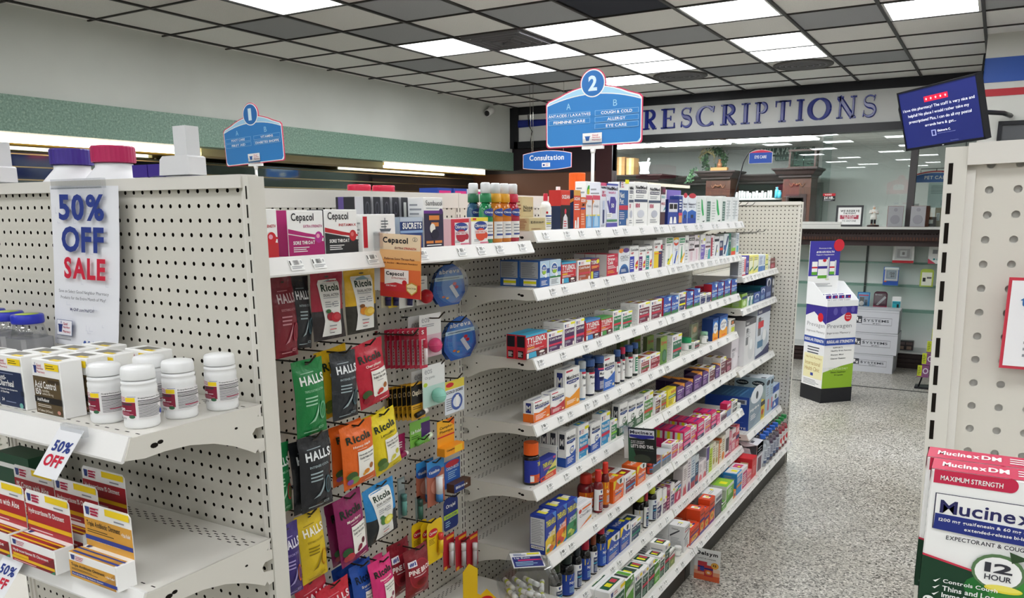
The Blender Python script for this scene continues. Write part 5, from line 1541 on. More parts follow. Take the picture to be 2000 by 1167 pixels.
hook('dark wire peg hook, bottom row, over the pink pouches',1.5656,H-0.9191,-1.32)
hook('dark wire peg hook, bottom row, over the dark red drops',1.7505,H-0.9582,-1.34)
hook('dark wire peg hook, lip care rows, over the crimson tubes',1.8037,H-0.3439,-1.38)
hook('dark wire peg hook, lip care rows, over the pink egg balm',1.928,H-0.3103,-1.38)
hook('dark wire peg hook, lip care rows, over the lower blue dome pack',2.0419,H-0.3345,-1.38)
hook('dark wire peg hook, lip care rows, over the black and yellow sticks',1.8221,H-0.4989,-1.4)
hook('dark wire peg hook, lip care rows, over the mint egg balm',1.955,H-0.4577,-1.4)
hook('dark wire peg hook, lip care rows, over the cold sore card',2.0484,H-0.5141,-1.4)
hook('dark wire peg hook, lip care rows, over the green balm',1.8817,H-0.6718,-1.41)
hook('dark wire peg hook, lip care rows, over the orange carton card',1.9965,H-0.6429,-1.4)
hook('dark wire peg hook, lip care rows, over the blue-topped tubes',1.938,H-0.7595,-1.41)
hook('dark wire peg hook, lip care rows, over the navy card',2.0356,H-0.9000,-1.41)
hook('dark wire peg hook, lip care rows, over the yellow balm cards',1.8903,H-0.9368,-1.4)
hook('dark wire peg hook, lip care rows, over the red twin tubes',2.0686,H-1.0629,-1.4)
hook('dark wire peg hook, lip care rows, over the slim teal tube',1.8217,H-0.7960,-1.43)
hang_card('round blue dome pack behind the upper one',2.0536,H-0.1621,0.1634,0.1143,-1.45,'#1f4f9c',[E(0.5,0.5,0.47,0.48,'#2a62b4'),E(0.5,0.45,0.4,0.38,'#3a7cc8'),T('abreva',0.18,0.76,0.82,0.87,'w',1),R(0.05,0.6,0.95,0.69,'#b9d3e2'),L(0.12,0.625,0.88,0.665,1,'#2a4a6a'),E(0.66,0.5,0.06,0.04,'red'),E(0.72,0.42,0.06,0.04,'red'),E(0.3,0.22,0.05,0.025,'org'),E(0.42,0.18,0.05,0.025,'#e0a23a'),G([(0.48,0.45),(0.58,0.5),(0.8,0.2),(0.7,0.15)],'#d8dce6')],('dome',0.04,0.03,0.96,0.97,0.022),grp='round blue dome packs',rtop=1.0)
hang_card('round blue dome pack of cold sore cream, the upper of the hanging three',2.033,H-0.1523,0.1678,0.1267,-1.42,'#1f4f9c',[E(0.5,0.5,0.47,0.48,'#2a62b4'),E(0.5,0.45,0.4,0.38,'#3a7cc8'),T('abreva',0.18,0.76,0.82,0.87,'w',1),R(0.05,0.6,0.95,0.69,'#b9d3e2'),L(0.12,0.625,0.88,0.665,1,'#2a4a6a'),E(0.66,0.5,0.06,0.04,'red'),E(0.72,0.42,0.06,0.04,'red'),E(0.3,0.22,0.05,0.025,'org'),E(0.42,0.18,0.05,0.025,'#e0a23a'),G([(0.48,0.45),(0.58,0.5),(0.8,0.2),(0.7,0.15)],'#d8dce6')],('dome',0.04,0.03,0.96,0.97,0.022),grp='round blue dome packs',rtop=1.0)
hang_card('round blue dome pack behind the lower one',2.1034,H-0.3320,0.1713,0.1225,-1.45,'#1f4f9c',[E(0.5,0.5,0.47,0.48,'#2a62b4'),E(0.5,0.45,0.4,0.38,'#3a7cc8'),T('abreva',0.18,0.76,0.82,0.87,'w',1),R(0.05,0.6,0.95,0.69,'#b9d3e2'),L(0.12,0.625,0.88,0.665,1,'#2a4a6a'),E(0.66,0.5,0.06,0.04,'red'),E(0.72,0.42,0.06,0.04,'red'),E(0.3,0.22,0.05,0.025,'org'),E(0.42,0.18,0.05,0.025,'#e0a23a'),G([(0.48,0.45),(0.58,0.5),(0.8,0.2),(0.7,0.15)],'#d8dce6')],('dome',0.04,0.03,0.96,0.97,0.022),grp='round blue dome packs',rtop=1.0)
hang_card('round blue dome pack of cold sore cream, the lower of the hanging three',2.0872,H-0.3186,0.1794,0.134,-1.42,'#1f4f9c',[E(0.5,0.5,0.47,0.48,'#2a62b4'),E(0.5,0.45,0.4,0.38,'#3a7cc8'),T('abreva',0.18,0.76,0.82,0.87,'w',1),R(0.05,0.6,0.95,0.69,'#b9d3e2'),L(0.12,0.625,0.88,0.665,1,'#2a4a6a'),E(0.66,0.5,0.06,0.04,'red'),E(0.72,0.42,0.06,0.04,'red'),E(0.3,0.22,0.05,0.025,'org'),E(0.42,0.18,0.05,0.025,'#e0a23a'),G([(0.48,0.45),(0.58,0.5),(0.8,0.2),(0.7,0.15)],'#d8dce6')],('dome',0.04,0.03,0.96,0.97,0.022),grp='round blue dome packs',rtop=1.0)
hang_card('thin crimson lip balm card, first from the orange throat sign',1.8335,H-0.3349,0.0354,0.1135,-1.5,'#c8304e',[R(0.1,0.8,0.9,0.98,'#b8203e'),T('S',0.3,0.84,0.6,0.94,'w'),R(0.25,0.08,0.75,0.72,'#e8d6d8'),L(0.35,0.15,0.65,0.6,6,'red')],('stick',0.0,0.1,0.0,0.7,0.006,'#e9dfe0','#c8304e'),grp='crimson lip balm cards')
hang_card('thin crimson lip balm card, second from the orange throat sign',1.8338,H-0.3328,0.0356,0.114,-1.482,'#c8304e',[R(0.1,0.8,0.9,0.98,'#b8203e'),T('S',0.3,0.84,0.6,0.94,'w'),R(0.25,0.08,0.75,0.72,'#e8d6d8'),L(0.35,0.15,0.65,0.6,6,'red')],('stick',0.0,0.1,0.0,0.7,0.006,'#e9dfe0','#c8304e'),grp='crimson lip balm cards')
hang_card('thin crimson lip balm card, third from the orange throat sign',1.834,H-0.3307,0.0357,0.1145,-1.464,'#c8304e',[R(0.1,0.8,0.9,0.98,'#b8203e'),T('S',0.3,0.84,0.6,0.94,'w'),R(0.25,0.08,0.75,0.72,'#e8d6d8'),L(0.35,0.15,0.65,0.6,6,'red')],('stick',0.0,0.1,0.0,0.7,0.006,'#e9dfe0','#c8304e'),grp='crimson lip balm cards')
hang_card('thin crimson lip balm card, fourth from the orange throat sign',1.8339,H-0.3285,0.0359,0.115,-1.446,'#c8304e',[R(0.1,0.8,0.9,0.98,'#b8203e'),T('S',0.3,0.84,0.6,0.94,'w'),R(0.25,0.08,0.75,0.72,'#e8d6d8'),L(0.35,0.15,0.65,0.6,6,'red')],('stick',0.0,0.1,0.0,0.7,0.006,'#e9dfe0','#c8304e'),grp='crimson lip balm cards')
hang_card('thin crimson lip balm card, fifth from the orange throat sign',1.8337,H-0.3264,0.036,0.1154,-1.428,'#c8304e',[R(0.1,0.8,0.9,0.98,'#b8203e'),T('S',0.3,0.84,0.6,0.94,'w'),R(0.25,0.08,0.75,0.72,'#e8d6d8'),L(0.35,0.15,0.65,0.6,6,'red')],('stick',0.0,0.1,0.0,0.7,0.006,'#e9dfe0','#c8304e'),grp='crimson lip balm cards')
hang_card('thin crimson lip balm card, sixth from the orange throat sign',1.8332,H-0.3242,0.0362,0.1158,-1.41,'#c8304e',[R(0.1,0.8,0.9,0.98,'#b8203e'),T('S',0.3,0.84,0.6,0.94,'w'),R(0.25,0.08,0.75,0.72,'#e8d6d8'),L(0.35,0.15,0.65,0.6,6,'red')],('stick',0.0,0.1,0.0,0.7,0.006,'#e9dfe0','#c8304e'),grp='crimson lip balm cards')
hang_card('thin crimson lip balm card, seventh from the orange throat sign',1.8326,H-0.3220,0.0363,0.1163,-1.392,'#c8304e',[R(0.1,0.8,0.9,0.98,'#b8203e'),T('S',0.3,0.84,0.6,0.94,'w'),R(0.25,0.08,0.75,0.72,'#e8d6d8'),L(0.35,0.15,0.65,0.6,6,'red')],('stick',0.0,0.1,0.0,0.7,0.006,'#e9dfe0','#c8304e'),grp='crimson lip balm cards')
hang_card('thin crimson lip balm card, eighth from the orange throat sign',1.8318,H-0.3198,0.0365,0.1167,-1.374,'#c8304e',[R(0.1,0.8,0.9,0.98,'#b8203e'),T('S',0.3,0.84,0.6,0.94,'w'),R(0.25,0.08,0.75,0.72,'#e8d6d8'),L(0.35,0.15,0.65,0.6,6,'red')],('stick',0.0,0.1,0.0,0.7,0.006,'#e9dfe0','#c8304e'),grp='crimson lip balm cards')
hang_card('white card with a pink egg-shaped lip balm',1.9304,H-0.2943,0.1074,0.1277,-1.42,'#e2e2e0',[T('eos',0.1,0.82,0.45,0.92,'grey',0),L(0.1,0.7,0.8,0.78,2),R(0,0,1,0.52,'#d8b9c4')],('egg',0.28,0.021,'#d94a7a'))
hang_card('white card peeking out behind the pink egg lip balm',1.8996,H-0.2988,0.0717,0.0521,-1.45,'#dcdcda',[T('eos',0.2,0.3,0.7,0.6,'grey',0)])
hang_card('white card with a mint green egg-shaped lip balm',1.9138,H-0.4405,0.1123,0.1254,-1.4,'#e2e4e2',[T('eos',0.1,0.8,0.42,0.9,'grey',0),T('Organic',0.1,0.66,0.55,0.74,'grey',0),R(0,0,1,0.5,'#b9d6cc'),E(0.12,0.55,0.09,0.05,'#b8cf3a')],('egg',0.26,0.022,'#8fd0be'))
hang_card('white card peeking out behind the mint egg lip balm',1.8781,H-0.4558,0.067,0.0528,-1.43,'#dcdedc',[T('eos',0.2,0.5,0.8,0.75,'grey',0),E(0.4,0.2,0.2,0.12,'#b8cf3a')])
hang_card('black and yellow lip balm card, first from the cherry pouch',1.853,H-0.5070,0.0654,0.0993,-1.5,'#d9a52a',[R(0,0.42,1,0.94,'#1c1a1a'),T('ChapStick',0.08,0.62,0.94,0.8,'#e8dcc0',1),L(0.1,0.28,0.7,0.38,2,'#5a4210')],('stick',-0.35,0.14,0.4,0.2,0.008,'#1c1a1a','#e6e2dc'),grp='black and yellow lip balm cards')
hang_card('black and yellow lip balm card, second from the cherry pouch',1.8523,H-0.5025,0.0656,0.1014,-1.482,'#d9a52a',[R(0,0.42,1,0.94,'#1c1a1a'),T('ChapStick',0.08,0.62,0.94,0.8,'#e8dcc0',1),L(0.1,0.28,0.7,0.38,2,'#5a4210')],('stick',-0.35,0.14,0.4,0.2,0.008,'#1c1a1a','#e6e2dc'),grp='black and yellow lip balm cards')
hang_card('black and yellow lip balm card, third from the cherry pouch',1.8515,H-0.4980,0.0658,0.1035,-1.464,'#d9a52a',[R(0,0.42,1,0.94,'#1c1a1a'),T('ChapStick',0.08,0.62,0.94,0.8,'#e8dcc0',1),L(0.1,0.28,0.7,0.38,2,'#5a4210')],('stick',-0.35,0.14,0.4,0.2,0.008,'#1c1a1a','#e6e2dc'),grp='black and yellow lip balm cards')
hang_card('black and yellow lip balm card, fourth from the cherry pouch',1.8504,H-0.4935,0.066,0.1055,-1.446,'#d9a52a',[R(0,0.42,1,0.94,'#1c1a1a'),T('ChapStick',0.08,0.62,0.94,0.8,'#e8dcc0',1),L(0.1,0.28,0.7,0.38,2,'#5a4210')],('stick',-0.35,0.14,0.4,0.2,0.008,'#1c1a1a','#e6e2dc'),grp='black and yellow lip balm cards')
hang_card('black and yellow lip balm card, fifth from the cherry pouch',1.8492,H-0.4889,0.0663,0.1075,-1.428,'#d9a52a',[R(0,0.42,1,0.94,'#1c1a1a'),T('ChapStick',0.08,0.62,0.94,0.8,'#e8dcc0',1),L(0.1,0.28,0.7,0.38,2,'#5a4210')],('stick',-0.35,0.14,0.4,0.2,0.008,'#1c1a1a','#e6e2dc'),grp='black and yellow lip balm cards')
hang_card('black and yellow lip balm card, sixth from the cherry pouch',1.8478,H-0.4844,0.0665,0.1094,-1.41,'#d9a52a',[R(0,0.42,1,0.94,'#1c1a1a'),T('ChapStick',0.08,0.62,0.94,0.8,'#e8dcc0',1),L(0.1,0.28,0.7,0.38,2,'#5a4210')],('stick',-0.35,0.14,0.4,0.2,0.008,'#1c1a1a','#e6e2dc'),grp='black and yellow lip balm cards')
hang_card('white and blue cold sore treatment card',2.0638,H-0.5178,0.1078,0.1053,-1.43,'#dfe6ee',[R(0,0.74,1,1,'#e2cf4a'),E(0.26,0.88,0.2,0.07,'red'),T('COLD SORE',0.08,0.62,0.92,0.7,'#3a3a44',1),E(0.6,0.32,0.3,0.26,'#4a62a8'),E(0.6,0.32,0.2,0.17,'#dfe6ee'),L(0.06,0.1,0.4,0.5,6),R(0.55,0.15,0.7,0.52,'#f0f0f0')])
hang_card('green and purple lip balm card',1.8923,H-0.6103,0.0994,0.078,-1.44,'#7ab648',[R(0.55,0.2,1,0.85,'#4a2a6a'),T('Lip Relief',0.06,0.5,0.56,0.66,'w'),L(0.06,0.3,0.5,0.45,2,'#2a5a1a')],('stick',-0.3,0.14,0.42,0.3,0.008,'#6ab04a','#d8e6c8'))
hang_card('magenta lip balm card low beside the yellow pouch',1.8206,H-0.6412,0.0459,0.0705,-1.46,'#a02058',[L(0.2,0.4,0.8,0.7,3,'w')],('stick',-0.3,0.12,0.4,0.16,0.008,'#a02058','#e6e2dc'))
hang_card('orange and yellow medicated balm card with a small carton',2.0116,H-0.6352,0.0917,0.1089,-1.43,'#eda21e',[R(0,0.62,1,1,'#f0b22a'),T('Campho-',0.14,0.72,0.9,0.82,'#2a1a10',1),T('Phenique',0.14,0.6,0.9,0.7,'#2a1a10',1),R(0,0.5,1,0.54,'red'),G([(0.5,1),(1,1),(1,0.75)],'#e0661c')],('box',-0.05,0.02,1.12,0.26,0.03,'#ef9a1c',[T('Campho',0.1,0.5,0.5,0.8,'#2a1a10'),R(0.5,0.1,0.9,0.9,'#f0c22a')]))
hang_card('blue-topped lip therapy card with a small white tube, hung behind its twin',1.9373,H-0.7532,0.09,0.1419,-1.46,'#a8604a',[R(0,0.76,1,1,'#2f86c8'),E(0.4,0.74,0.42,0.12,'#1f4f9c'),T('Vaseline',0.1,0.71,0.7,0.78,'w',1),E(0.6,0.4,0.4,0.18,'#c98a78'),R(0.62,0.5,0.94,0.6,'#e8d8d0')],('stick',0.0,0.62,0.0,0.08,0.011,'#e8eaec','#3a7ab8'),grp='lip therapy cards')
hang_card('blue-topped lip therapy card with a small white tube, hung before its twin',1.9526,H-0.7494,0.0916,0.1452,-1.43,'#a8604a',[R(0,0.76,1,1,'#2f86c8'),E(0.4,0.74,0.42,0.12,'#1f4f9c'),T('Vaseline',0.1,0.71,0.7,0.78,'w',1),E(0.6,0.4,0.4,0.18,'#c98a78'),R(0.62,0.5,0.94,0.6,'#e8d8d0')],('stick',0.0,0.62,0.0,0.08,0.011,'#e8eaec','#3a7ab8'),grp='lip therapy cards')
hang_card('blue card with a brown and navy carton behind the lip therapy cards',2.0862,H-0.7902,0.0878,0.0911,-1.46,'#2f62b8',[E(0.5,0.86,0.45,0.12,'#c0303c'),T('COLD-EEZE',0.1,0.66,0.9,0.76,'w'),L(0.2,0.3,0.8,0.6,4,'sky')],('box',0.1,-0.12,1.2,0.2,0.03,'#5a3a2a',[R(0,0,0.6,1,'#2a3a7a'),T('Blistex',0.1,0.4,0.8,0.7,'w')]))
hang_card('navy single dose card with a lime stripe',2.0446,H-0.9019,0.08,0.1093,-1.44,'#26336e',[R(0,0.36,1,0.5,'#a9c93a'),T('SINGLE DOSE',0.1,0.39,0.9,0.46,'#26336e',1),T('Orajel',0.15,0.66,0.8,0.8,'w',1),L(0.1,0.1,0.5,0.3,3,'sky')],rtop=0.5)
hang_card('yellow lip balm card with a red oval, first from the dark red drops',1.9008,H-0.9424,0.0778,0.1307,-1.46,'#e6c21e',[E(0.38,0.72,0.3,0.1,'red'),T('Carmex',0.14,0.69,0.64,0.76,'w',1),L(0.1,0.45,0.5,0.6,4,'#7a6210'),E(0.72,0.3,0.16,0.2,'#d8a21c')],('stick',0.2,0.2,0.24,0.66,0.008,'#e6c21e','#d9423a'),grp='yellow lip balm cards',rtop=0.3)
hang_card('yellow lip balm card with a red oval, second from the dark red drops',1.9217,H-0.9431,0.0793,0.1338,-1.44,'#e6c21e',[E(0.38,0.72,0.3,0.1,'red'),T('Carmex',0.14,0.69,0.64,0.76,'w',1),L(0.1,0.45,0.5,0.6,4,'#7a6210'),E(0.72,0.3,0.16,0.2,'#d8a21c')],('stick',0.2,0.2,0.24,0.66,0.008,'#e6c21e','#d9423a'),grp='yellow lip balm cards',rtop=0.3)
hang_card('yellow lip balm card with a red oval, third from the dark red drops',1.9268,H-0.9384,0.0799,0.1361,-1.42,'#e6c21e',[E(0.38,0.72,0.3,0.1,'red'),T('Carmex',0.14,0.69,0.64,0.76,'w',1),L(0.1,0.45,0.5,0.6,4,'#7a6210'),E(0.72,0.3,0.16,0.2,'#d8a21c')],('stick',0.2,0.2,0.24,0.66,0.008,'#e6c21e','#d9423a'),grp='yellow lip balm cards',rtop=0.3)
hang_card('red lip treatment card with a slim silver tube, first from the yellow cards',2.0144,H-1.0185,0.0622,0.1152,-1.43,'#b01e2c',[R(0.3,0.86,0.95,0.94,'#e0a02a'),R(0.05,0.0,0.3,0.1,'#e0a02a'),L(0.6,0.2,0.95,0.3,3,'#e8b0b0')],('stick',0.0,0.1,0.02,0.75,0.008,'#b9b6b8','#dcdcdc'),grp='red lip treatment cards')
hang_card('red lip treatment card with a slim silver tube, second from the yellow cards',2.0669,H-1.0340,0.0646,0.1182,-1.418,'#b01e2c',[R(0.3,0.86,0.95,0.94,'#e0a02a'),R(0.05,0.0,0.3,0.1,'#e0a02a'),L(0.6,0.2,0.95,0.3,3,'#e8b0b0')],('stick',0.0,0.1,0.02,0.75,0.008,'#b9b6b8','#dcdcdc'),grp='red lip treatment cards')
hang_card('red lip treatment card with a slim silver tube, third from the yellow cards',2.1155,H-1.0481,0.067,0.1211,-1.406,'#b01e2c',[R(0.3,0.86,0.95,0.94,'#e0a02a'),R(0.05,0.0,0.3,0.1,'#e0a02a'),L(0.6,0.2,0.95,0.3,3,'#e8b0b0')],('stick',0.0,0.1,0.02,0.75,0.008,'#b9b6b8','#dcdcdc'),grp='red lip treatment cards')
hang_card('clear card with a slim teal lip balm tube beside the blue-topped pouch',1.8185,H-0.7743,0.0343,0.1255,-1.46,'#6d7a7a',[R(0.1,0.7,0.9,0.95,'#8a9494')],('stick',0.0,0.08,0.0,0.6,0.008,'#5f9a90','#4a7a74'))
hang_card('slim dark green lip balm tube card under the lip therapy cards',1.8977,H-0.8586,0.026,0.0741,-1.46,'#7d8a88',[R(0.1,0.1,0.9,0.9,'#93a09c')],('stick',0.0,0.05,0.0,0.9,0.008,'#3c6a58','#2a4a40'))
hang_card('small pale lip balm card hanging behind the orange throat sign, first of three',1.7382,H-0.1980,0.032,0.0587,-1.43,'#d8cfb0',[L(0.2,0.5,0.8,0.9,4)],('stick',0.05,0.1,0.1,0.5,0.008,'#2a2a5a','#3a2a6a'),grp='pale lip balm cards')
hang_card('small pale lip balm card hanging behind the orange throat sign, second of three',1.7589,H-0.1992,0.037,0.0591,-1.42,'#e0c23a',[L(0.2,0.5,0.8,0.9,4)],('stick',0.05,0.1,0.1,0.5,0.008,'#2a2a5a','#3a2a6a'),grp='pale lip balm cards')
hang_card('small pale lip balm card hanging behind the orange throat sign, third of three',1.8065,H-0.2026,0.064,0.0601,-1.41,'#e6e6e2',[L(0.2,0.5,0.8,0.9,4)],('stick',0.05,0.1,0.1,0.5,0.008,'#2a2a5a','#3a2a6a'),grp='pale lip balm cards')
hang_card('card with a round red lip balm beside the orange throat sign',1.9066,H-0.1817,0.0546,0.0839,-1.43,'#d9d9d4',[L(0.1,0.7,0.9,0.9,2)],('egg',0.3,0.02,'#c0242f'))
# ================================================================ cartons and bottles: designs
def carton_mesh(w_,d,h,base,front,side=None,top=None,key='carton'):
 m = MB()
 e = min(0.0012,w_ * 0.04)
 a = w_ / 2
 # folded carton with slightly broken edges
 v = [(-a + e,0,0),(a - e,0,0),(a,e,0),(a,d - e,0),(a - e,d,0),(-a + e,d,0),(-a,d - e,0),(-a,e,0)]
 n = 8
 vs = [(x,y,0) for x,y,z in v] + [(x,y,h - e) for x,y,z in v] + [(x * (1 - e / a * 0.8),e * 0.8 + (y / d) * (d - 1.6 * e),h) for x,y,z in v]
 fs = [tuple(reversed(range(n)))] + [(i,(i + 1) % n,(i + 1) % n + n,i + n) for i in range(n)] + [(i + n,(i + 1) % n + n,(i + 1) % n + 2 * n,i + 2 * n) for i in range(n)] + [tuple(range(2 * n,3 * n))]
 m.add(vs,fs,mt(base,0.4))
 art(m,plane_sf((-a,0,0),(w_,0,0),(0,0,h)),front)
 art(m,plane_sf((-a,d,0),(0,-d,0),(0,0,h)),side if side is not None else [L(0.12,0.1,0.88,0.9,9,'grey')])
 art(m,plane_sf((-a,0,h),(w_,0,0),(0,d,0)),top if top is not None else [L(0.15,0.3,0.7,0.7,2,'grey')])
 return m.mesh(key)
STK = [R(0.32,0.3,0.68,0.7,'#dcdcd4'),R(0.36,0.38,0.64,0.62,'tag')]
def gnp(c,t1,t2=None,band=None,frac=0.74,tcol='w',dark=None):
 """store-brand carton: white head with mortar mark, coloured block with the product name"""
 els = [R(0.07,0.03,0.96,frac,c),G([(0.09,frac + 0.17),(0.2,frac + 0.17),(0.18,frac + 0.05),(0.11,frac + 0.05)],'#2a3a7a'),R(0.08,frac + 0.165,0.21,frac + 0.185,'#2a3a7a'),L(0.25,frac + 0.05,0.52,frac + 0.19,3,'#b0405a'),
           R(0.62,frac + 0.15,1,frac + 0.24,'tag'),T(t1,0.12,frac - 0.17,0.12 + min(0.8,0.085 * len(t1) + 0.1),frac - 0.05,tcol,1)]
 if t2:
  els.append(T(t2,0.12,frac - 0.31,0.12 + min(0.8,0.085 * len(t2) + 0.1),frac - 0.19,tcol,1))
 if band:
  els.append(R(0.07,frac - 0.44,0.96,frac - 0.34,band))
 els += [L(0.12,0.16,0.7,frac - 0.48,4,'#cfc9d6'),E(0.86,0.1,0.07,0.09,'#e8e0d8'),T('24',0.12,0.06,0.24,0.12,tcol)]
 return 'w',els,[L(0.1,0.12,0.9,0.85,10,'lgrey')],[R(0.15,0.2,0.85,0.8,c),R(0.35,0.35,0.6,0.65,'tag')]
def tylenol(sub,c2,lowc):
 return 'red',[R(0.0,0.9,1,1,lowc),T('TYLENOL',0.06,0.62,0.94,0.86,'w',2),T(sub,0.07,0.5,0.75,0.59,'w',1),R(0.06,0.4,0.4,0.46,c2),L(0.06,0.28,0.85,0.38,3,'w'),R(0.0,0.0,1,0.26,'#4a1420'),R(0.04,0.02,0.13,0.24,'w'),G([(0.14,0.02),(0.5,0.02),(0.46,0.25),(0.14,0.25)],lowc),E(0.74,0.17,0.13,0.05,'#f0ece4'),T('24',0.62,0.03,0.9,0.08,'w')],[R(0.1,0.5,0.9,0.95,'k'),R(0.2,0.05,0.75,0.35,'#2a1a1c'),L(0.2,0.1,0.7,0.3,5,'w')],[R(0,0,1,1,lowc)]
def mucinex(lowc,sub,wave=0.42,head='#c8304a'):
 return 'w',[R(0.05,0.92,0.5,0.965,head),T('Mucinex',0.08,0.72,0.94,0.83,'#2a2a3a',1),G([(0.08,0.7),(0.94,0.7),(0.94,0.64),(0.7,0.6),(0.3,0.6),(0.08,0.64)],'#26337c'),T(sub,0.2,0.625,0.8,0.67,'w',1),T('12',0.62,0.46,0.78,0.53,'#2a2a3a',2),
                 G([(0,0),(1,0),(1,wave + 0.08),(0.6,wave - 0.04),(0.3,wave - 0.1),(0,wave - 0.02)],lowc),L(0.1,0.08,0.8,wave - 0.16,4,'w'),E(0.86,0.1,0.08,0.045,'#e8d8a0')],[R(0.25,0.45,0.75,0.92,'#26337c'),T('M',0.3,0.55,0.7,0.8,'w'),R(0,0,1,wave * 0.8,lowc)],[L(0.1,0.3,0.9,0.6,2,'#26337c')]
def mucinex12(c):
 return 'w',[T('Mucinex',0.08,0.76,0.94,0.87,'#2a2a3a',1),G([(0.06,0.735),(0.94,0.735),(0.94,0.67),(0.6,0.63),(0.06,0.66)],'#26337c'),L(0.2,0.675,0.85,0.715,2,'sky'),G([(0,0),(1,0),(1,0.42),(0.7,0.33),(0.35,0.28),(0,0.3)],c),E(0.58,0.42,0.21,0.115,c),E(0.58,0.42,0.16,0.088,'w'),T('12',0.48,0.39,0.68,0.46,'#2a2a3a',2),G([(0.62,0.55),(0.8,0.53),(0.74,0.47)],c),L(0.1,0.08,0.85,0.25,4,'w')],[R(0.2,0.5,0.8,0.93,'#2a2d3a'),T('M',0.3,0.6,0.7,0.8,'w'),R(0,0,1,0.26,c)],[L(0.1,0.3,0.9,0.6,3,'grey')]
def plain(base,c,t1,tc='k',lo=0.5,c2=None,lc='fine',t2=None):
 e = [R(0,0,1,lo,c)]
 if c2:
  e.append(R(0,lo,1,lo + 0.07,c2))
 e += [T(t1,0.1,max(lo,0.5) + 0.12 if lo < 0.75 else 0.72,0.9,max(lo,0.5) + 0.24 if lo < 0.75 else 0.84,tc,1),L(0.12,0.08,0.85,max(0.2,lo - 0.1),4,lc)]
 if t2:
  e.append(T(t2,0.1,0.56,0.8,0.62,tc,1))
 return base,e,[L(0.12,0.1,0.88,0.9,8,lc)],STK
def claritin():
 return '#2a52ac',[G([(0.4,1),(1,1),(1,0.8)],'#7ab0e0'),E(0.8,0.85,0.14,0.09,'w'),T('Claritin',0.08,0.5,0.92,0.64,'w',2),R(0,0.34,1,0.42,'#7fa8d8'),G([(0,0),(1,0),(1,0.2),(0.6,0.14),(0.3,0.2),(0,0.12)],'#3c7a4a'),L(0.1,0.22,0.7,0.32,2,'w')],[R(0,0,1,1,'#b01a30')],[R(0,0,1,1,'#2a52ac'),R(0.3,0.3,0.7,0.7,'sky')]
def allegra():
 return '#4a2566',[G([(0.35,1),(1,1),(1,0.72),(0.75,0.9)],'#e89a3a'),E(0.5,0.6,0.5,0.3,'#5f2f82'),T('Allegra',0.12,0.6,0.9,0.74,'w',2),T('Allergy',0.14,0.48,0.7,0.56,'w',1),L(0.12,0.12,0.75,0.4,5,'#c9a8d8')],[R(0,0,1,1,'#2c1640')],[R(0,0,1,1,'#2c1640'),G([(0.5,0),(1,0),(1,1),(0.7,1)],'#e89a3a')]
def benadryl():
 return '#d6246a',[R(0.1,0.72,0.9,0.88,'#ece6ea'),T('Benadryl',0.14,0.76,0.86,0.85,'#26305a',1),T('ALLERGY',0.14,0.54,0.78,0.64,'w',2),R(0,0.38,1,0.44,'#26305a'),R(0,0.2,1,0.38,'#e87aa6'),R(0,0,1,0.2,'#26305a'),L(0.1,0.04,0.7,0.16,2,'w')],[R(0.1,0.5,0.9,0.9,'lgrey'),R(0.35,0.5,0.65,0.9,'tag')],[R(0.1,0.4,0.9,0.6,'#4a3f8a')]
def theraflu(c,low,t1,t2,ing):
 return '#233c9c',[G([(0,0),(1,0),(1,0.62),(0,0.36)],c),G([(0,0.0),(1,0),(0.99,0.3),(0.6,0.26),(0,0.0)],low),T('THERAFLU',0.06,0.7,0.98,0.86,'#e6dc4a',2),T(t1,0.3,0.48,0.92,0.545,'w',1),T(t2,0.2,0.41,0.92,0.47,'w',1),E(0.32,0.16,0.22,0.075,ing[0]),E(0.5,0.1,0.26,0.07,ing[1]),E(0.24,0.09,0.16,0.05,ing[2]),L(0.68,0.22,0.92,0.38,5,'#3a3a2a'),G([(0.62,0),(1,0),(1,0.1)],'#2a7ac0'),G([(0.6,1),(1,1),(1,0.8),(0.8,0.9)],'#4a80d0')],[R(0.05,0.22,0.95,0.93,'lgrey'),L(0.1,0.28,0.9,0.9,14,'fine'),R(0.08,0.12,0.92,0.2,'w'),T('PARENTS:',0.12,0.14,0.88,0.18,'k',2)],[R(0.3,0.2,0.6,0.8,'#e6dc4a'),R(0.55,0.3,0.9,0.7,'#e8e4c8')]
def quil(c,name,c2='yel'):
 return c,[G([(0.18,1),(1,1),(1,0.66),(0.6,0.7)],'#e6e6e4'),G([(0,1),(0.35,1),(0.1,0.62),(0,0.62)],c2),G([(0.62,0.93),(0.8,0.93),(0.8,0.78),(0.71,0.7),(0.62,0.78)],'#1f3a34'),T(name,0.18,0.42,0.9,0.57,'w',2),R(0.2,0.32,0.8,0.38,'#3a80c8'),L(0.12,0.06,0.85,0.28,4,'#e8d8c8')],[R(0.3,0.3,0.7,0.8,'lgrey'),R(0.3,0.3,0.7,0.45,'k')],[T(name,0.1,0.3,0.7,0.7,'w',1),R(0.72,0.3,0.92,0.7,'tag')]
def coric(c1,c2,name='Coricidin'):
 return 'w',[T(name,0.08,0.8,0.94,0.9,'#33333a',1),T('HBP',0.1,0.68,0.42,0.76,'red',1),R(0.0,0.0,0.5,0.6,c1),G([(0.6,0.24),(0.72,0.36),(0.94,0.44),(0.94,0.16),(0.74,0.06)],c2),R(0.6,0.2,0.94,0.26,'yel'),L(0.06,0.1,0.44,0.5,5,'w')],None,None
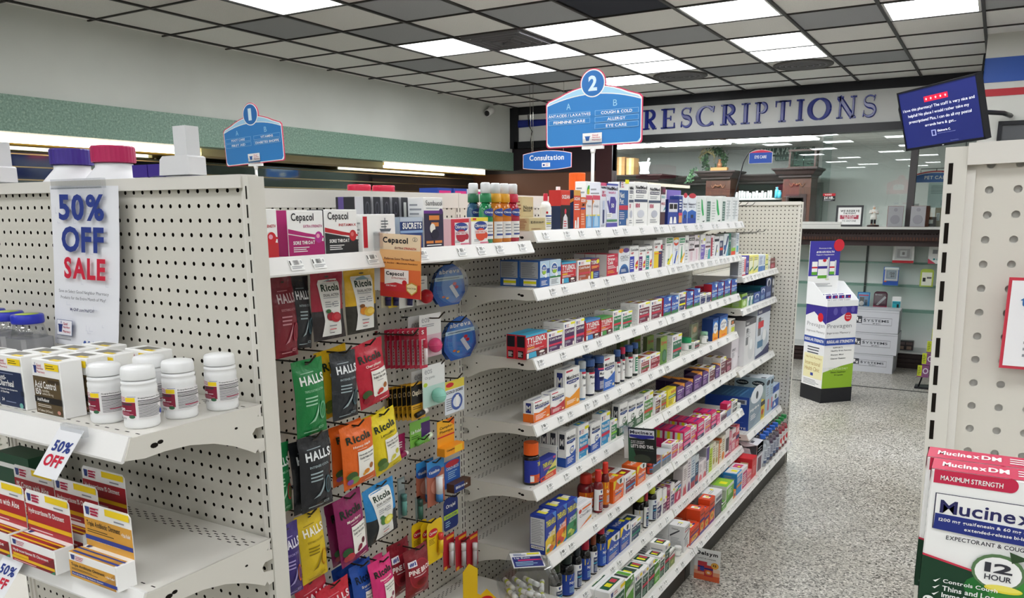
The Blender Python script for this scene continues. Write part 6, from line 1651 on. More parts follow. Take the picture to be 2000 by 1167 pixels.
def seltzer(g):
 return ('#2a5ca8' if not g else '#dfe6ea'),[R(0,0.36,1,1,'#b9d4e8'),E(0.4,0.66,0.3,0.24,'#f0f4f6'),E(0.4,0.66,0.26,0.2,'#2456a0'),E(0.42,0.56,0.2,0.08,'#9cc43a'),T('Alka',0.26,0.7,0.56,0.77,'w',2),T('Seltzer',0.16,0.61,0.66,0.69,'w',2),R(0.68,0.52,1,0.7,'#2a4f9c'),R(0,0.3,1,0.37,'#2f7a3f' if g else '#2a5ca8'),E(0.58,0.42,0.12,0.07,'w'),L(0.1,0.06,0.8,0.26,4,'fine' if g else 'w')],[R(0.04,0.33,0.9,0.96,'#a9acb0'),L(0.08,0.36,0.86,0.94,14,'#6c6f74'),R(0.18,0.04,0.82,0.28,'w'),R(0.18,0.12,0.82,0.22,'tag'),L(0.22,0.06,0.7,0.1,1)],[R(0.1,0.1,0.9,0.9,'#24509a')]
def neil(c,t1,body='w'):
 return body,[T('NeilMed',0.1,0.84,0.92,0.92,'#22222a',2),R(0.12,0.75,0.88,0.82,'#3a3a5a'),T(t1,0.16,0.765,0.84,0.805,'w'),L(0.12,0.64,0.86,0.72,2),R(0.02,0.55,0.98,0.61,'#44506a'),T('100',0.12,0.42,0.42,0.52,'#c04a6a',2),E(0.5,0.28,0.25,0.09,c),L(0.15,0.06,0.85,0.16,2)],[L(0.1,0.1,0.9,0.9,6,'grey'),R(0.2,0.3,0.8,0.6,c)],[R(0.1,0.2,0.9,0.8,'lgrey')]
def spray(c,t1,cap='#3f8a5a',low='w'):
 return 'w',[R(0.06,0.8,0.94,0.97,c),T(t1,0.12,0.84,0.88,0.93,'w',1),G([(0.3,0.05),(0.62,0.05),(0.56,0.42),(0.5,0.68),(0.42,0.68),(0.36,0.42)],low),R(0.3,0.05,0.62,0.25,c),L(0.1,0.7,0.7,0.77,1),G([(0.2,0.08),(0.5,0.02),(0.98,0.36),(0.9,0.42)],cap)],None,STK
def tussin(c,t1='Tussin',t2='DM',band='#c83a50'):
 return 'w',[R(0.04,0.0,0.96,0.76,c),G([(0.1,0.94),(0.26,0.94),(0.23,0.83),(0.13,0.83)],'#2a3a7a'),L(0.3,0.83,0.6,0.93,2,'#b0405a'),R(0.7,0.84,1,0.93,'yel'),T(t1,0.12,0.62,0.9,0.71,'#dfeae2',1),T(t2,0.12,0.5,0.6,0.59,'#dfeae2',1),R(0.04,0.34,0.96,0.44,band),L(0.12,0.06,0.8,0.3,4,'#9fc0ac')],[L(0.1,0.1,0.9,0.85,9,'fine')],[R(0.12,0.2,0.88,0.8,c),R(0.3,0.3,0.5,0.7,'tag'),R(0.6,0.3,0.8,0.7,band)]
def robit():
 return '#5a9a30',[R(0,0.88,1,1,'#4a8a26'),G([(0,0.66),(1,0.84),(1,0.62),(0,0.5)],'#dfe4da'),T('Robitussin',0.08,0.72,0.92,0.82,'#20301a',1),G([(0,0),(1,0),(1,0.46),(0,0.36)],'#5aa030'),L(0.12,0.1,0.85,0.32,4,'#d8e8c8'),E(0.7,0.94,0.12,0.04,'w')],[L(0.08,0.1,0.92,0.86,10,'#7a9a6a'),R(0,0.88,1,1,'#5aa030')],[R(0,0,1,1,'w'),R(0.3,0.1,0.55,0.9,'#26342a'),R(0.58,0.1,0.9,0.9,'#5aa030')]
def delsym(c2='#5a5a9a'):
 return '#dc4a20',[T('Delsym',0.08,0.72,0.92,0.84,'#2a1a20',2),R(0,0.5,1,0.6,'#26307a'),E(0.5,0.3,0.36,0.16,'#e8b04a'),T('12',0.36,0.26,0.64,0.36,'#3a2a3a',2),R(0,0,1,0.1,c2),L(0.1,0.12,0.9,0.17,1,'w')],[L(0.15,0.1,0.85,0.6,6,'#e8c0a8')],[R(0.3,0.2,0.7,0.8,'w'),R(0.4,0.3,0.62,0.6,'yel'),R(0.6,0.2,0.8,0.4,'#26307a')]
def device(dark,body='w',oval='#c4c8cc',spot=None):
 e = [R(0,0.87,1,1,dark),T('kaz',0.1,0.9,0.34,0.96,'w',1),E(0.6,0.3,0.28,0.22,oval),E(0.6,0.42,0.14,0.12,'#e8eaec'),L(0.08,0.6,0.5,0.8,5,'grey'),R(0.1,0.45,0.3,0.62,'#77787c'),R(0.1,0.72,0.28,0.82,'#66686c')]
 if spot:
  e += [R(0.1,0.6,0.5,0.73,spot),G([(0,0),(1,0),(1,0.22),(0.5,0.1),(0,0.06)],dark),R(0.1,0.2,0.5,0.34,'#4f7a9a')]
 return body,e,[R(0.2,0.82,0.5,0.86,'#55565a'),L(0.1,0.1,0.9,0.4,4,'grey')],[R(0,0,1,1,dark)]
def carton(lb,d,X,Y,Z,w_,dp,h,rz=90.0,grp=None,name='medicine_carton',me=None):
 o = put(name,me or carton_mesh(w_,dp,h,*d),None,(X,Y,Z),math.radians(rz))
 return tag(o,lb,'box',grp)
def bottle(lb,X,Y,Z,r,h,body,capc,els,caph=0.24,shoulder=0.2,lab=(0.06,0.6),labc=None,neck=0.45,rz=90.0,grp=None,name='medicine_bottle',clearbody=False,capr=None,flat=1.0,ridged=False):
 t = thing(name,lb,'bottle',(X,Y,Z),math.radians(rz),grp)
 zs,zn = h * (1 - caph - shoulder),h * (1 - caph)
 m = MB()
 prof = [(r * 0.9,0),(r,h * 0.02),(r,zs)] + [(r * (neck + (1 - neck) * math.cos(a)),zs + (zn - zs) * 0.92 * math.sin(a)) for a in [math.pi / 2 * i / 6 for i in range(1,7)]] + [(r * neck,zn + 0.002)]
 bm = PLASTIC if clearbody else mt(body,0.12,0,0.6)
 m.lathe(prof,bm,24,sy=flat)
 m.obj('body',t)
 if clearbody:
  q = MB().lathe([(r * 0.86,0.003),(r * 0.94,h * 0.03),(r * 0.94,zs),(r * 0.7,zs + (zn - zs) * 0.45)],mt(body,0.2),20,sy=flat)
  q.obj('liquid',t)
 c = MB()
 cr = capr or r * (neck + 0.1)
 n = 30 if ridged else 18
 if ridged:
  vs,fs = [],[]
  for z in (zn + 0.002,zn + 0.004,h - 0.003,h):
   for k in range(2 * n):
    a = math.pi * k / n
    q = cr * (1.0 + (0.025 if k % 2 else 0)) - (0.0015 if z == h else 0)
    vs.append((q * math.cos(a),q * math.sin(a),z))
  for i in range(3):
   for k in range(2 * n):
    a,b = i * 2 * n + k,i * 2 * n + (k + 1) % (2 * n)
    fs.append((a,b,b + 2 * n,a + 2 * n))
  fs.append(tuple(range(6 * n,8 * n)))
  c.add(vs,fs,mt(capc,0.4))
 else:
  c.lathe([(cr * 0.98,zn),(cr * 1.02,zn + 0.002),(cr * 0.97,h - 0.003),(cr * 0.9,h)],mt(capc,0.3),n)
 c.obj('cap',t)
 if els:
  l = MB()
  rr = r + 0.0004
  if labc:
   vs,fs = [],[]
   N_ = 24
   for j,z in enumerate((lab[0] * h,lab[1] * h)):
    for k in range(N_ + 1):
     a = math.radians(-112 + 224 * k / N_)
     vs.append((rr * math.sin(a),-rr * math.cos(a) * flat,z))
   l.add(vs,[(k,k + 1,k + N_ + 2,k + N_ + 1) for k in range(N_)],mt(labc,0.4),True)
  cs = cyl_sf(rr,lab[0] * h,lab[1] * h,-66,66)
  art(l,(lambda u,v,q: Vector((cs(u,v,q).x,cs(u,v,q).y * flat,cs(u,v,q).z))),els,12,1)
  l.obj('label',t)
 return t
def lab_quil(c,name):
 return [G([(0.3,1),(1,1),(1,0.74),(0.7,0.78)],'#e6e6e4'),G([(0,1),(0.4,1),(0.25,0.74),(0,0.7)],'yel'),G([(0.66,0.95),(0.86,0.95),(0.86,0.85),(0.76,0.8),(0.66,0.85)],'#1f3a34'),T(name,0.2,0.5,0.95,0.66,'w',2),L(0.2,0.1,0.85,0.42,5,'sky')]
def lab_gnp(c,t1):
 return [R(0.1,0.02,0.95,0.74,c),G([(0.24,0.95),(0.42,0.95),(0.38,0.82),(0.28,0.82)],'#2a3a7a'),L(0.5,0.82,0.8,0.94,2,'#b0405a'),T(t1,0.18,0.56,0.9,0.68,'w',1),R(0.1,0.44,0.95,0.5,'#3aa0c0'),L(0.2,0.08,0.8,0.4,5,'#c9d0dc')]
def lab_muc(c,sub):
 return [R(0,0.92,1,1,'#c8304a'),T('Mucinex',0.08,0.72,0.95,0.86,'#2a2a3a',1),G([(0.06,0.69),(0.95,0.69),(0.95,0.58),(0.5,0.54),(0.06,0.58)],'#26337c'),G([(0,0),(1,0),(1,0.44),(0.5,0.36),(0,0.4)],c),L(0.15,0.06,0.85,0.32,5,'w'),T(sub,0.2,0.46,0.8,0.52,'#44465a')]
def pc(lb,rw,d,X,Y,Z,w_,dp,h,n,gap=0.002):
 """carton on a shelf facing the aisle; n more of it stand behind"""
 lb += SHN[rw]
 me = carton_mesh(w_,dp,h,*d)
 shelf_name = lb.split(',')[-1].strip()
 carton(lb,d,X,Y,Z + 0.0005,w_,dp,h,90,'cartons on the ' + shelf_name,'medicine_carton',me)
 for k in range(n):
  o = put('medicine_carton',me,None,(X - (dp + gap) * (k + 1),Y + 0.0008 * (k + 1),Z + 0.0005),math.radians(90))
  tag(o,('spare behind ' if k == 0 else ORD[k + 1] + ' spare behind ') + lb,'box','cartons on the ' + shelf_name)
def pb(lb,rw,X,Y,Z,r,h,a,capr=None,n=0):
 lb += SHN[rw]
 body,capc,els,caph,sh,lab,labc,neck = a
 sn = lb.split(',')[-1].strip()
 o = bottle(lb,X,Y,Z + 0.0005,r,h,body,capc,els,caph,sh,lab,labc,neck,90,'bottles on the ' + sn,'medicine_bottle',False,capr,1.0,neck > 0.7)
 for k in range(n):
  dup(o,(X - (2 * r + 0.002) * (k + 1),Y,Z + 0.0005),math.radians(90),'spare behind ' + lb,'bottles on the ' + sn)
SHN={1: ', top medicine shelf',2: ', second medicine shelf',3: ', third medicine shelf',4: ', fourth medicine shelf',5: ', fifth medicine shelf',6: ', sixth medicine shelf',7: ', seventh medicine shelf',8: ', base deck','a': ", short bay's top shelf",'b': ", short bay's second shelf",'c': ", short bay's third shelf",'d': ", short bay's fourth shelf"}
pc('tall tan nasal strip carton behind the small one',1,plain('#c9b88c','#cdbd92','Nose','#3a3428',0.3,None,'brn','Better'),-1.322,2.3451,H-0.060,0.0739,0.03,0.1064,0)
pc('small tan nasal strip carton lying before the tall one',1,plain('#c2b184','#c2b184','Nose','#3a3428',0.2,None,'brn','Better'),-1.262,2.2999,H-0.060,0.108,0.05,0.0404,0)
pb('white spray bottle with a red-tipped cap',1,-1.2913,2.4089,H-0.060,0.0193,0.1171,('w','#d9304a',[R(0.05,0.55,0.95,0.62,'#3a4a9a'),R(0.1,0.2,0.5,0.3,'tag'),L(0.1,0.05,0.9,0.5,5),E(0.15,0.75,0.08,0.06,'red'),E(0.85,0.75,0.08,0.06,'red')],0.2,0.22,(0.05,0.62),'w',0.28),None,0)
pb('tall white spray bottle with a teal label block',1,-1.3065,2.5275,H-0.060,0.0195,0.1417,('w','w',[G([(0.2,0.9),(0.34,0.9),(0.32,0.8),(0.22,0.8)],'#2a3a7a'),R(0.1,0.35,0.9,0.75,'#2a7a8a'),R(0.5,0.6,0.95,0.66,'red'),L(0.1,0.05,0.9,0.3,4)],0.34,0.18,(0.05,0.5),'w',0.3),None,0)
pb('orange-capped can rising behind the red saline cartons',1,-1.4231,2.9129,H-0.060,0.0311,0.2046,('#c9cdd0','#f0641c',[],0.46,0.05,(0.1,0.4),None,0.92),0.0311,0)
pc('red and black saline carton with a dropper bottle',1,('#d43a2c',[R(0,0,1,0.62,'k'),T('OCEAN',0.1,0.78,0.92,0.88,'w',2),G([(0.2,0.02),(0.75,0.02),(0.7,0.3),(0.52,0.4),(0.45,0.4),(0.26,0.3)],'#dcd8dc'),E(0.48,0.46,0.1,0.07,'#d23048'),L(0.3,0.06,0.66,0.24,3,'red')],[R(0,0.62,1,1,'#c8302c'),R(0,0,1,0.6,'#1a2a4a')],None),-1.262,2.4969,H-0.060,0.0697,0.045,0.129,0)
pc('orange-red saline carton with two droppers',1,('#dc5030',[R(0,0.86,1,1,'#d9a04a'),T('OCEAN',0.06,0.74,0.94,0.82,'w',2),L(0.1,0.48,0.9,0.66,3,'w'),G([(0.15,0.02),(0.45,0.02),(0.4,0.22),(0.2,0.22)],'w'),G([(0.5,0.02),(0.8,0.02),(0.76,0.3),(0.56,0.3)],'w')],[R(0,0,1,1,'#24406a'),G([(0,0.5),(1,0.7),(1,1),(0,1)],'#1a2a4a'),G([(0,0.55),(1,0.72),(1,0.8),(0,0.66)],'#d9a04a')],None),-1.262,2.5844,H-0.060,0.0518,0.045,0.1309,0)
pc('orange saline carton marked in stripes',1,('#e06a3a',[R(0,0.9,1,1,'w'),T('OCEAN',0.05,0.76,0.95,0.85,'w',2),T('OMP',0.15,0.64,0.85,0.73,'#2a1a1a'),R(0,0.55,0.9,0.6,'#3a4aa0'),L(0.1,0.1,0.9,0.45,5,'#f0c0a0')],None,None),-1.262,2.6333,H-0.060,0.0388,0.045,0.1199,0)
d0=('#e4e2e4',[R(0,0.84,1,0.97,'#d8506a'),R(0,0,1,0.4,'#6fa8d8'),R(0,0.36,1,0.4,'#e8d86a'),G([(0.2,0.05),(0.8,0.05),(0.74,0.3),(0.5,0.42),(0.26,0.3)],'#a9cbe6'),T('Simply',0.2,0.6,0.8,0.7,'#7a7a84',0),G([(0,0.7),(0.2,0.8),(0,0.84)],'#e8903a')],[R(0,0,1,0.9,'#e8903a')],None)
pc('first clear mist can with a pink band and blue base',1,d0,-1.262,2.682,H-0.060,0.0513,0.045,0.1181,0)
pc('second clear mist can with a pink band and blue base',1,d0,-1.262,2.743,H-0.060,0.0623,0.045,0.1189,0)
d1=('w',[E(0.45,0.78,0.3,0.14,'#3aa83a'),E(0.4,0.74,0.24,0.1,'#e6dc2a'),R(0.6,0.74,1,0.94,'#24489a')],None,None)
pc('first white carton with a green and yellow roundel',1,d1,-1.332,2.8301,H-0.060,0.0553,0.045,0.1683,0)
pc('second white carton with a green and yellow roundel',1,d1,-1.332,2.8986,H-0.060,0.0586,0.045,0.1684,0)
pc('white dry-nose carton with a blue tube',1,('#dcdfe8',[R(0,0.93,1,1,'#d0507a'),T('NeilMed',0.08,0.87,0.9,0.92,'#33334a',1),T('DRY',0.25,0.76,0.75,0.82,'#d0306a',2),T('NOSE',0.2,0.69,0.82,0.75,'#d0306a',2),G([(0.38,0.6),(0.62,0.6),(0.68,0.3),(0.68,0.08),(0.32,0.08),(0.32,0.3)],'#b9c4de'),R(0.36,0.1,0.64,0.4,'#3a3f6a'),L(0.1,0.02,0.9,0.07,2)],None,[R(0.1,0.2,0.9,0.8,'#d0507a')]),-1.262,2.8065,H-0.060,0.0541,0.045,0.1618,0)
pc('white sinus carton with a purple rinse pot',1,('#d9dced',[R(0,0.96,1,1,'#4a55a8'),T('NeilMed',0.08,0.85,0.94,0.93,'#26262f',2),T('NASAFLO',0.2,0.77,0.8,0.82,'#d0508a'),G([(0.28,0.32),(0.8,0.32),(0.86,0.6),(0.72,0.7),(0.36,0.7),(0.3,0.55)],'#4a3f98'),G([(0.08,0.6),(0.2,0.62),(0.34,0.42),(0.3,0.34)],'#4a3f98'),T('50',0.42,0.45,0.66,0.55,'w',2),R(0.08,0.22,0.5,0.33,'w'),L(0.1,0.24,0.46,0.31,2),R(0.06,0.13,0.94,0.18,'#4f8a5a'),R(0.04,0.0,0.96,0.1,'#5a55a8')],[L(0.1,0.1,0.9,0.9,6,'#8a8cc0')],[R(0,0,1,1,'#c9cde4')]),-1.262,2.8836,H-0.060,0.1094,0.045,0.1601,0)
pc('white carton with a blue panel and rinse pot',1,gnp('#2f5f9a','Neti','Pot','#c0304a',0.82),-1.262,2.9936,H-0.060,0.0988,0.045,0.169,0)
d2=neil('#b9bcc8','SINUS RINSE')
pc('narrow white sinus rinse carton',1,d2,-1.262,3.0715,H-0.060,0.0484,0.045,0.1692,0)
pc('wide white sinus rinse carton with a moulded bottle',1,neil('#c9ccd6','SINUS RINSE'),-1.262,3.175,H-0.060,0.1481,0.045,0.1734,0)
pc('tall white sinus rinse carton of a hundred packets',1,d2,-1.262,3.3288,H-0.060,0.1424,0.045,0.1685,0)
pc('brown and white nasal carton',1,('#4a2a34',[R(0,0.34,1,0.8,'#e8e6ea'),T('SINUS',0.1,0.7,0.9,0.77,'teal'),T('MASK',0.1,0.52,0.9,0.6,'#b04a5a'),G([(0.5,0.36),(1,0.42),(1,0.5)],'teal'),E(0.6,0.9,0.3,0.05,'#8a3a5a')],None,None),-1.262,3.4329,H-0.060,0.0561,0.045,0.1613,0)
pc('purple and white kit carton at the back',1,('w',[R(0,0.72,1,1,'#7a6ab8'),R(0.1,0.3,0.9,0.66,'#d8d6e4')],None,[R(0,0,1,1,'#7a6ab8')]),-1.332,3.7643,H-0.060,0.1966,0.045,0.1552,0)
pc('blue blister carton of two white droppers',1,('#26409a',[R(0,0.88,1,1,'#3a3a8a'),R(0.08,0.5,0.92,0.86,'#d8d8e0'),R(0.14,0.62,0.48,0.82,'k'),R(0.54,0.62,0.88,0.82,'k'),G([(0.16,0.04),(0.46,0.04),(0.4,0.3),(0.24,0.3)],'w'),G([(0.54,0.04),(0.84,0.04),(0.78,0.3),(0.6,0.3)],'w')],[R(0,0,1,1,'#1a2a6a')],None),-1.262,3.5635,H-0.060,0.1351,0.04,0.1093,0)
pc('narrow navy and orange carton',1,('#26408a',[R(0,0.3,1,0.4,'#d0406a'),R(0.1,0.05,0.9,0.3,'#e0a060'),L(0.1,0.5,0.9,0.9,4,'w')],None,None),-1.262,3.6627,H-0.060,0.0505,0.045,0.1263,0)
d3=('#e2e8f0',[G([(0,0),(1,0),(1,0.42),(0.5,0.5),(0,0.42)],'#2a62b8'),R(0,0,1,0.2,'#2444a0'),E(0.5,1,0.42,0.09,'#c83a4a'),T('Nasacort',0.06,0.66,0.94,0.75,'#26264a',1),T('Allergy',0.12,0.56,0.8,0.63,'#26264a',1),R(0.36,0.2,0.66,0.32,'#1a2040')],None,[R(0.1,0.1,0.9,0.9,'#d8d0d8')])
pc('first white and blue allergy spray carton with a red cap mark',1,d3,-1.262,3.7249,H-0.060,0.0632,0.045,0.1294,0)
pc('second white and blue allergy spray carton with a red cap mark',1,d3,-1.262,3.8268,H-0.060,0.1249,0.045,0.1288,0)
d4=('#e2e6e4',[G([(0.45,0.9),(0.58,0.84),(0.8,0.3),(0.66,0.26),(0.5,0.5)],'#26a85a'),L(0.06,0.1,0.4,0.8,7,'#b0bab6'),G([(0.6,0.06),(0.9,0.1),(0.86,0.03)],'#26343a')],None,None)
pc('first white blister with a bright green device',1,d4,-1.262,3.9702,H-0.060,0.1426,0.02,0.1298,0)
d5=('#dfe4e2',[R(0.1,0.05,0.9,0.8,'#4a6a62'),L(0.15,0.1,0.85,0.75,7,'#a9bab4')],None,None)
pc('first dark green edged narrow carton',1,d5,-1.262,4.0866,H-0.060,0.0726,0.045,0.1319,0)
pc('second white blister with a bright green device',1,d4,-1.262,4.2234,H-0.060,0.18,0.02,0.1313,0)
pc('second dark green edged narrow carton',1,d5,-1.262,4.3513,H-0.060,0.0599,0.045,0.1338,0)
d6=('#e0e3e4',[G([(0.2,0.1),(0.5,0.1),(0.7,0.8),(0.4,0.86)],'#c2cacc'),L(0.1,0.2,0.9,0.9,6,'#b4babc')],None,None)
pc('first white pouch with a clear moulded strip',1,d6,-1.262,4.444,H-0.060,0.1025,0.02,0.1311,0)
pc('second white pouch with a clear moulded strip',1,d6,-1.262,4.5742,H-0.060,0.1342,0.02,0.1316,0)
pc('blue and white fizzing tablet carton',2,seltzer(False),-1.262,2.3509,H-0.242,0.0647,0.075,0.0841,1)
pc('pale fizzing tablet carton with a green band',2,seltzer(True),-1.262,2.4257,H-0.242,0.0785,0.06,0.0849,0)
pc('red cold and flu carton with a turquoise top',2,tylenol('COLD+FLU','#e8c02a','#3aa0c4'),-1.262,2.526,H-0.242,0.1114,0.05,0.0718,0)
pc('white and rust cold relief carton',2,gnp('#a84f2c','Cold Relief',None,'#c8384a'),-1.262,2.6489,H-0.242,0.1077,0.04,0.0712,1)
pc('small red flu carton with a yellow corner',2,('#8a2034',[T('TYLENOL',0.0,0.72,0.8,0.9,'w',2),R(0,0.52,1,0.66,'#c8303c'),L(0.1,0.5,0.9,0.64,2,'#e8c04a'),R(0.25,0,1,0.36,'#2a2f7a'),R(0,0,0.25,0.36,'#d8cf2a'),E(0.8,0.85,0.16,0.1,'#e6dc2a'),L(0.35,0.05,0.9,0.3,3,'sky')],None,[R(0,0,1,1,'#3a6ab0')]),-1.262,2.7422,H-0.242,0.0728,0.05,0.0722,0)
pc('crimson cold carton with white lettering',2,('#c02040',[L(0.06,0.88,0.94,0.96,1,'w'),T('Dristan',0.08,0.7,0.7,0.84,'w',2),T('Cold',0.08,0.52,0.52,0.68,'w',2),R(0.74,0.6,0.94,0.84,'#d8506a'),L(0.08,0.32,0.9,0.48,3,'w'),L(0.08,0.1,0.7,0.25,2,'#e8b04a'),R(0.88,0.12,1,0.4,'w')],[L(0.1,0.1,0.9,0.5,4,'lgrey'),R(0,0,1,1,'#dcd8d6')],None),-1.262,2.8995,H-0.242,0.1065,0.045,0.0811,2)
pc('white cold and flu carton with a blue dome',2,('#e9edf2',[E(0.22,0.98,0.24,0.1,'#e0803a'),E(0.68,0.98,0.3,0.1,'#5a3a82'),T('Coat',0.25,0.9,0.42,0.95,'w'),T('CONTAC',0.14,0.62,0.92,0.76,'#33333a',0),T('COLD+FLU',0.18,0.53,0.86,0.6,'#4a4a52',0),E(0.5,0.0,0.46,0.4,'#2a6aa8'),E(0.5,0.0,0.42,0.3,'#1f4a86'),L(0.2,0.06,0.8,0.2,3,'w')],None,None),-1.262,3.0137,H-0.242,0.1045,0.045,0.0912,0)
pc('white carton with a royal blue bar and red heart',2,coric('#2a3aa8','#c8303c'),-1.262,3.118,H-0.242,0.092,0.045,0.1035,0)
pc('white carton with a violet bar and red heart',2,coric('#6a2a7a','#c8303c'),-1.262,3.2076,H-0.242,0.073,0.045,0.0957,0)
pc('white carton with a teal bar and red heart',2,coric('#1f8a8a','#c8303c'),-1.262,3.2845,H-0.242,0.0693,0.045,0.0968,0)
pc('taller white carton with yellow and purple blocks',2,('w',[T('Coricidin',0.06,0.83,0.7,0.91,'#33333a',1),T('HBP',0.1,0.72,0.4,0.79,'red',1),R(0.02,0.0,0.55,0.6,'#e6c81e'),R(0.55,0,0.98,0.6,'#3a2a5a'),L(0.06,0.48,0.9,0.56,1,'org'),E(0.9,0.74,0.12,0.09,'#c8304a')],None,None),-1.262,3.3904,H-0.242,0.1019,0.05,0.1176,1)
pc('white nasal spray carton with a yellow cap band',2,spray('#3a7a4a','Zicam','#e6dc2a','#dfe6e0'),-1.262,3.5317,H-0.242,0.0903,0.045,0.126,0)
pc('narrow nasal spray carton with a red smile mark',2,('#e9ecf2',[R(0,0.9,1,1,'#e0b02a'),E(0.5,0.8,0.44,0.1,'#d8482a'),E(0.5,0.86,0.4,0.07,'#e9ecf2'),T('Zicam',0.2,0.52,0.8,0.6,'#7a7a84',0),G([(0.1,0.05),(0.4,0.05),(0.8,0.5),(0.6,0.5)],'#3a5ab0'),G([(0.5,0.05),(1,0.3),(0.9,0.36)],'yel')],None,STK),-1.262,3.6195,H-0.242,0.0667,0.045,0.1225,0)
pc('green and white nasal swab carton',2,spray('#3a9a6a','Swabs','#e6b02a','#2f9a6a'),-1.262,3.7031,H-0.242,0.0815,0.045,0.1203,0)
pc('plain white and grey nasal carton',2,plain('w','#e2e2e2','Mist','#55555c',0.6,None,'grey'),-1.262,3.7734,H-0.242,0.0496,0.045,0.1284,0)
pc('white decongestant spray carton with a black head',2,('#e6dde2',[R(0,0.84,1,0.96,'k'),T('Afrin',0.1,0.86,0.9,0.94,'w',2),T('Afrin',0.14,0.64,0.86,0.74,'#2a2a34',2),R(0,0.44,1,0.52,'#5a3a46'),R(0.3,0.06,0.7,0.4,'#d8bfc8'),L(0.1,0.54,0.9,0.62,2)],None,STK),-1.262,3.8442,H-0.242,0.0803,0.045,0.1202,0)
pc('pale pink decongestant spray carton',2,('#e8dfe3',[T('Afrin',0.14,0.76,0.86,0.86,'#2a2a34',2),R(0,0.52,1,0.62,'#3a3038'),R(0.3,0.06,0.7,0.46,'#dcc2cc'),E(0.8,0.93,0.12,0.04,'tag')],None,STK),-1.262,3.9235,H-0.242,0.0664,0.045,0.1274,0)
pc('white carton with a violet arch',2,gnp('#7a66b8','Nasal','Spray',None,0.6),-1.262,4.0185,H-0.242,0.0726,0.045,0.1263,0)
pc('narrow white carton with a teal wedge',2,('#e4dfe4',[T('Afrin',0.1,0.68,0.9,0.78,'#3a3a44',1),R(0,0.5,1,0.58,'#6a3a4a'),G([(0.5,0),(1,0),(1,0.46),(0.6,0.4)],'#4aa0a8'),L(0.1,0.1,0.5,0.4,4)],None,STK),-1.262,4.1029,H-0.242,0.0813,0.045,0.1165,0)
pc('narrow white carton with a crimson spine',2,('#ece4e6',[R(0,0.1,0.5,0.9,'#b0304a'),L(0.55,0.1,0.95,0.8,6)],None,STK),-1.262,4.1802,H-0.242,0.0529,0.045,0.1176,0)
pc('white carton with a slanting black bar',2,('#eceef0',[R(0,0.76,1,0.88,'#2a2d3a'),G([(0.2,0.1),(0.4,0.1),(0.7,0.6),(0.5,0.6)],'#2f3a5a'),E(0.7,0.3,0.1,0.06,'tag')],None,STK),-1.262,4.2533,H-0.242,0.0775,0.045,0.1101,0)
pc('navy ear drop carton with a red block',2,('#e8eaec',[R(0.08,0.05,0.94,0.78,'#24365e'),R(0.12,0.32,0.9,0.44,'#d8442a'),L(0.15,0.5,0.85,0.7,3,'w')],None,STK),-1.262,4.3395,H-0.242,0.071,0.045,0.1091,0)
pc('blue and white lens carton with a diagonal',2,('#e2e8ec',[G([(0,0.1),(0.3,0.1),(1,0.9),(0.7,0.9)],'#1f3a66'),R(0,0.3,0.5,0.5,'#2a5a9a'),G([(0.5,0),(1,0),(1,0.6)],'#6aaac0')],None,STK),-1.262,4.4303,H-0.242,0.0886,0.045,0.1182,0)
pc('narrow dark green lens carton',2,plain('#1f7a66','#1a5f50','Lens','w',0.5),-1.262,4.4992,H-0.242,0.0349,0.045,0.1196,0)
pc('clear-topped carton with orange and green squares',2,('#c9cdd0',[R(0,0,1,0.22,'#e04a2a'),R(0,0.22,1,0.42,'#8ac03a'),R(0,0.42,0.4,0.95,'#9aa2a0'),L(0.4,0.5,0.95,0.9,5)],None,STK),-1.262,4.5734,H-0.242,0.0821,0.045,0.0926,0)
pc('slim white and blue lens carton at the shelf end',2,('#d8e0e4',[R(0.2,0.1,0.8,0.4,'#5aa0b8'),L(0.1,0.5,0.9,0.95,5,'#4a5a80')],None,STK),-1.262,4.6552,H-0.242,0.0549,0.045,0.1176,0)
pc('red cold caplet carton with a turquoise corner',3,tylenol('COLD MAX','#e8a03a','#3aa8cc'),-1.262,2.2956,H-0.466,0.1436,0.035,0.0789,1)
d7=gnp('pur','Cold Relief',None,'#d02a52')
pc('wide white and purple cold relief carton',3,d7,-1.262,2.4278,H-0.466,0.1095,0.045,0.0668,0)
pc('first white and purple night cold carton',3,d7,-1.262,2.5345,H-0.466,0.0852,0.04,0.0864,1)
pc('second white and purple night cold carton',3,d7,-1.262,2.6205,H-0.466,0.0719,0.045,0.0877,0)
pc('red head cold carton with a blue top',3,tylenol('COLD+HEAD','#e8a03a','#4a8ac8'),-1.262,2.7307,H-0.466,0.1259,0.045,0.0728,0)
pc('red head cold carton with a green top',3,tylenol('COLD+HEADACHE','#e8a03a','#4a9a4a'),-1.262,2.8557,H-0.466,0.1106,0.045,0.0682,0)
d8=gnp('green','Sinus Relief',None,'#d02a42')
pc('white and green sinus relief carton',3,d8,-1.262,2.9581,H-0.466,0.0798,0.04,0.0812,1)
pc('short white and green sinus relief carton',3,d8,-1.262,3.0594,H-0.466,0.1052,0.045,0.0677,0)
d9=gnp('#701a38','NasDecongest','Maximum','#c82a4a')
pc('first white and maroon decongestant carton',3,d9,-1.262,3.2448,H-0.466,0.1304,0.04,0.0851,1)
pc('second white and maroon decongestant carton',3,d9,-1.262,3.39,H-0.466,0.1363,0.045,0.0834,0)
d10=claritin()
pc('first blue allergy carton with a green hill',3,d10,-1.262,3.5301,H-0.466,0.0965,0.045,0.0823,0)
pc('second blue allergy carton with a green hill',3,d10,-1.262,3.6344,H-0.466,0.0933,0.045,0.0778,0)
pc('white and navy allergy carton with a lime corner',3,gnp('navy','Loratadine',None,'tag'),-1.262,3.7365,H-0.466,0.0956,0.045,0.0861,0)
pc('third blue allergy carton with a green hill',3,d10,-1.262,3.8467,H-0.466,0.1004,0.045,0.0795,0)
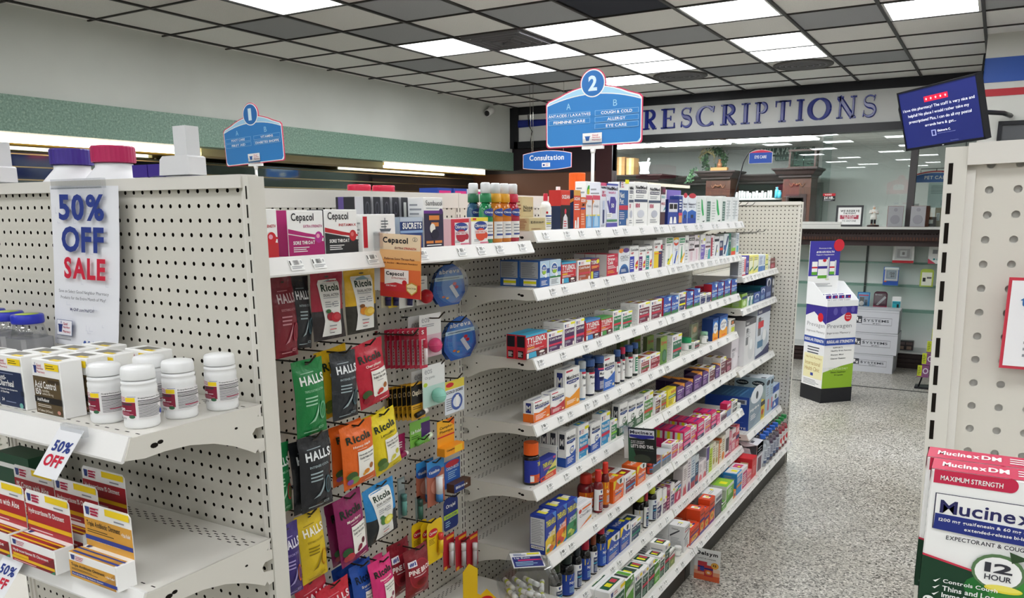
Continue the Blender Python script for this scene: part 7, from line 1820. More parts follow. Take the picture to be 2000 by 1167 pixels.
pc('fourth blue allergy carton with a green hill',3,d10,-1.262,3.9588,H-0.466,0.0939,0.045,0.0837,0)
d11=gnp('navy','Loratadine')
pc('first small white and navy allergy carton',3,d11,-1.262,4.0573,H-0.466,0.086,0.045,0.052,0)
pc('second small white and navy allergy carton',3,d11,-1.262,4.1527,H-0.466,0.0821,0.045,0.0478,0)
pc('red-backed allergy carton behind the small ones',3,('#b8203a',[L(0.1,0.1,0.9,0.9,4,'#a01830')],None,None),-1.312,4.2847,H-0.466,0.1449,0.045,0.073,0)
pc('fifth blue allergy carton with a green hill',3,d10,-1.262,4.2532,H-0.466,0.0957,0.045,0.0869,0)
pc('sixth blue allergy carton with a green hill',3,d10,-1.262,4.3672,H-0.466,0.1081,0.045,0.0854,0)
pc('seventh blue allergy carton with a green hill',3,d10,-1.262,4.4961,H-0.466,0.1136,0.045,0.0867,0)
pc('eighth blue allergy carton with a green hill',3,d10,-1.262,4.6314,H-0.466,0.1136,0.045,0.083,0)
pc('short white and orange expectorant carton',4,mucinex('#e8701c','FAST-MAX',0.5),-1.262,2.3337,H-0.687,0.113,0.04,0.0714,0)
pc('short white and red expectorant carton',4,mucinex('#b8303c','FAST-MAX',0.4),-1.262,2.4512,H-0.687,0.1019,0.04,0.0768,0)
pc('tall white and orange expectorant carton',4,mucinex('#e8951c','FAST-MAX',0.34),-1.262,2.5645,H-0.687,0.1148,0.045,0.1385,0)
pb('grey-capped expectorant bottle behind the tall orange carton',4,-1.3554,2.7186,H-0.687,0.0234,0.1322,('#2a3a5a','#b9bfc6',[],0.2,0.06,(0.06,0.7),None,0.9),None,0)
pb('pale blue expectorant bottle with a grey cap',4,-1.2757,2.6711,H-0.687,0.0137,0.1442,('#5a90c8','#aeb6bc',lab_muc('#2f78c0','DM'),0.2,0.05,(0.05,0.74),'w',0.9),None,0)
pb('navy expectorant bottle with a blue cap',4,-1.2819,2.7481,H-0.687,0.0199,0.1395,('#1a2038','#3a5a94',lab_muc('#2248a0','DM'),0.2,0.06,(0.06,0.66),'w',0.88),None,1)
pb('navy and pink-banded night bottle with a blue cap',4,-1.2838,2.8329,H-0.687,0.0218,0.1389,('#1a2038','#3a5a94',[R(0,0,1,0.9,'#26327a'),R(0,0.92,1,1,'#d0406a'),R(0.1,0.6,0.95,0.86,'w'),T('Mucinex',0.14,0.68,0.9,0.82,'#2a2a3a',1),R(0.1,0.48,0.95,0.58,'#1a2050'),L(0.15,0.06,0.85,0.42,6,'w')],0.2,0.06,(0.06,0.68),'#26327a',0.88),None,1)
pc('tall white and blue expectorant carton',4,mucinex('#2a62b8','FAST-MAX',0.42),-1.262,2.8908,H-0.687,0.1056,0.045,0.1289,0)
pb('red-labelled expectorant bottle with a blue cap',4,-1.2762,2.9972,H-0.687,0.0142,0.1388,('#1a2038','#3a5a94',lab_muc('#c0304a','MAX'),0.2,0.06,(0.06,0.66),'w',0.88),None,0)
pb('red-labelled expectorant bottle with a red cap',4,-1.2731,3.0454,H-0.687,0.0111,0.1426,('#1a2038','#c02a50',lab_muc('#b82a48','MAX'),0.2,0.06,(0.06,0.66),'w',0.88),None,0)
pb('green-labelled expectorant bottle with a blue cap',4,-1.2803,3.1259,H-0.687,0.0183,0.1389,('#14201c','#3a5a94',lab_muc('#4a7a3a','DM'),0.2,0.06,(0.06,0.66),'w',0.88),None,0)
pb('green and white bottle with a blue cap',4,-1.2758,3.1849,H-0.687,0.0138,0.1418,('#14201c','#3a5a94',[R(0.1,0.12,0.9,0.86,'#1f7a56'),L(0.2,0.2,0.8,0.8,5,'w'),R(0.1,0.0,0.9,0.12,'w')],0.18,0.06,(0.08,0.66),'w',0.88),None,0)
pc('white and red nasal allergy carton with a green line',4,gnp('#a02c34','NasoLarg','Maximum','#2f7a3a'),-1.262,3.2745,H-0.687,0.1034,0.06,0.0638,0)
pc('white and red day allergy carton',4,gnp('#a83040','Sinus','Allergy','#7a1a30'),-1.262,3.3946,H-0.687,0.1235,0.06,0.0636,0)
pc('green allergy blister with a red name',4,('#7a9a3a',[T('Zyrtec',0.08,0.7,0.92,0.86,'#c8303c',2),R(0,0,1,0.5,'#5f8a38'),E(0.6,0.3,0.34,0.24,'#2f5a3c'),E(0.6,0.3,0.26,0.18,'#4a7a5a')],[R(0,0,1,1,'#4f5a3a')],None),-1.262,3.5021,H-0.687,0.0848,0.02,0.1243,3,0.045)
pc('white and green all day allergy carton',4,gnp('#1f6a4a','All Day Allergy',None,'#c8304a'),-1.262,3.684,H-0.687,0.1329,0.05,0.1122,1)
pb('green-capped tablet bottle in a clear pack',4,-1.2997,3.9275,H-0.687,0.0277,0.0616,('#e6ece8','#1f9a62',[R(0.2,0.1,0.8,0.8,'#3a5a4a'),L(0.1,0.82,0.9,0.95,2)],0.42,0.06,(0.05,0.5),'w',0.85),None,0)
pc('small low white and black carton',4,gnp('#3a4a44','Allergy',None,'#c8304a'),-1.262,3.9915,H-0.687,0.0835,0.045,0.0365,0)
pc('pale clear blister with an orange flag',4,('#9aa08a',[R(0.1,0.5,0.9,0.95,'#8a8a6a'),G([(0,0),(1,0),(1,0.4),(0,0.3)],'#7a8a6a'),E(0.5,0.7,0.3,0.14,'#c0a080')],None,None),-1.322,4.1331,H-0.687,0.1032,0.015,0.1076,0)
pb('first clear bottle of tablets with a pale green cap',4,-1.2835,4.1712,H-0.687,0.0215,0.0618,('#dfe8e0','#8fc0a4',[R(0.3,0.2,0.8,0.7,'#3a4a3a'),L(0.3,0.75,0.9,0.9,2)],0.3,0.1,(0.05,0.55),'w',0.8),None,0)
pb('second clear bottle of tablets with a pale green cap',4,-1.2988,4.3237,H-0.687,0.0168,0.0643,('#dfe8e0','#8fc0a4',[R(0.3,0.2,0.8,0.7,'#3a4a3a'),L(0.3,0.75,0.9,0.9,2)],0.3,0.1,(0.05,0.55),'w',0.8),None,0)
d12=('#2a78c8',[G([(0,0),(1,0),(1,0.4),(0.5,0.5),(0,0.34)],'#f0a21c'),E(0.5,0.56,0.4,0.26,'w'),T('XYZAL',0.16,0.58,0.86,0.68,'#26265a',2),L(0.25,0.42,0.75,0.54,3,'#5a5a7a'),R(0,0.88,1,1,'#1f4a94'),R(0.3,0.06,0.8,0.12,'org')],[R(0,0,1,1,'#1f3f80')],[R(0,0,1,1,'#1f4a94')])
pc('first blue and orange allergy carton with a white oval',4,d12,-1.262,4.3034,H-0.687,0.0985,0.06,0.1182,0)
pc('second blue and orange allergy carton with a white oval',4,d12,-1.262,4.4518,H-0.687,0.1531,0.06,0.1186,0)
pc('white eye drop carton with dark leaves',4,('#e8e4dc',[R(0.3,0.6,1,0.95,'#3a3a30'),E(0.6,0.75,0.2,0.12,'#c8703a'),R(0.4,0.05,0.95,0.4,'#c9d23a'),L(0.4,0.42,0.95,0.55,2)],None,None),-1.262,4.6258,H-0.687,0.1214,0.045,0.0752,0)
pb('dark syrup bottle with an orange cap',5,-1.2909,2.3108,H-0.909,0.0289,0.1449,('#1c1416','#f0641c',[R(0,0,1,0.36,'#d8582a'),R(0,0.36,1,1,'#26359a'),G([(0.2,0.3),(1,0.55),(1,0.25),(0.3,0.2)],'#e8a03a'),T('THERAFLU',0.4,0.72,1,0.9,'#e6dc4a',2),R(0.0,0.05,0.2,0.32,'w'),L(0.4,0.05,0.9,0.2,2,'#5a2a6a')],0.3,0.06,(0.06,0.6),'#26359a',0.76),None,0)
pc('blue and red cold carton before the mucus relief one',5,('#26359a',[G([(0,0),(1,0),(1,0.3),(0,0.2)],'#d8402a'),G([(0.3,0.22),(1,0.28),(1,0.8),(0.6,0.5)],'#d8cf6a'),T('THERAFLU',0.14,0.62,0.74,0.84,'#e6dc4a',2),T('EXPRESS',0.22,0.48,0.6,0.58,'#e87aa6',1),R(0.5,0.34,0.98,0.44,'#3a7a4a'),R(0.8,0.86,0.95,0.96,'#c8507a'),E(0.16,0.12,0.1,0.05,'#26306a'),L(0.3,0.06,0.9,0.2,2,'#e8d0a0')],None,[L(0.05,0.4,0.95,0.6,1,'w'),R(0,0,1,1,'#2a3a9a')]),-1.262,2.382,H-0.909,0.1153,0.03,0.074,0)
pc('white and navy mucus relief carton',5,gnp('#22336a','Mucus','Relief','#2fa0b8'),-1.297,2.5351,H-0.909,0.0477,0.075,0.0781,0)
d13=mucinex12('#2450a8')
pc('first white and blue twelve-hour carton',5,d13,-1.262,2.5574,H-0.909,0.0772,0.035,0.1315,2)
pc('first cyan mucus carton with a white head',5,gnp('#2a90c4','Mucus-ER','Maximum','#c8304a',0.68),-1.262,2.6623,H-0.909,0.0857,0.04,0.1293,0)
pc('second white and blue twelve-hour carton',5,d13,-1.262,2.7736,H-0.909,0.0833,0.035,0.1113,0)
pc('second cyan mucus carton with a white head',5,gnp('#2a90c4','Mucus-ER','Maximum','#c8304a',0.74),-1.262,2.8627,H-0.909,0.0872,0.04,0.13,0)
pc('small white and green mucus carton',5,gnp('#1f7a4a','Mucus','Relief','#8ac83a'),-1.262,2.9481,H-0.909,0.0609,0.04,0.0835,0)
d14=mucinex12('#2f5a3a')
pc('first white and dark green twelve-hour carton',5,d14,-1.262,3.0459,H-0.909,0.082,0.035,0.1315,0)
pc('second white and dark green twelve-hour carton',5,d14,-1.262,3.1375,H-0.909,0.0843,0.035,0.1231,1)
pc('third white and dark green twelve-hour carton',5,d14,-1.262,3.2251,H-0.909,0.0831,0.035,0.1166,1)
pc('white and leaf green mucus carton',5,gnp('#4a8a3a','Mucus-DM','Maximum','#c8402a',0.72),-1.262,3.3285,H-0.909,0.1138,0.04,0.1227,0)
pc('white and maroon mucus carton with a gold band',5,gnp('#5a1f2c','Mucus','Relief D','#d8a03a'),-1.262,3.4498,H-0.909,0.0689,0.05,0.0826,0)
pc('white and olive day carton',5,gnp('#8a7f3a','Day Relief',None,'#c8302a'),-1.262,3.5247,H-0.909,0.0723,0.05,0.0831,0)
pc('yellow carton with a red name and green band',5,('#e2d21e',[T('Advil',0.4,0.72,0.95,0.9,'#c8482a',2),R(0.14,0.44,0.96,0.62,'#2f7a4a'),L(0.18,0.48,0.9,0.58,2,'w'),L(0.14,0.1,0.7,0.38,4,'#7a6a10'),G([(0.7,0.05),(0.9,0.1),(0.95,0.35),(0.85,0.35)],'#f0ecd8')],[R(0.2,0.6,0.8,0.9,'#5a5a70')],None),-1.262,3.6335,H-0.909,0.121,0.045,0.0801,0)
d15=allegra()
pc('first purple allergy carton with an orange flare',5,d15,-1.262,3.7609,H-0.909,0.1169,0.05,0.0738,0)
pc('second purple allergy carton with an orange flare',5,d15,-1.262,3.8891,H-0.909,0.119,0.05,0.0715,2)
pc('third purple allergy carton with an orange flare',5,d15,-1.262,4.0306,H-0.909,0.1379,0.05,0.083,0)
pc('fourth purple allergy carton with an orange flare',5,d15,-1.262,4.1624,H-0.909,0.103,0.05,0.0797,1)
d16=gnp('#6a2438','Allergy','Relief')
pc('white and maroon allergy carton',5,d16,-1.262,4.2784,H-0.909,0.1052,0.05,0.0788,1)
pc('narrow purple allergy carton between maroon ones',5,d15,-1.262,4.3831,H-0.909,0.0851,0.04,0.0739,0)
pc('taller white and maroon allergy carton',5,d16,-1.262,4.4882,H-0.909,0.0998,0.05,0.0985,1)
pc('small maroon carton at the shelf end',5,plain('#7a3a4a','#6a2a3a','Relief','w',0.6,None,'lpink'),-1.262,4.6048,H-0.909,0.1013,0.03,0.0669,0)
pc('blue and yellow hot drink powder carton',6,theraflu('#e0c23a','#d8a02a','NIGHTTIME','SEVERE COLD',('#e8e0c8','#c8602a','#5a8a3a')),-1.207,2.2972,H-1.137,0.0742,0.06,0.1371,0)
pc('blue and orange hot drink powder carton',6,theraflu('#e8702a','#e8c03a','SEVERE','COLD & COUGH',('#d8442a','#c83a2a','#3a6a2a')),-1.207,2.3778,H-1.137,0.0742,0.07,0.1378,0)
pc('blue and green hot drink powder carton',6,theraflu('#3a8a5a','#2f7a4a','SEVERE','COLD & COUGH',('#c8d06a','#a8b84a','#5a8a3a')),-1.207,2.459,H-1.137,0.0785,0.07,0.1341,0)
pc('white flu pellet carton with an orange wedge',6,('#eceaec',[R(0.3,0.78,0.92,0.86,'#e8702a'),E(0.16,0.78,0.1,0.09,'#c8443a'),T('Oscillo',0.12,0.5,0.88,0.62,'#5a5a6a',0),L(0.3,0.66,0.8,0.74,2),G([(0.1,0.02),(0.95,0.34),(0.95,0.2)],'#e0641c'),G([(0.5,0.18),(0.95,0.34),(0.95,0.22)],'#e0a82a')],None,[L(0.1,0.2,0.9,0.5,2,'lgrey')]),-1.207,2.5684,H-1.137,0.1209,0.05,0.0864,0)
pb('red syrup bottle behind the white pellet carton',6,-1.2918,2.7535,H-1.137,0.0348,0.1317,('#7a1a22','#d83a2c',lab_quil('#e0641c','DayQuil'),0.26,0.2,(0.06,0.5),'#e0641c',0.5),0.0236,0)
pb('red syrup bottle with a maroon label',6,-1.2258,2.7225,H-1.137,0.0188,0.1692,('#7a1a22','#d0342c',lab_gnp('#8a2030','Day Time'),0.27,0.16,(0.06,0.56),'w',0.58),0.0128,0)
pb('red syrup bottle with an orange label',6,-1.2234,2.7827,H-1.137,0.0164,0.1828,('#6a1a1c','#d83a2c',lab_quil('#e0741c','DayQuil'),0.24,0.2,(0.08,0.58),'#e0741c',0.5),0.0112,0)
d17=quil('#e8641c','DayQuil')
pc('first orange daytime cold carton',6,d17,-1.207,2.879,H-1.137,0.1023,0.06,0.0905,1)
pc('white and dark red daytime carton',6,gnp('#8a2630','Day Time',None,'#2f90c8',0.72),-1.207,3.004,H-1.137,0.1171,0.07,0.074,1)
pc('second orange daytime cold carton',6,d17,-1.207,3.1261,H-1.137,0.1049,0.07,0.0842,0)
pb('red and grey severe cold bottle',6,-1.2217,3.2584,H-1.137,0.0147,0.0475,('#5a2420','#c0402c',[R(0,0.1,1,0.7,'#55585e'),R(0,0.6,1,0.74,'#3a80c8'),R(0,0.8,1,1,'#c8402a')],0.2,0.12,(0.08,0.72),'#c8402a',0.6),0.0103,0)
pc('red and grey severe cold carton',6,('#8a3a34',[R(0,0,1,0.55,'#666a70'),R(0,0.5,1,0.66,'#3a80c8'),T('Severe',0.1,0.53,0.7,0.62,'w'),T('DayQuil',0.1,0.76,0.9,0.9,'#e8c0a0',2)],None,None),-1.207,3.3097,H-1.137,0.0987,0.06,0.0601,0)
d18=('#e6e4e4',[G([(0.2,1),(1,1),(1,0.78)],'w'),R(0,0.62,1,0.8,'#a85030'),R(0,0,1,0.5,'#70747a'),R(0,0.46,1,0.6,'#3a80c8'),R(0,0.84,0.3,1,'yel')],None,[R(0,0,1,1,'#c9ccd0')])
pc('first grey and orange severe cold carton',6,d18,-1.207,3.4077,H-1.137,0.0569,0.06,0.055,0)
pc('second grey and orange severe cold carton',6,d18,-1.207,3.4678,H-1.137,0.0532,0.06,0.053,0)
d19=gnp('#c2487a','Allergy','Relief','#e8a03a',0.8)
pc('first white and rose allergy carton',6,d19,-1.207,3.5457,H-1.137,0.0941,0.05,0.0726,0)
pc('small white and rose allergy carton',6,gnp('#d0708a','Allergy',None,'#e8a03a',0.8),-1.207,3.6308,H-1.137,0.0623,0.03,0.0545,0)
d20=benadryl()
pc('first magenta and navy allergy carton',6,d20,-1.207,3.7253,H-1.137,0.1055,0.05,0.0945,2)
pc('second white and rose allergy carton',6,d19,-1.207,3.8187,H-1.137,0.0724,0.05,0.0839,0)
pc('second magenta and navy allergy carton',6,d20,-1.207,3.9391,H-1.137,0.1064,0.05,0.0899,2)
pc('third white and rose allergy carton',6,d19,-1.207,4.0574,H-1.137,0.1,0.05,0.0769,1)
pc('third magenta and navy allergy carton',6,d20,-1.207,4.1626,H-1.137,0.0855,0.05,0.09,1)
pc('small magenta allergy carton',6,plain('#d6407a','#e86a9a','Allergy','w',0.4,None,'w'),-1.207,4.251,H-1.137,0.0566,0.03,0.0522,0)
pc('low wide white and plum ointment carton',6,gnp('#5a2a4a','Itch Relief',None,None,0.74),-1.207,4.3522,H-1.137,0.1241,0.06,0.0435,0)
pc('pink over blue cream carton',6,('#7f93b8',[R(0,0.55,1,1,'#d6306a'),R(0.1,0.75,0.8,0.9,'#e8e0e6'),R(0,0.5,1,0.58,'#e8a03a')],[R(0,0.45,1,1,'#c02050')],[R(0,0,1,1,'#d6306a')]),-1.207,4.4489,H-1.137,0.0808,0.04,0.0783,0)
pc('white and charcoal itch carton with a lime corner',6,gnp('#4a4f4a','Itch','Relief','w',0.76),-1.207,4.5717,H-1.137,0.1038,0.03,0.0652,0)
pc('small white itch carton at the shelf end',6,plain('#e6eae8','#dfe6e2','Cream','#4a5a5a',0.3,'#4a8a6a'),-1.207,4.6662,H-1.137,0.0715,0.03,0.0266,0)
pb('dark cough syrup bottle with a yellow-labelled cap',7,-1.2206,2.3598,H-1.363,0.0246,0.1572,('#14181a','#2a3a22',lab_gnp('#26355e','Night Time'),0.2,0.14,(0.04,0.5),'w',0.5),0.0172,0)
pb('dark bottle with a blue label and dark cap',7,-1.225,2.4554,H-1.363,0.029,0.1511,('#14161a','#1c2a26',lab_quil('#2244a0','NyQuil'),0.2,0.18,(0.04,0.56),'#2244a0',0.48),0.0197,0)
pb('dark bottle with a white and navy label',7,-1.2155,2.5188,H-1.363,0.0195,0.1605,('#14161a','#232a30',lab_gnp('#26355e','Night Time'),0.2,0.16,(0.04,0.6),'w',0.5),0.0132,0)
pb('dark bottle with a blue label and red cap',7,-1.2171,2.5963,H-1.363,0.0211,0.1605,('#141214','#b02040',lab_quil('#2244a0','NyQuil'),0.24,0.18,(0.04,0.56),'#2244a0',0.48),0.0143,0)
pb('dark bottle with a navy label and brown cap',7,-1.2126,2.6559,H-1.363,0.0166,0.1635,('#141214','#7a3a22',lab_gnp('#26355e','Night Time'),0.27,0.14,(0.05,0.58),'w',0.54),0.011,0)
pb('dark bottle with a blue label and crimson cap',7,-1.2174,2.7375,H-1.363,0.0214,0.159,('#141214','#b8203c',lab_quil('#2450b0','NyQuil'),0.16,0.2,(0.04,0.62),'#2450b0',0.48),0.0141,0)
d21=quil('#2248a8','NyQuil')
pc('first royal blue night cold carton',7,d21,-1.196,2.8157,H-1.363,0.1187,0.06,0.1007,1)
pc('second royal blue night cold carton',7,d21,-1.196,2.9353,H-1.363,0.1038,0.06,0.1046,0)
pc('white and dark blue night time carton',7,gnp('#24405e','Night Time',None,'#1f8a6a',0.74),-1.196,3.0522,H-1.363,0.1076,0.07,0.0836,0)
pb('dark bottle with a lime-banded cap',7,-1.2558,3.2384,H-1.363,0.0298,0.1305,('#141214','#c9d23a',lab_quil('#26355e','NyQuil'),0.24,0.2,(0.04,0.5),'w',0.46),0.0185,0)
pb('slim dark bottle with a pink cap',7,-1.2079,3.1937,H-1.363,0.0119,0.1621,('#141214','#b83a4a',lab_gnp('#26355e','Night'),0.24,0.16,(0.04,0.6),'w',0.5),0.0071,0)
pb('tall dark bottle with a lime-banded cap',7,-1.2182,3.2906,H-1.363,0.0222,0.1585,('#141214','#c9d23a',lab_gnp('#26355e','Night Time'),0.2,0.16,(0.05,0.64),'#dfe6ec',0.5),0.0138,0)
pc('white and navy night liquid carton',7,gnp('#322f5e','Night','Time',None,0.42),-1.196,3.3296,H-1.363,0.0604,0.05,0.1331,0)
pc('white and plum night liquid carton',7,gnp('#6a2a56','Night','Time',None,0.42),-1.196,3.4025,H-1.363,0.0497,0.06,0.1171,0)
pc('narrow plum and crimson carton',7,plain('#a03a62','#7a2450','Day','w',0.7,None,'lpink'),-1.196,3.4505,H-1.363,0.04,0.06,0.1148,0)
pc('white and violet liquid carton',7,gnp('#4a3a72','Night','Severe',None,0.5),-1.196,3.5066,H-1.363,0.0473,0.05,0.1114,0)
pc('white and crimson menthol carton with a green curve',7,('#e6e2e4',[R(0,0,1,0.6,'#b8305a'),G([(0.3,0.2),(0.5,0.1),(0.8,0.5),(0.6,0.56)],'#e8c0d0'),G([(0,0.62),(0.7,0.8),(1,0.74),(0.5,0.6)],'#3a9a4a'),R(0.5,0.72,1,0.84,'#3a80c8'),R(0,0.9,1,0.96,'k')],None,[R(0,0.2,1,0.8,'#2a2a2a')]),-1.196,3.5791,H-1.363,0.088,0.06,0.0887,0)
pc('tall pale carton with a red flame',7,('#e2dcdc',[G([(0.1,0),(0.9,0),(0.8,0.2),(0.6,0.38),(0.4,0.22),(0.2,0.34)],'#c8505a'),L(0.15,0.5,0.85,0.9,6,'#8a7a80')],[R(0.1,0.1,0.9,0.9,'#c9c2c2')],None),-1.196,3.6829,H-1.363,0.0633,0.05,0.1513,0)
pc('tall pale carton with a violet flame',7,('#e4e0e4',[G([(0.1,0),(0.9,0),(0.8,0.2),(0.6,0.3),(0.3,0.24)],'#7a4a7a'),L(0.15,0.4,0.85,0.9,6,'#8a7a90')],None,None),-1.196,3.7445,H-1.363,0.0529,0.05,0.1713,0)
pc('pale blue menthol carton with a red base',7,('#cfdbe4',[R(0,0,1,0.2,'#a83a4a'),R(0,0.2,1,0.34,'#3a5a8a'),L(0.15,0.4,0.85,0.9,6,'#6a8aa8')],None,None),-1.196,3.8069,H-1.363,0.0626,0.05,0.1649,0)
pc('navy menthol carton with a pale head',7,('#cfd8de',[R(0,0,1,0.76,'#26405e'),R(0.1,0.1,0.9,0.3,'#a83a4a'),L(0.15,0.4,0.85,0.7,4,'sky')],None,None),-1.196,3.8676,H-1.363,0.0493,0.05,0.1544,0)
d22=('#e6dde0',[G([(0.1,0),(0.9,0),(0.8,0.24),(0.5,0.34),(0.2,0.2)],'#d8707a'),L(0.15,0.45,0.85,0.9,6,'#9a8a90')],None,None)
pc('first white and pale pink drops carton',7,d22,-1.196,3.9301,H-1.363,0.0659,0.05,0.1001,0)
pc('second white and pale pink drops carton',7,d22,-1.196,4.0007,H-1.363,0.0678,0.05,0.0986,0)
pc('white carton with a violet head',7,('#dedce2',[R(0,0.5,1,0.95,'#5a4a8a'),L(0.1,0.1,0.9,0.45,5)],[R(0.05,0.05,0.95,0.95,'#a9a8ae')],[R(0,0,1,1,'#4a4a52')]),-1.196,4.0474,H-1.363,0.0463,0.06,0.1548,0)
pc('lime and white homeopathic carton',7,('#e2e6c8',[R(0,0,1,0.86,'#b9d23a'),L(0.15,0.15,0.85,0.7,6,'#6a7a2a')],None,None),-1.196,4.1024,H-1.363,0.0495,0.05,0.1485,0)
d23=('#e6dfcc',[E(0.5,0.3,0.3,0.14,'#a8963a'),L(0.15,0.45,0.85,0.9,5,'#8a7a5a')],None,None)
pc('first cream homeopathic carton with a leaf',7,d23,-1.196,4.1579,H-1.363,0.0495,0.05,0.1456,0)
pc('second cream homeopathic carton with a leaf',7,d23,-1.196,4.213,H-1.363,0.0529,0.05,0.12,0)
pc('cream carton edged in orange',7,('#e8dcc4',[R(0,0,0.3,1,'#d8661c'),R(0,0.84,1,1,'#d8661c'),L(0.35,0.2,0.9,0.75,5,'#a8763a')],None,[R(0,0,1,1,'#b8541c')]),-1.196,4.2715,H-1.363,0.0518,0.05,0.1335,0)
pc('cream carton with an orange honey mark',7,('#e9e2d0',[E(0.5,0.2,0.36,0.16,'#e0862a'),L(0.15,0.4,0.85,0.9,6,'#8a7a4a')],None,None),-1.196,4.3338,H-1.363,0.0649,0.05,0.1406,0)
pc('white carton with a dark block',7,('#e6e2e0',[R(0.1,0.2,0.9,0.7,'#4a4448'),R(0,0,1,0.1,'#c8506a')],None,None),-1.196,4.4111,H-1.363,0.0767,0.05,0.158,0)
pc('narrow rose carton',7,plain('#dc8a9a','#c85a7a','Kids','w',0.5,None,'w'),-1.196,4.4777,H-1.363,0.0435,0.05,0.1291,0)
pc('white and rose childrens carton',7,('#e6dadc',[R(0,0,1,0.5,'#d8808e'),R(0.1,0.6,0.9,0.8,'#a03a4a'),L(0.15,0.1,0.85,0.4,4,'w')],None,[R(0.2,0.2,0.8,0.8,'#5a4a46')]),-1.196,4.5464,H-1.363,0.0806,0.05,0.1316,0)
pc('coral red childrens carton',7,('#d8606a',[R(0,0.4,1,0.58,'#3a3a6a'),R(0.1,0.7,0.9,0.9,'#e8c0c0'),L(0.1,0.1,0.9,0.3,3,'w')],None,[R(0.3,0.2,0.8,0.8,'#e0c8b8'),R(0.2,0.1,0.6,0.3,'red')]),-1.196,4.6271,H-1.363,0.0671,0.06,0.133,0)
pc('low white expectorant carton with a green top',8,tussin('#1d5a3c','Mucus','Relief'),-1.095,2.6224,H-1.535,0.1504,0.06,0.164,1)
d24=robit()
pc('first bright green cough carton',8,d24,-1.095,2.7471,H-1.535,0.0769,0.07,0.1451,0)
pc('white and dark green cough carton with a black-striped top',8,tussin('dkg','Tussin','DM','#26342a'),-1.095,2.8376,H-1.535,0.0766,0.09,0.1251,0)
d25=tussin('dkg','Tussin','CF')
pc('first white and dark green cough carton with a red-striped top',8,d25,-1.095,2.9123,H-1.535,0.0636,0.09,0.1194,0)
pc('second white and dark green cough carton with a red-striped top',8,d25,-1.095,2.9832,H-1.535,0.0724,0.09,0.1232,0)
pc('second bright green cough carton',8,d24,-1.095,3.0518,H-1.535,0.0591,0.05,0.0897,0)
d26=tussin('dkg','Tussin','DM')
pc('slim white and green cough carton',8,d26,-1.095,3.1111,H-1.535,0.0534,0.07,0.098,0)
pc('tall white and green cough carton',8,d26,-1.095,3.1711,H-1.535,0.0592,0.07,0.1301,1)
pc('white and olive chest carton',8,('#e6e6e0',[R(0,0,1,0.55,'#7a8a4a'),G([(0,0.7),(1,0.84),(1,0.9),(0,0.78)],'k'),R(0,0.5,0.9,0.64,'#c83a5a'),E(0.5,0.26,0.26,0.1,'#a8b060')],None,[R(0.1,0.2,0.9,0.8,'#4a4a46')]),-1.095,3.2383,H-1.535,0.0677,0.05,0.075,0)
pb('small white ribbed-cap bottle before the chest carton',8,-1.1107,3.3576,H-1.535,0.0157,0.0427,('#e6e6e4','#ececea',[L(0.3,0.3,0.8,0.8,5,'#5a5a60')],0.22,0.06,(0.1,0.6),'w',0.95),None,0)
pc('white cough syrup carton with a red name',8,('#e4e4e4',[T('Chestal',0.1,0.84,0.9,0.92,'#3a3a44',1),R(0.1,0.76,0.9,0.8,'#c03a4a'),G([(0,0.5),(1,0.72),(1,0.76),(0,0.55)],'#55585c'),L(0.1,0.2,0.8,0.5,6),E(0.7,0.12,0.2,0.06,'#c8503a')],[T('Chestal',0.2,0.84,0.6,0.9,'#3a3a44',1),L(0.15,0.1,0.85,0.55,8,'#b0b2b6'),G([(0.1,0.55),(0.7,0.8),(0.7,0.86),(0.1,0.62)],'#4a4c50')],[L(0.2,0.3,0.6,0.6,2),R(0.5,0.3,0.62,0.6,'tag')]),-1.095,3.4334,H-1.535,0.0804,0.075,0.1245,1)
d27=delsym()
pc('first orange cough carton with a navy belt',8,d27,-1.095,3.5484,H-1.535,0.1295,0.05,0.0746,0)
pc('second orange cough carton with a navy belt',8,d27,-1.095,3.6599,H-1.535,0.0712,0.07,0.1259,1)
pc('third orange cough carton with a navy belt',8,d27,-1.095,3.736,H-1.535,0.0722,0.05,0.1031,0)
pc('orange and violet childrens cough carton',8,delsym('#7a3a8a'),-1.095,3.8205,H-1.535,0.0851,0.06,0.1301,0)
pc('white and charcoal cough carton',8,('#dfe0e2',[R(0,0,1,0.62,'#4a4652'),R(0.1,0.7,0.9,0.84,'#6a6a76'),L(0.15,0.1,0.85,0.55,6,'#8a8698')],None,[L(0.1,0.3,0.8,0.5,2),R(0.6,0.4,0.75,0.6,'tag')]),-1.095,3.9298,H-1.535,0.1183,0.09,0.1262,1)
pc('low bright green cough carton',8,d24,-1.095,4.0394,H-1.535,0.0787,0.03,0.0361,0)
pc('pale green childrens cough carton',8,('#e2e6dc',[R(0,0.2,1,0.86,'#7ab648'),G([(0,0.3),(1,0.5),(1,0.2),(0,0.1)],'#4a8a2a'),L(0.2,0.5,0.8,0.8,4,'w')],[R(0.04,0.04,0.96,0.82,'#b9c4ac'),L(0.1,0.1,0.9,0.8,9,'#8a9a80')],[R(0,0,1,1,'#8ac03a'),R(0.3,0.2,0.6,0.7,'tag')]),-1.095,4.1415,H-1.535,0.1354,0.08,0.1097,1)
pc('orange honey carton low beside the blue one',8,('#e0862a',[E(0.5,0.4,0.3,0.2,'#6a3a8a'),L(0.1,0.7,0.9,0.9,2,'w')],None,None),-1.095,4.2395,H-1.535,0.0505,0.04,0.0411,0)
pc('blue childrens carton with an orange belt',8,('#2f86c4',[R(0,0.34,1,0.46,'#e08a2a'),R(0,0.86,1,1,'#e6e2e0'),L(0.1,0.55,0.9,0.8,4,'w')],None,[R(0.1,0.1,0.9,0.9,'#e0dcd8'),R(0.4,0.2,0.7,0.6,'tag')]),-1.095,4.3236,H-1.535,0.1041,0.08,0.1217,1)
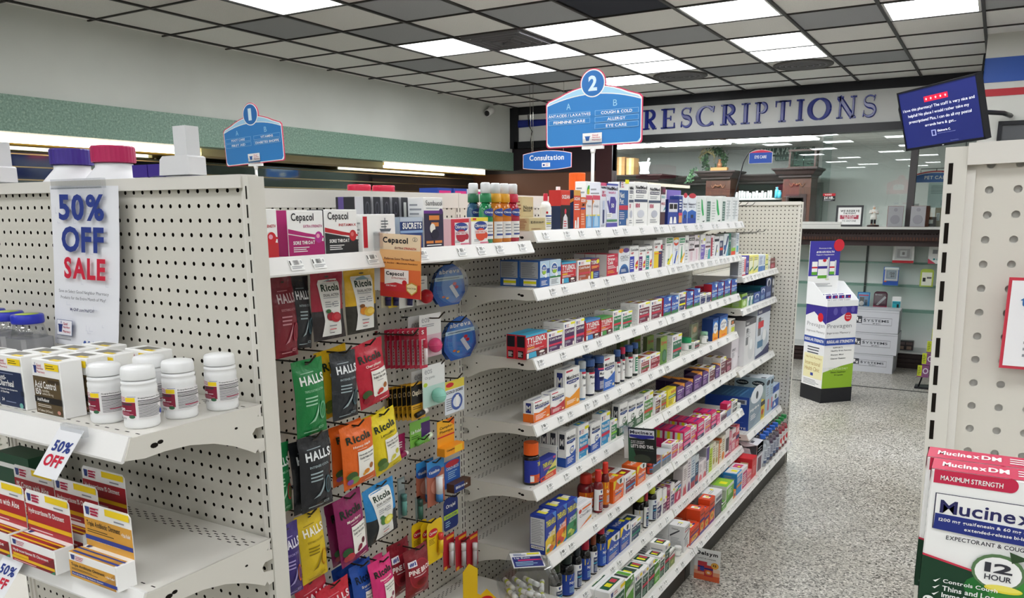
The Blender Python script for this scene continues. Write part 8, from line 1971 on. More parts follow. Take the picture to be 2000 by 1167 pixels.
pc('white and rose childrens cough carton',8,('#e6dfe2',[R(0.1,0,0.95,0.8,'#c83a72'),L(0.2,0.1,0.85,0.7,6,'w')],None,[R(0.2,0.2,0.8,0.8,'#d0407a'),R(0.3,0.3,0.5,0.5,'tag')]),-1.095,4.4361,H-1.535,0.1105,0.08,0.1194,0)
pc('low coral childrens carton',8,plain('#e07a84','#d85a6a','Kids','w',0.5,None,'w'),-1.095,4.5436,H-1.535,0.0974,0.04,0.0641,0)
pc('bright red childrens carton',8,('#d02c34',[R(0,0.86,1,1,'#c0242c'),L(0.2,0.2,0.8,0.6,5,'#e8a0a0')],[R(0.25,0.5,0.75,0.8,'#e0c8a0'),R(0.35,0.55,0.65,0.72,'#d8a02a')],[R(0,0,1,1,'#d8323c')]),-1.095,4.6485,H-1.535,0.1052,0.09,0.1187,1)
pc('grey-sided dental kit carton','a',('#c9cacc',[L(0.1,0.1,0.9,0.9,6)],[R(0.05,0.1,0.95,0.9,'#8a8c90')],None),-1.25,4.6959,H-0.371,0.0699,0.05,0.0901,0)
pc('white and red oral gel carton','a',('#e8e4e6',[R(0,0,1,0.06,'#c83a4a'),R(0.5,0.2,0.9,0.9,'#d8606a'),L(0.1,0.2,0.45,0.9,6)],None,None),-1.25,4.7775,H-0.371,0.0751,0.05,0.106,0)
pc('violet oral care carton','a',plain('#4a44a0','#3a3488','Denture','w',0.5,None,'w'),-1.25,4.8536,H-0.371,0.0583,0.05,0.112,0)
d28=('#e6e07a',[R(0,0.2,0.9,0.7,'#e8ead0'),G([(0.1,0.1),(0.9,0.3),(0.9,0.4),(0.1,0.2)],'#3a7a4a'),L(0.1,0.7,0.9,0.9,2)],None,None)
pc('first yellow and white cushion carton','a',d28,-1.25,4.9377,H-0.371,0.0909,0.05,0.1087,1)
pc('second yellow and white cushion carton','a',d28,-1.25,5.0486,H-0.371,0.1113,0.05,0.106,1)
d29=('#d3dde8',[R(0,0,1,0.3,'#4a78b8'),L(0.1,0.4,0.9,0.9,6,'#3a5a98')],None,None)
pc('first pale blue denture carton','a',d29,-1.25,5.1716,H-0.371,0.1108,0.05,0.1023,1)
pc('second pale blue denture carton','a',d29,-1.25,5.2585,H-0.371,0.0454,0.05,0.0975,0)
pc('lemon denture carton','a',plain('#e2e08a','#e8e6b0','Cleanse','#3a4a3a',0.3,'#3a7a4a'),-1.25,5.3225,H-0.371,0.0649,0.05,0.0963,0)
pc('white denture carton with grey lettering','a',plain('#dfe2de','#cdd2cc','Cleanse','#3a4a3a',0.3),-1.25,5.3906,H-0.371,0.0569,0.05,0.0818,0)
pc('small dark red denture carton','a',plain('#7a4a48','#9a2a34','Wax','w',0.5,None,'lpink'),-1.25,5.4898,H-0.371,0.1231,0.05,0.0628,0)
pc('green and navy floss pack','b',('#8ab04a',[R(0,0.6,1,0.8,'#26406a'),E(0.5,0.3,0.3,0.2,'#cfe0b0')],None,[R(0,0,1,1,'#2f5a44')]),-1.25,4.8251,H-0.561,0.1108,0.06,0.0811,1)
d30=('#d0dcd8',[R(0.5,0,1,0.7,'#2f7a7a'),E(0.4,0.6,0.24,0.2,'w'),R(0,0.8,1,1,'#26404a')],None,[R(0,0,1,1,'#26504a')])
pc('first white and teal floss pack','b',d30,-1.25,4.9249,H-0.561,0.0728,0.06,0.0706,1)
pc('second white and teal floss pack','b',d30,-1.25,5.0002,H-0.561,0.0614,0.06,0.0669,1)
pc('navy and white mouthguard carton','b',('#2a4a94',[E(0.5,0.62,0.3,0.22,'#e0e6ee'),E(0.5,0.56,0.2,0.18,'#2a4a94'),L(0.1,0.1,0.9,0.3,2,'sky')],None,[R(0,0,1,1,'#1f3a5e')]),-1.25,5.1195,H-0.561,0.1538,0.06,0.0648,0)
pc('teal-topped navy mouthguard carton','b',('#26468a',[E(0.5,0.7,0.34,0.16,'#e0e6ee'),E(0.5,0.66,0.2,0.13,'#26468a'),L(0.1,0.1,0.9,0.4,4,'sky')],[R(0,0,1,1,'#1a5a6a')],[R(0,0,1,1,'#1f6a78')]),-1.25,5.2705,H-0.561,0.1273,0.08,0.0858,1)
pc('tall navy mouthguard carton with a white guard','b',('#2a3f78',[E(0.5,0.76,0.36,0.2,'#e4e8ee'),E(0.5,0.72,0.22,0.16,'#1c2a50'),R(0.1,0.1,0.9,0.3,'#7a8ab8')],[R(0,0,1,1,'#1c2438')],[R(0,0,1,1,'#1c2438')]),-1.25,5.4146,H-0.561,0.1429,0.08,0.1342,1)
pc('tall charcoal carton with a white guard','b',('#3a3f4a',[E(0.5,0.74,0.3,0.18,'#dfe2e6'),R(0.2,0.2,0.8,0.45,'#b9bcc4')],None,None),-1.25,5.5401,H-0.561,0.0894,0.05,0.1289,0)
pc('white humidifier carton low behind the purple allergy cartons','c',('#d6d0d6',[T('ROBOT',0.1,0.62,0.6,0.7,'#55505a',1),E(0.6,0.3,0.3,0.26,'#e4dfe4'),L(0.1,0.4,0.5,0.58,4)],[E(0.5,0.5,0.3,0.14,'#bdb8be')],None),-1.278,4.7765,H-0.925,0.1607,0.2,0.177,0)
pc('grey-topped humidifier carton with a teardrop device','c',device('#55545a','#dcdcde','#d0d2d4'),-1.245,4.9881,H-0.925,0.2522,0.19,0.2772,0)
pc('tall navy-waved health device carton by the pegboard panel','c',device('#3a3f66','#d4dbe4','#b9c4cc','#d0303c'),-1.245,5.3091,H-0.925,0.3448,0.1,0.3184,0)
pc('big blue powder-stick carton with a white flap','d',('#7f92a2',[E(0.6,0.95,0.5,0.26,'#dfe4ea'),E(0.6,0.92,0.1,0.12,'#2a3444'),T('Hydra',0.1,0.5,0.8,0.6,'w',2),G([(0.3,0),(1,0),(1,0.4)],'#93a6b2'),L(0.15,0.25,0.6,0.42,3,'w')],[R(0.0,0,1,1,'#1f449a'),L(0.06,0.1,0.9,0.55,8,'#3a5ab0'),R(0.66,0.78,0.94,0.92,'#b9c4d4'),R(0.7,0.8,0.9,0.9,'#5a6070'),T('HYDRATE',0.4,0.03,0.95,0.09,'w')],[R(0,0,1,1,'#1f5080'),L(0.1,0.2,0.9,0.7,5,'#4a7aa0')]),-1.175,4.9246,H-1.298,0.2977,0.27,0.204,0)
d31=('#a9bfd0',[E(0.5,0.86,0.4,0.07,'#26303c'),L(0.2,0.5,0.8,0.75,4),R(0.55,0.1,0.9,0.4,'#c86a7a')],[R(0,0,1,1,'#b9ced8'),E(0.5,0.86,0.4,0.07,'#26303c'),T('Pedialyte',0.2,0.84,0.8,0.885,'w',1),L(0.2,0.66,0.8,0.78,3,'#55606a')],[R(0,0,1,1,'#d3dae0'),R(0.1,0.1,0.4,0.4,'#3a4450')])
pc('first pale electrolyte carton with a black oval','d',d31,-1.175,5.2364,H-1.298,0.1165,0.1,0.2469,1)
pc('second pale electrolyte carton with a black oval','d',d31,-1.175,5.342,H-1.298,0.0876,0.1,0.2369,0)
pc('small yellow and black carton before the electrolyte carton','d',('#d8c02a',[R(0,0.75,1,1,'#26262a'),E(0.5,0.4,0.3,0.16,'#b8442a'),L(0.1,0.1,0.9,0.3,3,'#5a4a10')],None,None),-1.175,5.115,H-1.298,0.1083,0.05,0.1173,0)
pc('blue and white electrolyte stick carton','d',('#3a64b8',[R(0,0.36,1,0.7,'#d8e0ee'),E(0.3,0.86,0.2,0.1,'#26408a'),G([(0.2,0.1),(0.4,0.3),(0.6,0.1)],'w'),E(0.5,0.5,0.14,0.1,'#3a5a4a')],None,[R(0,0,1,1,'#b9c8d8')]),-1.175,5.4696,H-1.298,0.188,0.06,0.156,0)
# ---------------------------------------------------------------- juice bottles at the end of the base deck
for k in range(8):
 y = 4.885 + 0.082 * k
 X = -1.111
 if k < 5:
  lb = 'clear drink bottle with a blue cap, %s from the white carrier' % ORD[k + 1]
  body,cp,lc = ('#c4cad2','#2a62c0','#cfd6de') if k < 2 else ('#5a4a62','#2a62c0','#b9bccb')
 else:
  lb = 'red juice bottle with a green cap, %s from the pegboard panel' % ORD[8 - k]
  body,cp,lc = '#a82a3c','#2a8a4a','#e0dcdc'
 els = [L(0.15,0.3,0.85,0.9,5,'#4a5470'),R(0.1,0.0,0.9,0.2,'#5a6a8a')] if k < 5 else [E(0.5,0.45,0.3,0.25,'#c8303c'),L(0.2,0.75,0.8,0.95,2)]
 t = bottle(lb,X,y,0.1655,0.030,0.198,body,cp,els,0.13,0.3,(0.12,0.55),lc,0.42,90,'drink bottles on the base deck','drink_bottle',True,0.0175,1.0,True)
 for q in range(1):
  if k > 0:
   dup(t,(X - 0.062,y,0.1655),math.radians(90),'spare behind ' + lb,'drink bottles on the base deck')
t = thing('bottle_carrier','white cardboard bottle carrier with a sloped open top on the base deck','carton',(-1.10,4.79,0.1655),math.radians(90))
m = MB()
w_,d_,h_ = 0.145,0.15,0.172
DW2 = mt('#d9d8de',0.5)
m.box((-w_ / 2,0,0),(w_ / 2,0.002,h_),DW2)
m.box((-w_ / 2,d_ - 0.002,0),(w_ / 2,d_,h_),DW2)
for x in (-w_ / 2,w_ / 2 - 0.002):
 m.prism([(0,0),(d_,0),(d_,h_ * 0.55),(d_ * 0.75,h_ * 0.6),(d_ * 0.62,h_ * 0.85),(d_ * 0.3,h_ * 0.85),(d_ * 0.2,h_ * 0.6),(0,h_ * 0.66)],lambda u,v,q: (q,u,v),x + 0.002,x,DW2)
art(m,plane_sf((-w_ / 2,0,0),(w_,0,0),(0,0,h_)),[R(0.2,0.0,0.8,0.5,'#6a4a58'),L(0.15,0.6,0.85,0.9,3)])
m.obj('body',t)
m = MB().add([(-w_ / 2,0,h_),(w_ / 2,0,h_),(w_ / 2 - 0.01,d_,h_ + 0.02),(-w_ / 2 + 0.01,d_,h_ + 0.02)],[(0,1,2,3)],DW2)
m.add([(-w_ / 2,0,h_),(w_ / 2,0,h_),(w_ / 2,0.0,h_ - 0.07),(-w_ / 2,0.0,h_ - 0.07)],[(3,2,1,0)],DW2)
m.add([(-w_ / 2,0,h_),(-w_ / 2 + 0.01,d_,h_ + 0.02),(-w_ / 2,d_ * 0.5,h_ - 0.02)],[(0,1,2)],DW2)
art(m,plane_sf((-w_ / 2 + 0.01,0.02,h_ + 0.0025),(w_ - 0.02,0,0),(0,d_ * 0.8,0.016)),[R(0.1,0.1,0.5,0.25,'#4a4a58'),L(0.1,0.5,0.9,0.8,2)])
m.obj('handle_flap',t)
# ---------------------------------------------------------------- lozenges and sprays on the candy shelf
Zc = H - 0.0895
def lz(lb,y0,y1,h,d,X=-1.262,dp=0.05):
 carton(lb,d,X,(y0 + y1) / 2,Zc,y1 - y0 - 0.002,dp,h,90,'lozenge cartons on the candy shelf','lozenge_carton')
def cep(c1,c2,sub,ball,dark=False):
 return 'w',[T('Cepacol',0.1,0.72,0.72,0.94,'#1c1c20',1),T(sub,0.42,0.62,0.95,0.68,c1,1),G([(0,0),(1,0),(1,0.3),(0.6,0.38),(0,0.48)],c2),G([(0,0.5),(0.5,0.42),(1,0.38),(1,0.42),(0.5,0.5),(0,0.6)],c1),E(0.84,0.4,0.11,0.13,ball),E(0.82,0.43,0.05,0.05,'#e8a0b8' if not dark else '#d87070'),
                 T('SORE THROAT',0.12,0.25,0.72,0.33,'w',2),L(0.12,0.08,0.6,0.21,3,'w')],[R(0.02,0,0.98,1,c2)],None
lz('white and red lozenge carton partly behind the end panel, candy shelf',1.09,1.203,0.097,cep('#b8202c','#c02830','EXTRA STRENGTH','#c8202a'))
lz('white and magenta cough lozenge carton, candy shelf',1.229,1.336,0.094,cep('#b02070','#a81c68','EXTRA STRENGTH','#b0308a'))
lz('white and black lozenge carton with a red ball, candy shelf',1.337,1.446,0.096,cep('#b8202c','#22262a','INSTAMAX','#c02a30',True))
lz('white menthol lozenge carton with a ship drawing, candy shelf',1.461,1.584,0.085,('w',[R(0.02,0.1,0.14,0.94,'#c02030'),G([(0.5,0.6),(0.86,0.6),(0.82,0.52),(0.54,0.52)],'#5a6068'),L(0.55,0.62,0.8,0.85,3,'#5a6068'),R(0.66,0.6,0.68,0.9,'#5a6068'),T('FISHERMANS',0.4,0.38,0.95,0.45,'red'),T('FRIEND',0.4,0.28,0.75,0.35,'red'),L(0.4,0.1,0.9,0.22,2)],None,None))
lz('blue throat drop tin carton behind the orange sign, candy shelf',1.60,1.694,0.077,('#24407e',[R(0,0.86,1,1,'#b9c4d4'),R(0.06,0.6,0.97,0.86,'#1f366e'),T('SUCRETS',0.1,0.63,0.94,0.83,'w',2),R(0,0.5,1,0.58,'#8aa8d0'),L(0.1,0.1,0.8,0.45,4,'w')],[R(0,0,1,1,'#a9bccf')],[R(0,0,1,1,'#a9bccf')]))
lz('tall white and dark violet elderberry carton, candy shelf',1.698,1.785,0.126,('w',[R(0,0,1,0.72,'#2a2340'),R(0,0.68,0.85,0.74,'#6a2a8a'),E(0.88,0.72,0.1,0.06,'#4a2a6a'),T('Sambucol',0.1,0.84,0.94,0.94,'#33333a',0),L(0.12,0.77,0.8,0.8,1),R(0.25,0.55,0.78,0.64,'#d8823a'),R(0.36,0.42,0.74,0.5,'#d8823a'),E(0.42,0.38,0.14,0.1,'#e8e4dc'),E(0.55,0.26,0.2,0.1,'#1a1630'),R(0.08,0.08,0.45,0.13,'#d8823a'),R(0.52,0.08,0.9,0.13,'#d8823a'),L(0.1,0.02,0.9,0.07,1,'w')],None,None))
for k,(a,b,h,c2) in enumerate(((1.818,1.907,0.071,'#b02038'),(1.916,2.006,0.074,'#d8482a'))):
 lz('white and %s throat lozenge carton with a navy oval, candy shelf' % ('red' if k == 0 else 'orange'),a,b,h,('w',[R(0,0.86,1,1,'#d02a3c' if k == 0 else '#e6d23a'),R(0,0,0.2,1,'#c83048') if k == 0 else R(0.1,0.9,0.3,0.97,'red'),E(0.56,0.68,0.38,0.18,'#26408e'),T('Chloraseptic',0.22,0.6,0.92,0.76,'w',1),E(0.56,0.36,0.3,0.24,c2),R(0.2,0.4,0.92,0.52,'#e6e0e2'),T('SORE THROAT',0.24,0.42,0.9,0.5,c2,1),E(0.86,0.32,0.1,0.12,c2),L(0.15,0.1,0.5,0.2,2),R(0.5,0.02,1,0.08,'#d87a92')],[R(0,0,1,1,'#e0b8c0')],None))
for k in range(6):
 y = 1.568 + 0.037 * k
 carton('slim black cologne lozenge carton, %s from the ship carton, candy shelf' % ORD[k + 1],('#26262e',[E(0.5,0.78,0.26,0.13,'#5a5a64'),E(0.5,0.78,0.2,0.1,'#26262e'),L(0.3,0.3,0.7,0.6,5,'#c9c9d0'),R(0.3,0.3,0.7,0.9,'#d8dcd8') if k == 4 else R(0.3,0.04,0.7,0.5,'#d8dcd8') if k == 5 else R(0.4,0.1,0.6,0.2,'#77777f'),R(0.3,0.3,0.7,0.6,'tag') if k == 4 else R(0.3,0.04,0.7,0.4,'tag') if k == 5 else R(0.44,0.12,0.56,0.18,'#77777f')],[R(0.1,0,0.3,1,'#5a4a8a'),R(0.7,0,1,1,'#c9c9cf')],None),-1.335,y,Zc,0.028,0.09,0.127,90,'slim black cartons','lozenge_carton')
for k,(y,c,cc,lb,xo) in enumerate(((2.03,'#1f7a4a','#1f7a4a','green throat spray bottle with a clear nozzle cover',0),(2.085,'#c87a24','#d9a02a','amber throat spray bottle, the first of two',0.0),(2.135,'#c8741c','#d9a02a','amber throat spray bottle with a bright label, the second of two',0.0),(2.185,'#a82a3c','#c02a44','red throat spray bottle with a clear nozzle cover',0.0),
         (2.05,'#2f5a7a','#2a6a4a','dark green throat spray bottle standing behind the green one',-0.055),(2.12,'#b8342c','#c0302a','orange-red throat spray bottle standing behind the amber ones',-0.055))):
 t = thing('throat_spray',lb + ', candy shelf','bottle',(-1.285 + xo,y,Zc),math.radians(90),'throat sprays on the candy shelf')
 m = MB().lathe([(0.0235,0),(0.0245,0.004),(0.0245,0.09),(0.02,0.108),(0.0135,0.116)],mt(c,0.1,0,0.6),20,sy=0.75)
 m.obj('body',t)
 MB().lathe([(0.0165,0.116),(0.0175,0.119),(0.0165,0.14),(0.013,0.142)],mt(cc,0.3),16).obj('collar',t)
 MB().lathe([(0.0145,0.142),(0.0145,0.168),(0.0115,0.172)],mt('#e2e4e6',0.15,0,0.6),14).obj('nozzle_cover',t)
 l = MB()
 cs = cyl_sf(0.0249,0.012,0.10,-70,70)
 art(l,lambda u,v,q: Vector((cs(u,v,q).x,cs(u,v,q).y * 0.75,cs(u,v,q).z)),[R(0.05,0.0,0.95,0.62,'#e4e2de'),E(0.5,0.86,0.46,0.13,'#26408e'),T('Chloraseptic',0.12,0.81,0.9,0.9,'w',1),R(0.05,0.56,0.95,0.7,c),L(0.2,0.2,0.8,0.5,3),R(0.2,0.1,0.8,0.16,'#3a4a8a')],12,1)
 l.obj('label',t)
# ---------------------------------------------------------------- hanging shelf flags
def flag(lb,loc,w_,h,base,els,side=-1):
 t = thing('shelf_flag',lb,'sign',loc,0)
 m = MB().prism([(0.02,-h),(w_ + 0.02,-h),(w_ + 0.02,0),(0.02,0)],lambda u,v,d: (u,d,v),0,0.002,mt(base,0.35))
 art(m,plane_sf((0.02,0,-h),(w_,0,0),(0,0,h)),els)
 m.obj('card',t)
 m = MB()
 m.box((-0.005,-0.001,-0.035),(0.03,0.004,0.003),PLASTIC)
 m.box((0.0,0.0021,-h * 0.92),(0.03,0.005,0.0),mt('#d5d5d2',0.3))
 m.box((-0.02,-0.001,-0.006),(0.02,0.03,0.001),PLASTIC)
 m.obj('holder',t)
 return t
t = flag('orange to red throat lozenge flag hanging from the candy shelf edge',(-1.262,1.5,H - 0.047),0.118,0.146,'#e0863a',[R(0,0.75,1,1,'#e8d2b0'),R(0,0.6,1,0.75,'#e6b47a'),R(0,0.45,1,0.6,'#e29a4e'),R(0,0.22,1,0.45,'#dc6a38'),R(0,0,1,0.22,'#c8342c'),
 T('Cepacol',0.08,0.83,0.7,0.95,'#1c1c20',2),T('EXTRA',0.38,0.765,0.58,0.8,'#7a2a20'),T('STRENGTH',0.6,0.765,0.9,0.8,'#c02a28'),E(0.87,0.93,0.06,0.035,'#33333a'),E(0.87,0.93,0.052,0.03,'#e8d2b0'),T('2',0.85,0.91,0.89,0.95,'#33333a'),
 T('Relieves Sore Throat Pain',0.12,0.595,0.86,0.63,'#6a2a1a',1),T('Fast Acting - Maximum Numbing',0.05,0.525,0.94,0.56,'#6a2a1a',1),R(0.12,0.1,0.72,0.44,'#efe6e0'),T('Cepacol',0.16,0.33,0.6,0.41,'#1c1c20',2),T('EXTRASTRENGTH',0.3,0.295,0.66,0.32,'#b03028'),G([(0.12,0.1),(0.72,0.1),(0.72,0.2),(0.4,0.24),(0.12,0.2)],'#c83038'),E(0.62,0.24,0.06,0.045,'#c02028'),T('SORE THROAT',0.16,0.17,0.42,0.195,'w'),
 G([(0.66,0.22),(0.8,0.26),(0.94,0.22),(0.93,0.12),(0.8,0.05),(0.67,0.12)],'#c8963c'),G([(0.68,0.205),(0.8,0.24),(0.92,0.205),(0.91,0.13),(0.8,0.07),(0.69,0.13)],'#e8d8a8'),T('DOCTOR',0.69,0.15,0.91,0.175,'#5a3a1a',1)])
t.rotation_euler = (0,math.radians(2),0)
t = flag('black and green flag reading LET\'S END THIS on the fifth shelf edge',(-1.222,2.95,H - 0.85),0.118,0.142,'#1c2422',[G([(0,0),(0.35,0),(0.12,0.55),(0,0.75)],'#2f5a42'),R(0.04,0.7,0.94,0.95,'#e2e4ea'),T('Mucinex',0.07,0.82,0.9,0.92,'#1c1c3a',2),G([(0.05,0.8),(0.93,0.8),(0.93,0.73),(0.5,0.68),(0.05,0.73)],'#2a2f94'),
 T('START THE RELIEF.',0.1,0.595,0.6,0.625,'w',1),T('DITCH THE MISERY.',0.1,0.545,0.6,0.575,'w',1),T("LET'S END THIS.",0.1,0.42,0.92,0.52,'w',2),T("Don't take sick lying down!",0.12,0.345,0.9,0.38,'#5a6a5a',0),E(0.5,0.12,0.3,0.12,'#3a4438')])
t.rotation_euler = (0,math.radians(-3),0)
t = flag('white to orange Delsym flag standing out over the floor',(-1.095,3.5,H - 1.541),0.122,0.155,'#dfe0df',[R(0,0.3,1,0.42,'#e6c8b4'),R(0,0.18,1,0.3,'#e29a78'),R(0,0,1,0.18,'#d8603a'),T('Delsym',0.06,0.77,0.9,0.93,'#1a1a1e',2),T('LAST 10 LONGER',0.14,0.68,0.84,0.715,'#4a4a4e',1),R(0.14,0.26,0.5,0.6,'#b83a44'),R(0.14,0.4,0.5,0.45,'#26307a'),E(0.32,0.35,0.1,0.06,'#3a4a9a'),R(0.4,0.14,0.74,0.5,'#c03a3a'),R(0.4,0.36,0.74,0.41,'#26307a'),E(0.57,0.27,0.13,0.075,'#e08a3a'),T('12',0.52,0.24,0.62,0.3,'w',2),E(0.8,0.52,0.15,0.1,'#d8862a'),E(0.8,0.52,0.13,0.085,'#e8b04a'),T('12',0.73,0.49,0.87,0.56,'#2a1a1a',2)])
# ---------------------------------------------------------------- sale sign and shelf tags on the candy end
t = thing('sale_sign','white 50% OFF SALE paper sign hanging on the pegboard end panel','sign',(-1.514,0.955,H + 0.052))
m = MB()
NU,NV = 6,16
def sale_sf(u,v,q):
 s = 1 - v
 return Vector(((u - 0.5) * (0.218 - 0.008 * s) - 0.030 * s,-0.012 * s * s - q - 0.004 * math.sin(math.pi * u) * s,-0.312 * s + (0.002 * (1 - 2 * u) * v)))
vs = [sale_sf(i / NU,j / NV,0) for j in range(NV + 1) for i in range(NU + 1)]
m.add(vs,[(j * (NU + 1) + i,j * (NU + 1) + i + 1,(j + 1) * (NU + 1) + i + 1,(j + 1) * (NU + 1) + i) for j in range(NV) for i in range(NU)],mt('#e4e5ea',0.55),True)
els = [T('50%',0.17,0.79,0.84,0.95,'#283a86',2),T('OFF',0.20,0.595,0.83,0.755,'#283a86',2),T('SALE',0.23,0.43,0.85,0.565,'#c8203c',2),T('Save on Select Good Neighbor Pharmacy',0.14,0.335,0.9,0.36,'#3a3c4a',0),T('Products for the Entire Month of May!',0.17,0.295,0.86,0.32,'#3a3c4a',0),T('MyGNP.com/HalfOff',0.33,0.222,0.7,0.248,'#2a2c5a',1),
       R(0.10,0.065,0.365,0.165,'#4a5a8a'),R(0.106,0.068,0.359,0.162,'#ececf0'),G([(0.13,0.13),(0.2,0.13),(0.19,0.085),(0.14,0.085)],'#2a3a7a'),R(0.125,0.128,0.205,0.136,'#2a3a7a'),R(0.175,0.14,0.185,0.155,'#2a3a7a'),T('Good',0.22,0.132,0.29,0.15,'#b0284a'),T('Neighbor',0.22,0.108,0.335,0.126,'#b0284a'),T('Pharmacy',0.22,0.08,0.345,0.1,'#b0284a'),L(0.11,0.035,0.36,0.05,1)]
els += [E(0.58 + 0.064 * k,0.034,0.022,0.0155,'#2f4a94') for k in range(6)]
rnd = random.Random(3)
for k in range(26):
 u,v = rnd.uniform(0.03,0.9),rnd.uniform(0.05,0.95)
 els.insert(0,R(u,v,u + rnd.uniform(0.02,0.07),v + 0.004,'#d3d5de'))
 els.insert(0,R(u,v,u + 0.006,v + rnd.uniform(0.01,0.04),'#d3d5de'))
art(m,sale_sf,els,2,2)
m.obj('paper',t)
m = MB().box((-0.085,-0.012,-0.005),(0.075,-0.002,0.013),PLASTIC).box((-0.085,-0.013,-0.006),(0.075,-0.011,-0.003),PLASTIC)
m.obj('clip',t)
def off_tag(lb,x,z,seed):
 t = thing('sale_tag',lb,'sign',(x,0.697,z))
 w_,h = 0.062,0.108
 m = MB()
 def sf(u,v,q):
  s = 1 - v
  return Vector(((u - 0.5) * w_ - 0.042 * s,-0.004 - 0.028 * s - q,-h * s * 0.72))
 vs = [sf(i / 4,j / 6,0) for j in range(7) for i in range(5)]
 m.add(vs,[(j * 5 + i,j * 5 + i + 1,(j + 1) * 5 + i + 1,(j + 1) * 5 + i) for j in range(6) for i in range(4)],mt('#e9eaee',0.5))
 art(m,sf,[T('50%',0.16,0.52,0.9,0.74,'#283a86',2),T('OFF',0.12,0.22,0.84,0.46,'#c8203c',2)])
 m.obj('card',t)
 MB().box((-0.028,-0.006,-0.012),(0.028,0.004,0.004),PLASTIC).obj('clip',t)
off_tag('slanted white 50% OFF tag under the acid control carton',-1.193,EZ + 0.006,0)
off_tag('slanted white 50% OFF tag on the lower end shelf',-1.405,H - 0.575,1)
# ---------------------------------------------------------------- end shelf: iron bottles, acid control, antidiarrheal, pill jars
E0 = EZ + 0.0005
for k,(x,y,h,lb) in enumerate(((-1.210,0.765,0.094,'white iron tablet bottle beside the acid control carton'),(-1.134,0.772,0.096,'white iron tablet bottle, foremost of the cluster'),
                                   (-1.131,0.842,0.094,'white iron tablet bottle between two others at the shelf end'),(-1.118,0.915,0.094,'white iron tablet bottle closest to the pegboard'),(-1.208,0.845,0.094,'white iron tablet bottle hidden behind the foremost ones'))):
 t = thing('supplement_bottle',lb,'bottle',(x,y,E0),0,'white iron tablet bottles')
 r = 0.0265
 wm = mt('#e9eaea',0.32)
 m = MB().lathe([(r * 0.94,0),(r,0.003),(r,0.010),(r * 0.985,0.013),(r * 0.985,0.055),(r,0.058),(r,0.064),(r * 0.93,0.0675),(r * 0.98,0.069),(r * 0.98,0.0725),(r * 0.8,0.076)],wm,32)
 m.obj('body',t)
 c = MB()
 n = 56
 vs,fs = [],[]
 for z,rr in ((0.0762,0.94),(0.0775,0.955),(h - 0.004,0.93),(h - 0.001,0.88),(h,0.7),(h + 0.0006,0.66)):
  for q in range(n):
   a = 2 * math.pi * q / n
   e = r * rr * (1 + (0.012 if q % 2 and 0.9 < rr < 0.96 else 0))
   vs.append((e * math.cos(a),e * math.sin(a),z))
 for i in range(5):
  for q in range(n):
   a,b = i * n + q,i * n + (q + 1) % n
   fs.append((a,b,b + n,a + n))
 fs.append(tuple(range(5 * n,6 * n)))
 c.add(vs,fs,wm,True)
 c.obj('cap',t)
 l = MB()
 turn = (44,50,48,46,48)[k]
 cs = cyl_sf(r * 0.986,0.015,0.053,-95 + turn,95 + turn)
 art(l,cs,[R(0,0,1,1,'#eceaea'),R(0.0,0.16,0.44,0.72,'#8a1f3a'),L(0.02,0.76,0.3,0.95,3,'#b0405a'),R(0.26,0.74,0.44,0.92,'yel'),L(0.3,0.94,0.46,0.98,1,'#3a4aa0'),R(0.12,0.6,0.38,0.68,'#4a3a44'),T('Iron',0.03,0.36,0.24,0.54,'w',2),L(0.26,0.36,0.42,0.42,1,'w'),L(0.04,0.2,0.4,0.32,2,'#c98a9a'),E(0.37,0.13,0.055,0.07,'#3a6a4a'),T('TABLETS',0.06,0.02,0.26,0.09,'#4a4a50'),
                 R(0.47,0.06,0.98,0.96,'#dcdcde'),R(0.473,0.065,0.977,0.955,'#eceaea'),T('Supplement Facts',0.49,0.86,0.95,0.93,'k',1),R(0.49,0.78,0.96,0.81,'k'),R(0.49,0.6,0.96,0.625,'k'),L(0.49,0.63,0.96,0.77,3,'#3a3a3e'),L(0.49,0.1,0.96,0.58,9,'#5a5a60'),E(0.92,0.22,0.05,0.11,'#3a4aa8') if k == 1 else L(0.6,0.2,0.9,0.3,1,'#b0405a')],24,1)
 l.obj('label',t)
def gp_front(c,t1,t2,extra):
 return 'w',[G([(0.07,0.88),(0.17,0.88),(0.155,0.75),(0.085,0.75)],'#2a3a7a'),R(0.06,0.87,0.18,0.885,'#2a3a7a'),R(0.13,0.89,0.145,0.94,'#2a3a7a'),T('Good',0.2,0.87,0.36,0.92,'#b0284a'),T('Neighbor',0.2,0.81,0.45,0.86,'#b0284a'),T('Pharmacy',0.2,0.75,0.48,0.8,'#b0284a'),R(0.5,0.83,0.98,0.95,'yel'),L(0.54,0.85,0.94,0.93,2,'#6a5a10'),
                 R(0.03,0.03,0.97,0.7,c)] + extra,[L(0.7,0.5,0.9,0.9,3,'lgrey')],[R(0.25,0.15,0.75,0.85,'#77746c'),R(0.6,0.05,0.9,0.3,'yel')]
ac = gp_front('#5a4a30','','',[R(0.55,0.6,0.95,0.66,'#3a2e20'),T('Acid Control',0.08,0.49,0.84,0.62,'w',1),T('150',0.09,0.37,0.28,0.48,'w',1),T('ranitidine',0.32,0.43,0.58,0.48,'#e0d8c8',0),T('tablets 150 mg',0.32,0.365,0.72,0.42,'#e0d8c8',0),R(0.03,0.23,1.0,0.34,'#1c1818'),T('Acid Reducer',0.12,0.255,0.55,0.315,'w',1),L(0.12,0.15,0.7,0.21,2,'#d8d0c0'),T('24 Tablets (24 Doses)',0.1,0.055,0.64,0.11,'#e0d8c8',1),E(0.87,0.1,0.06,0.035,'#c88a7a')])
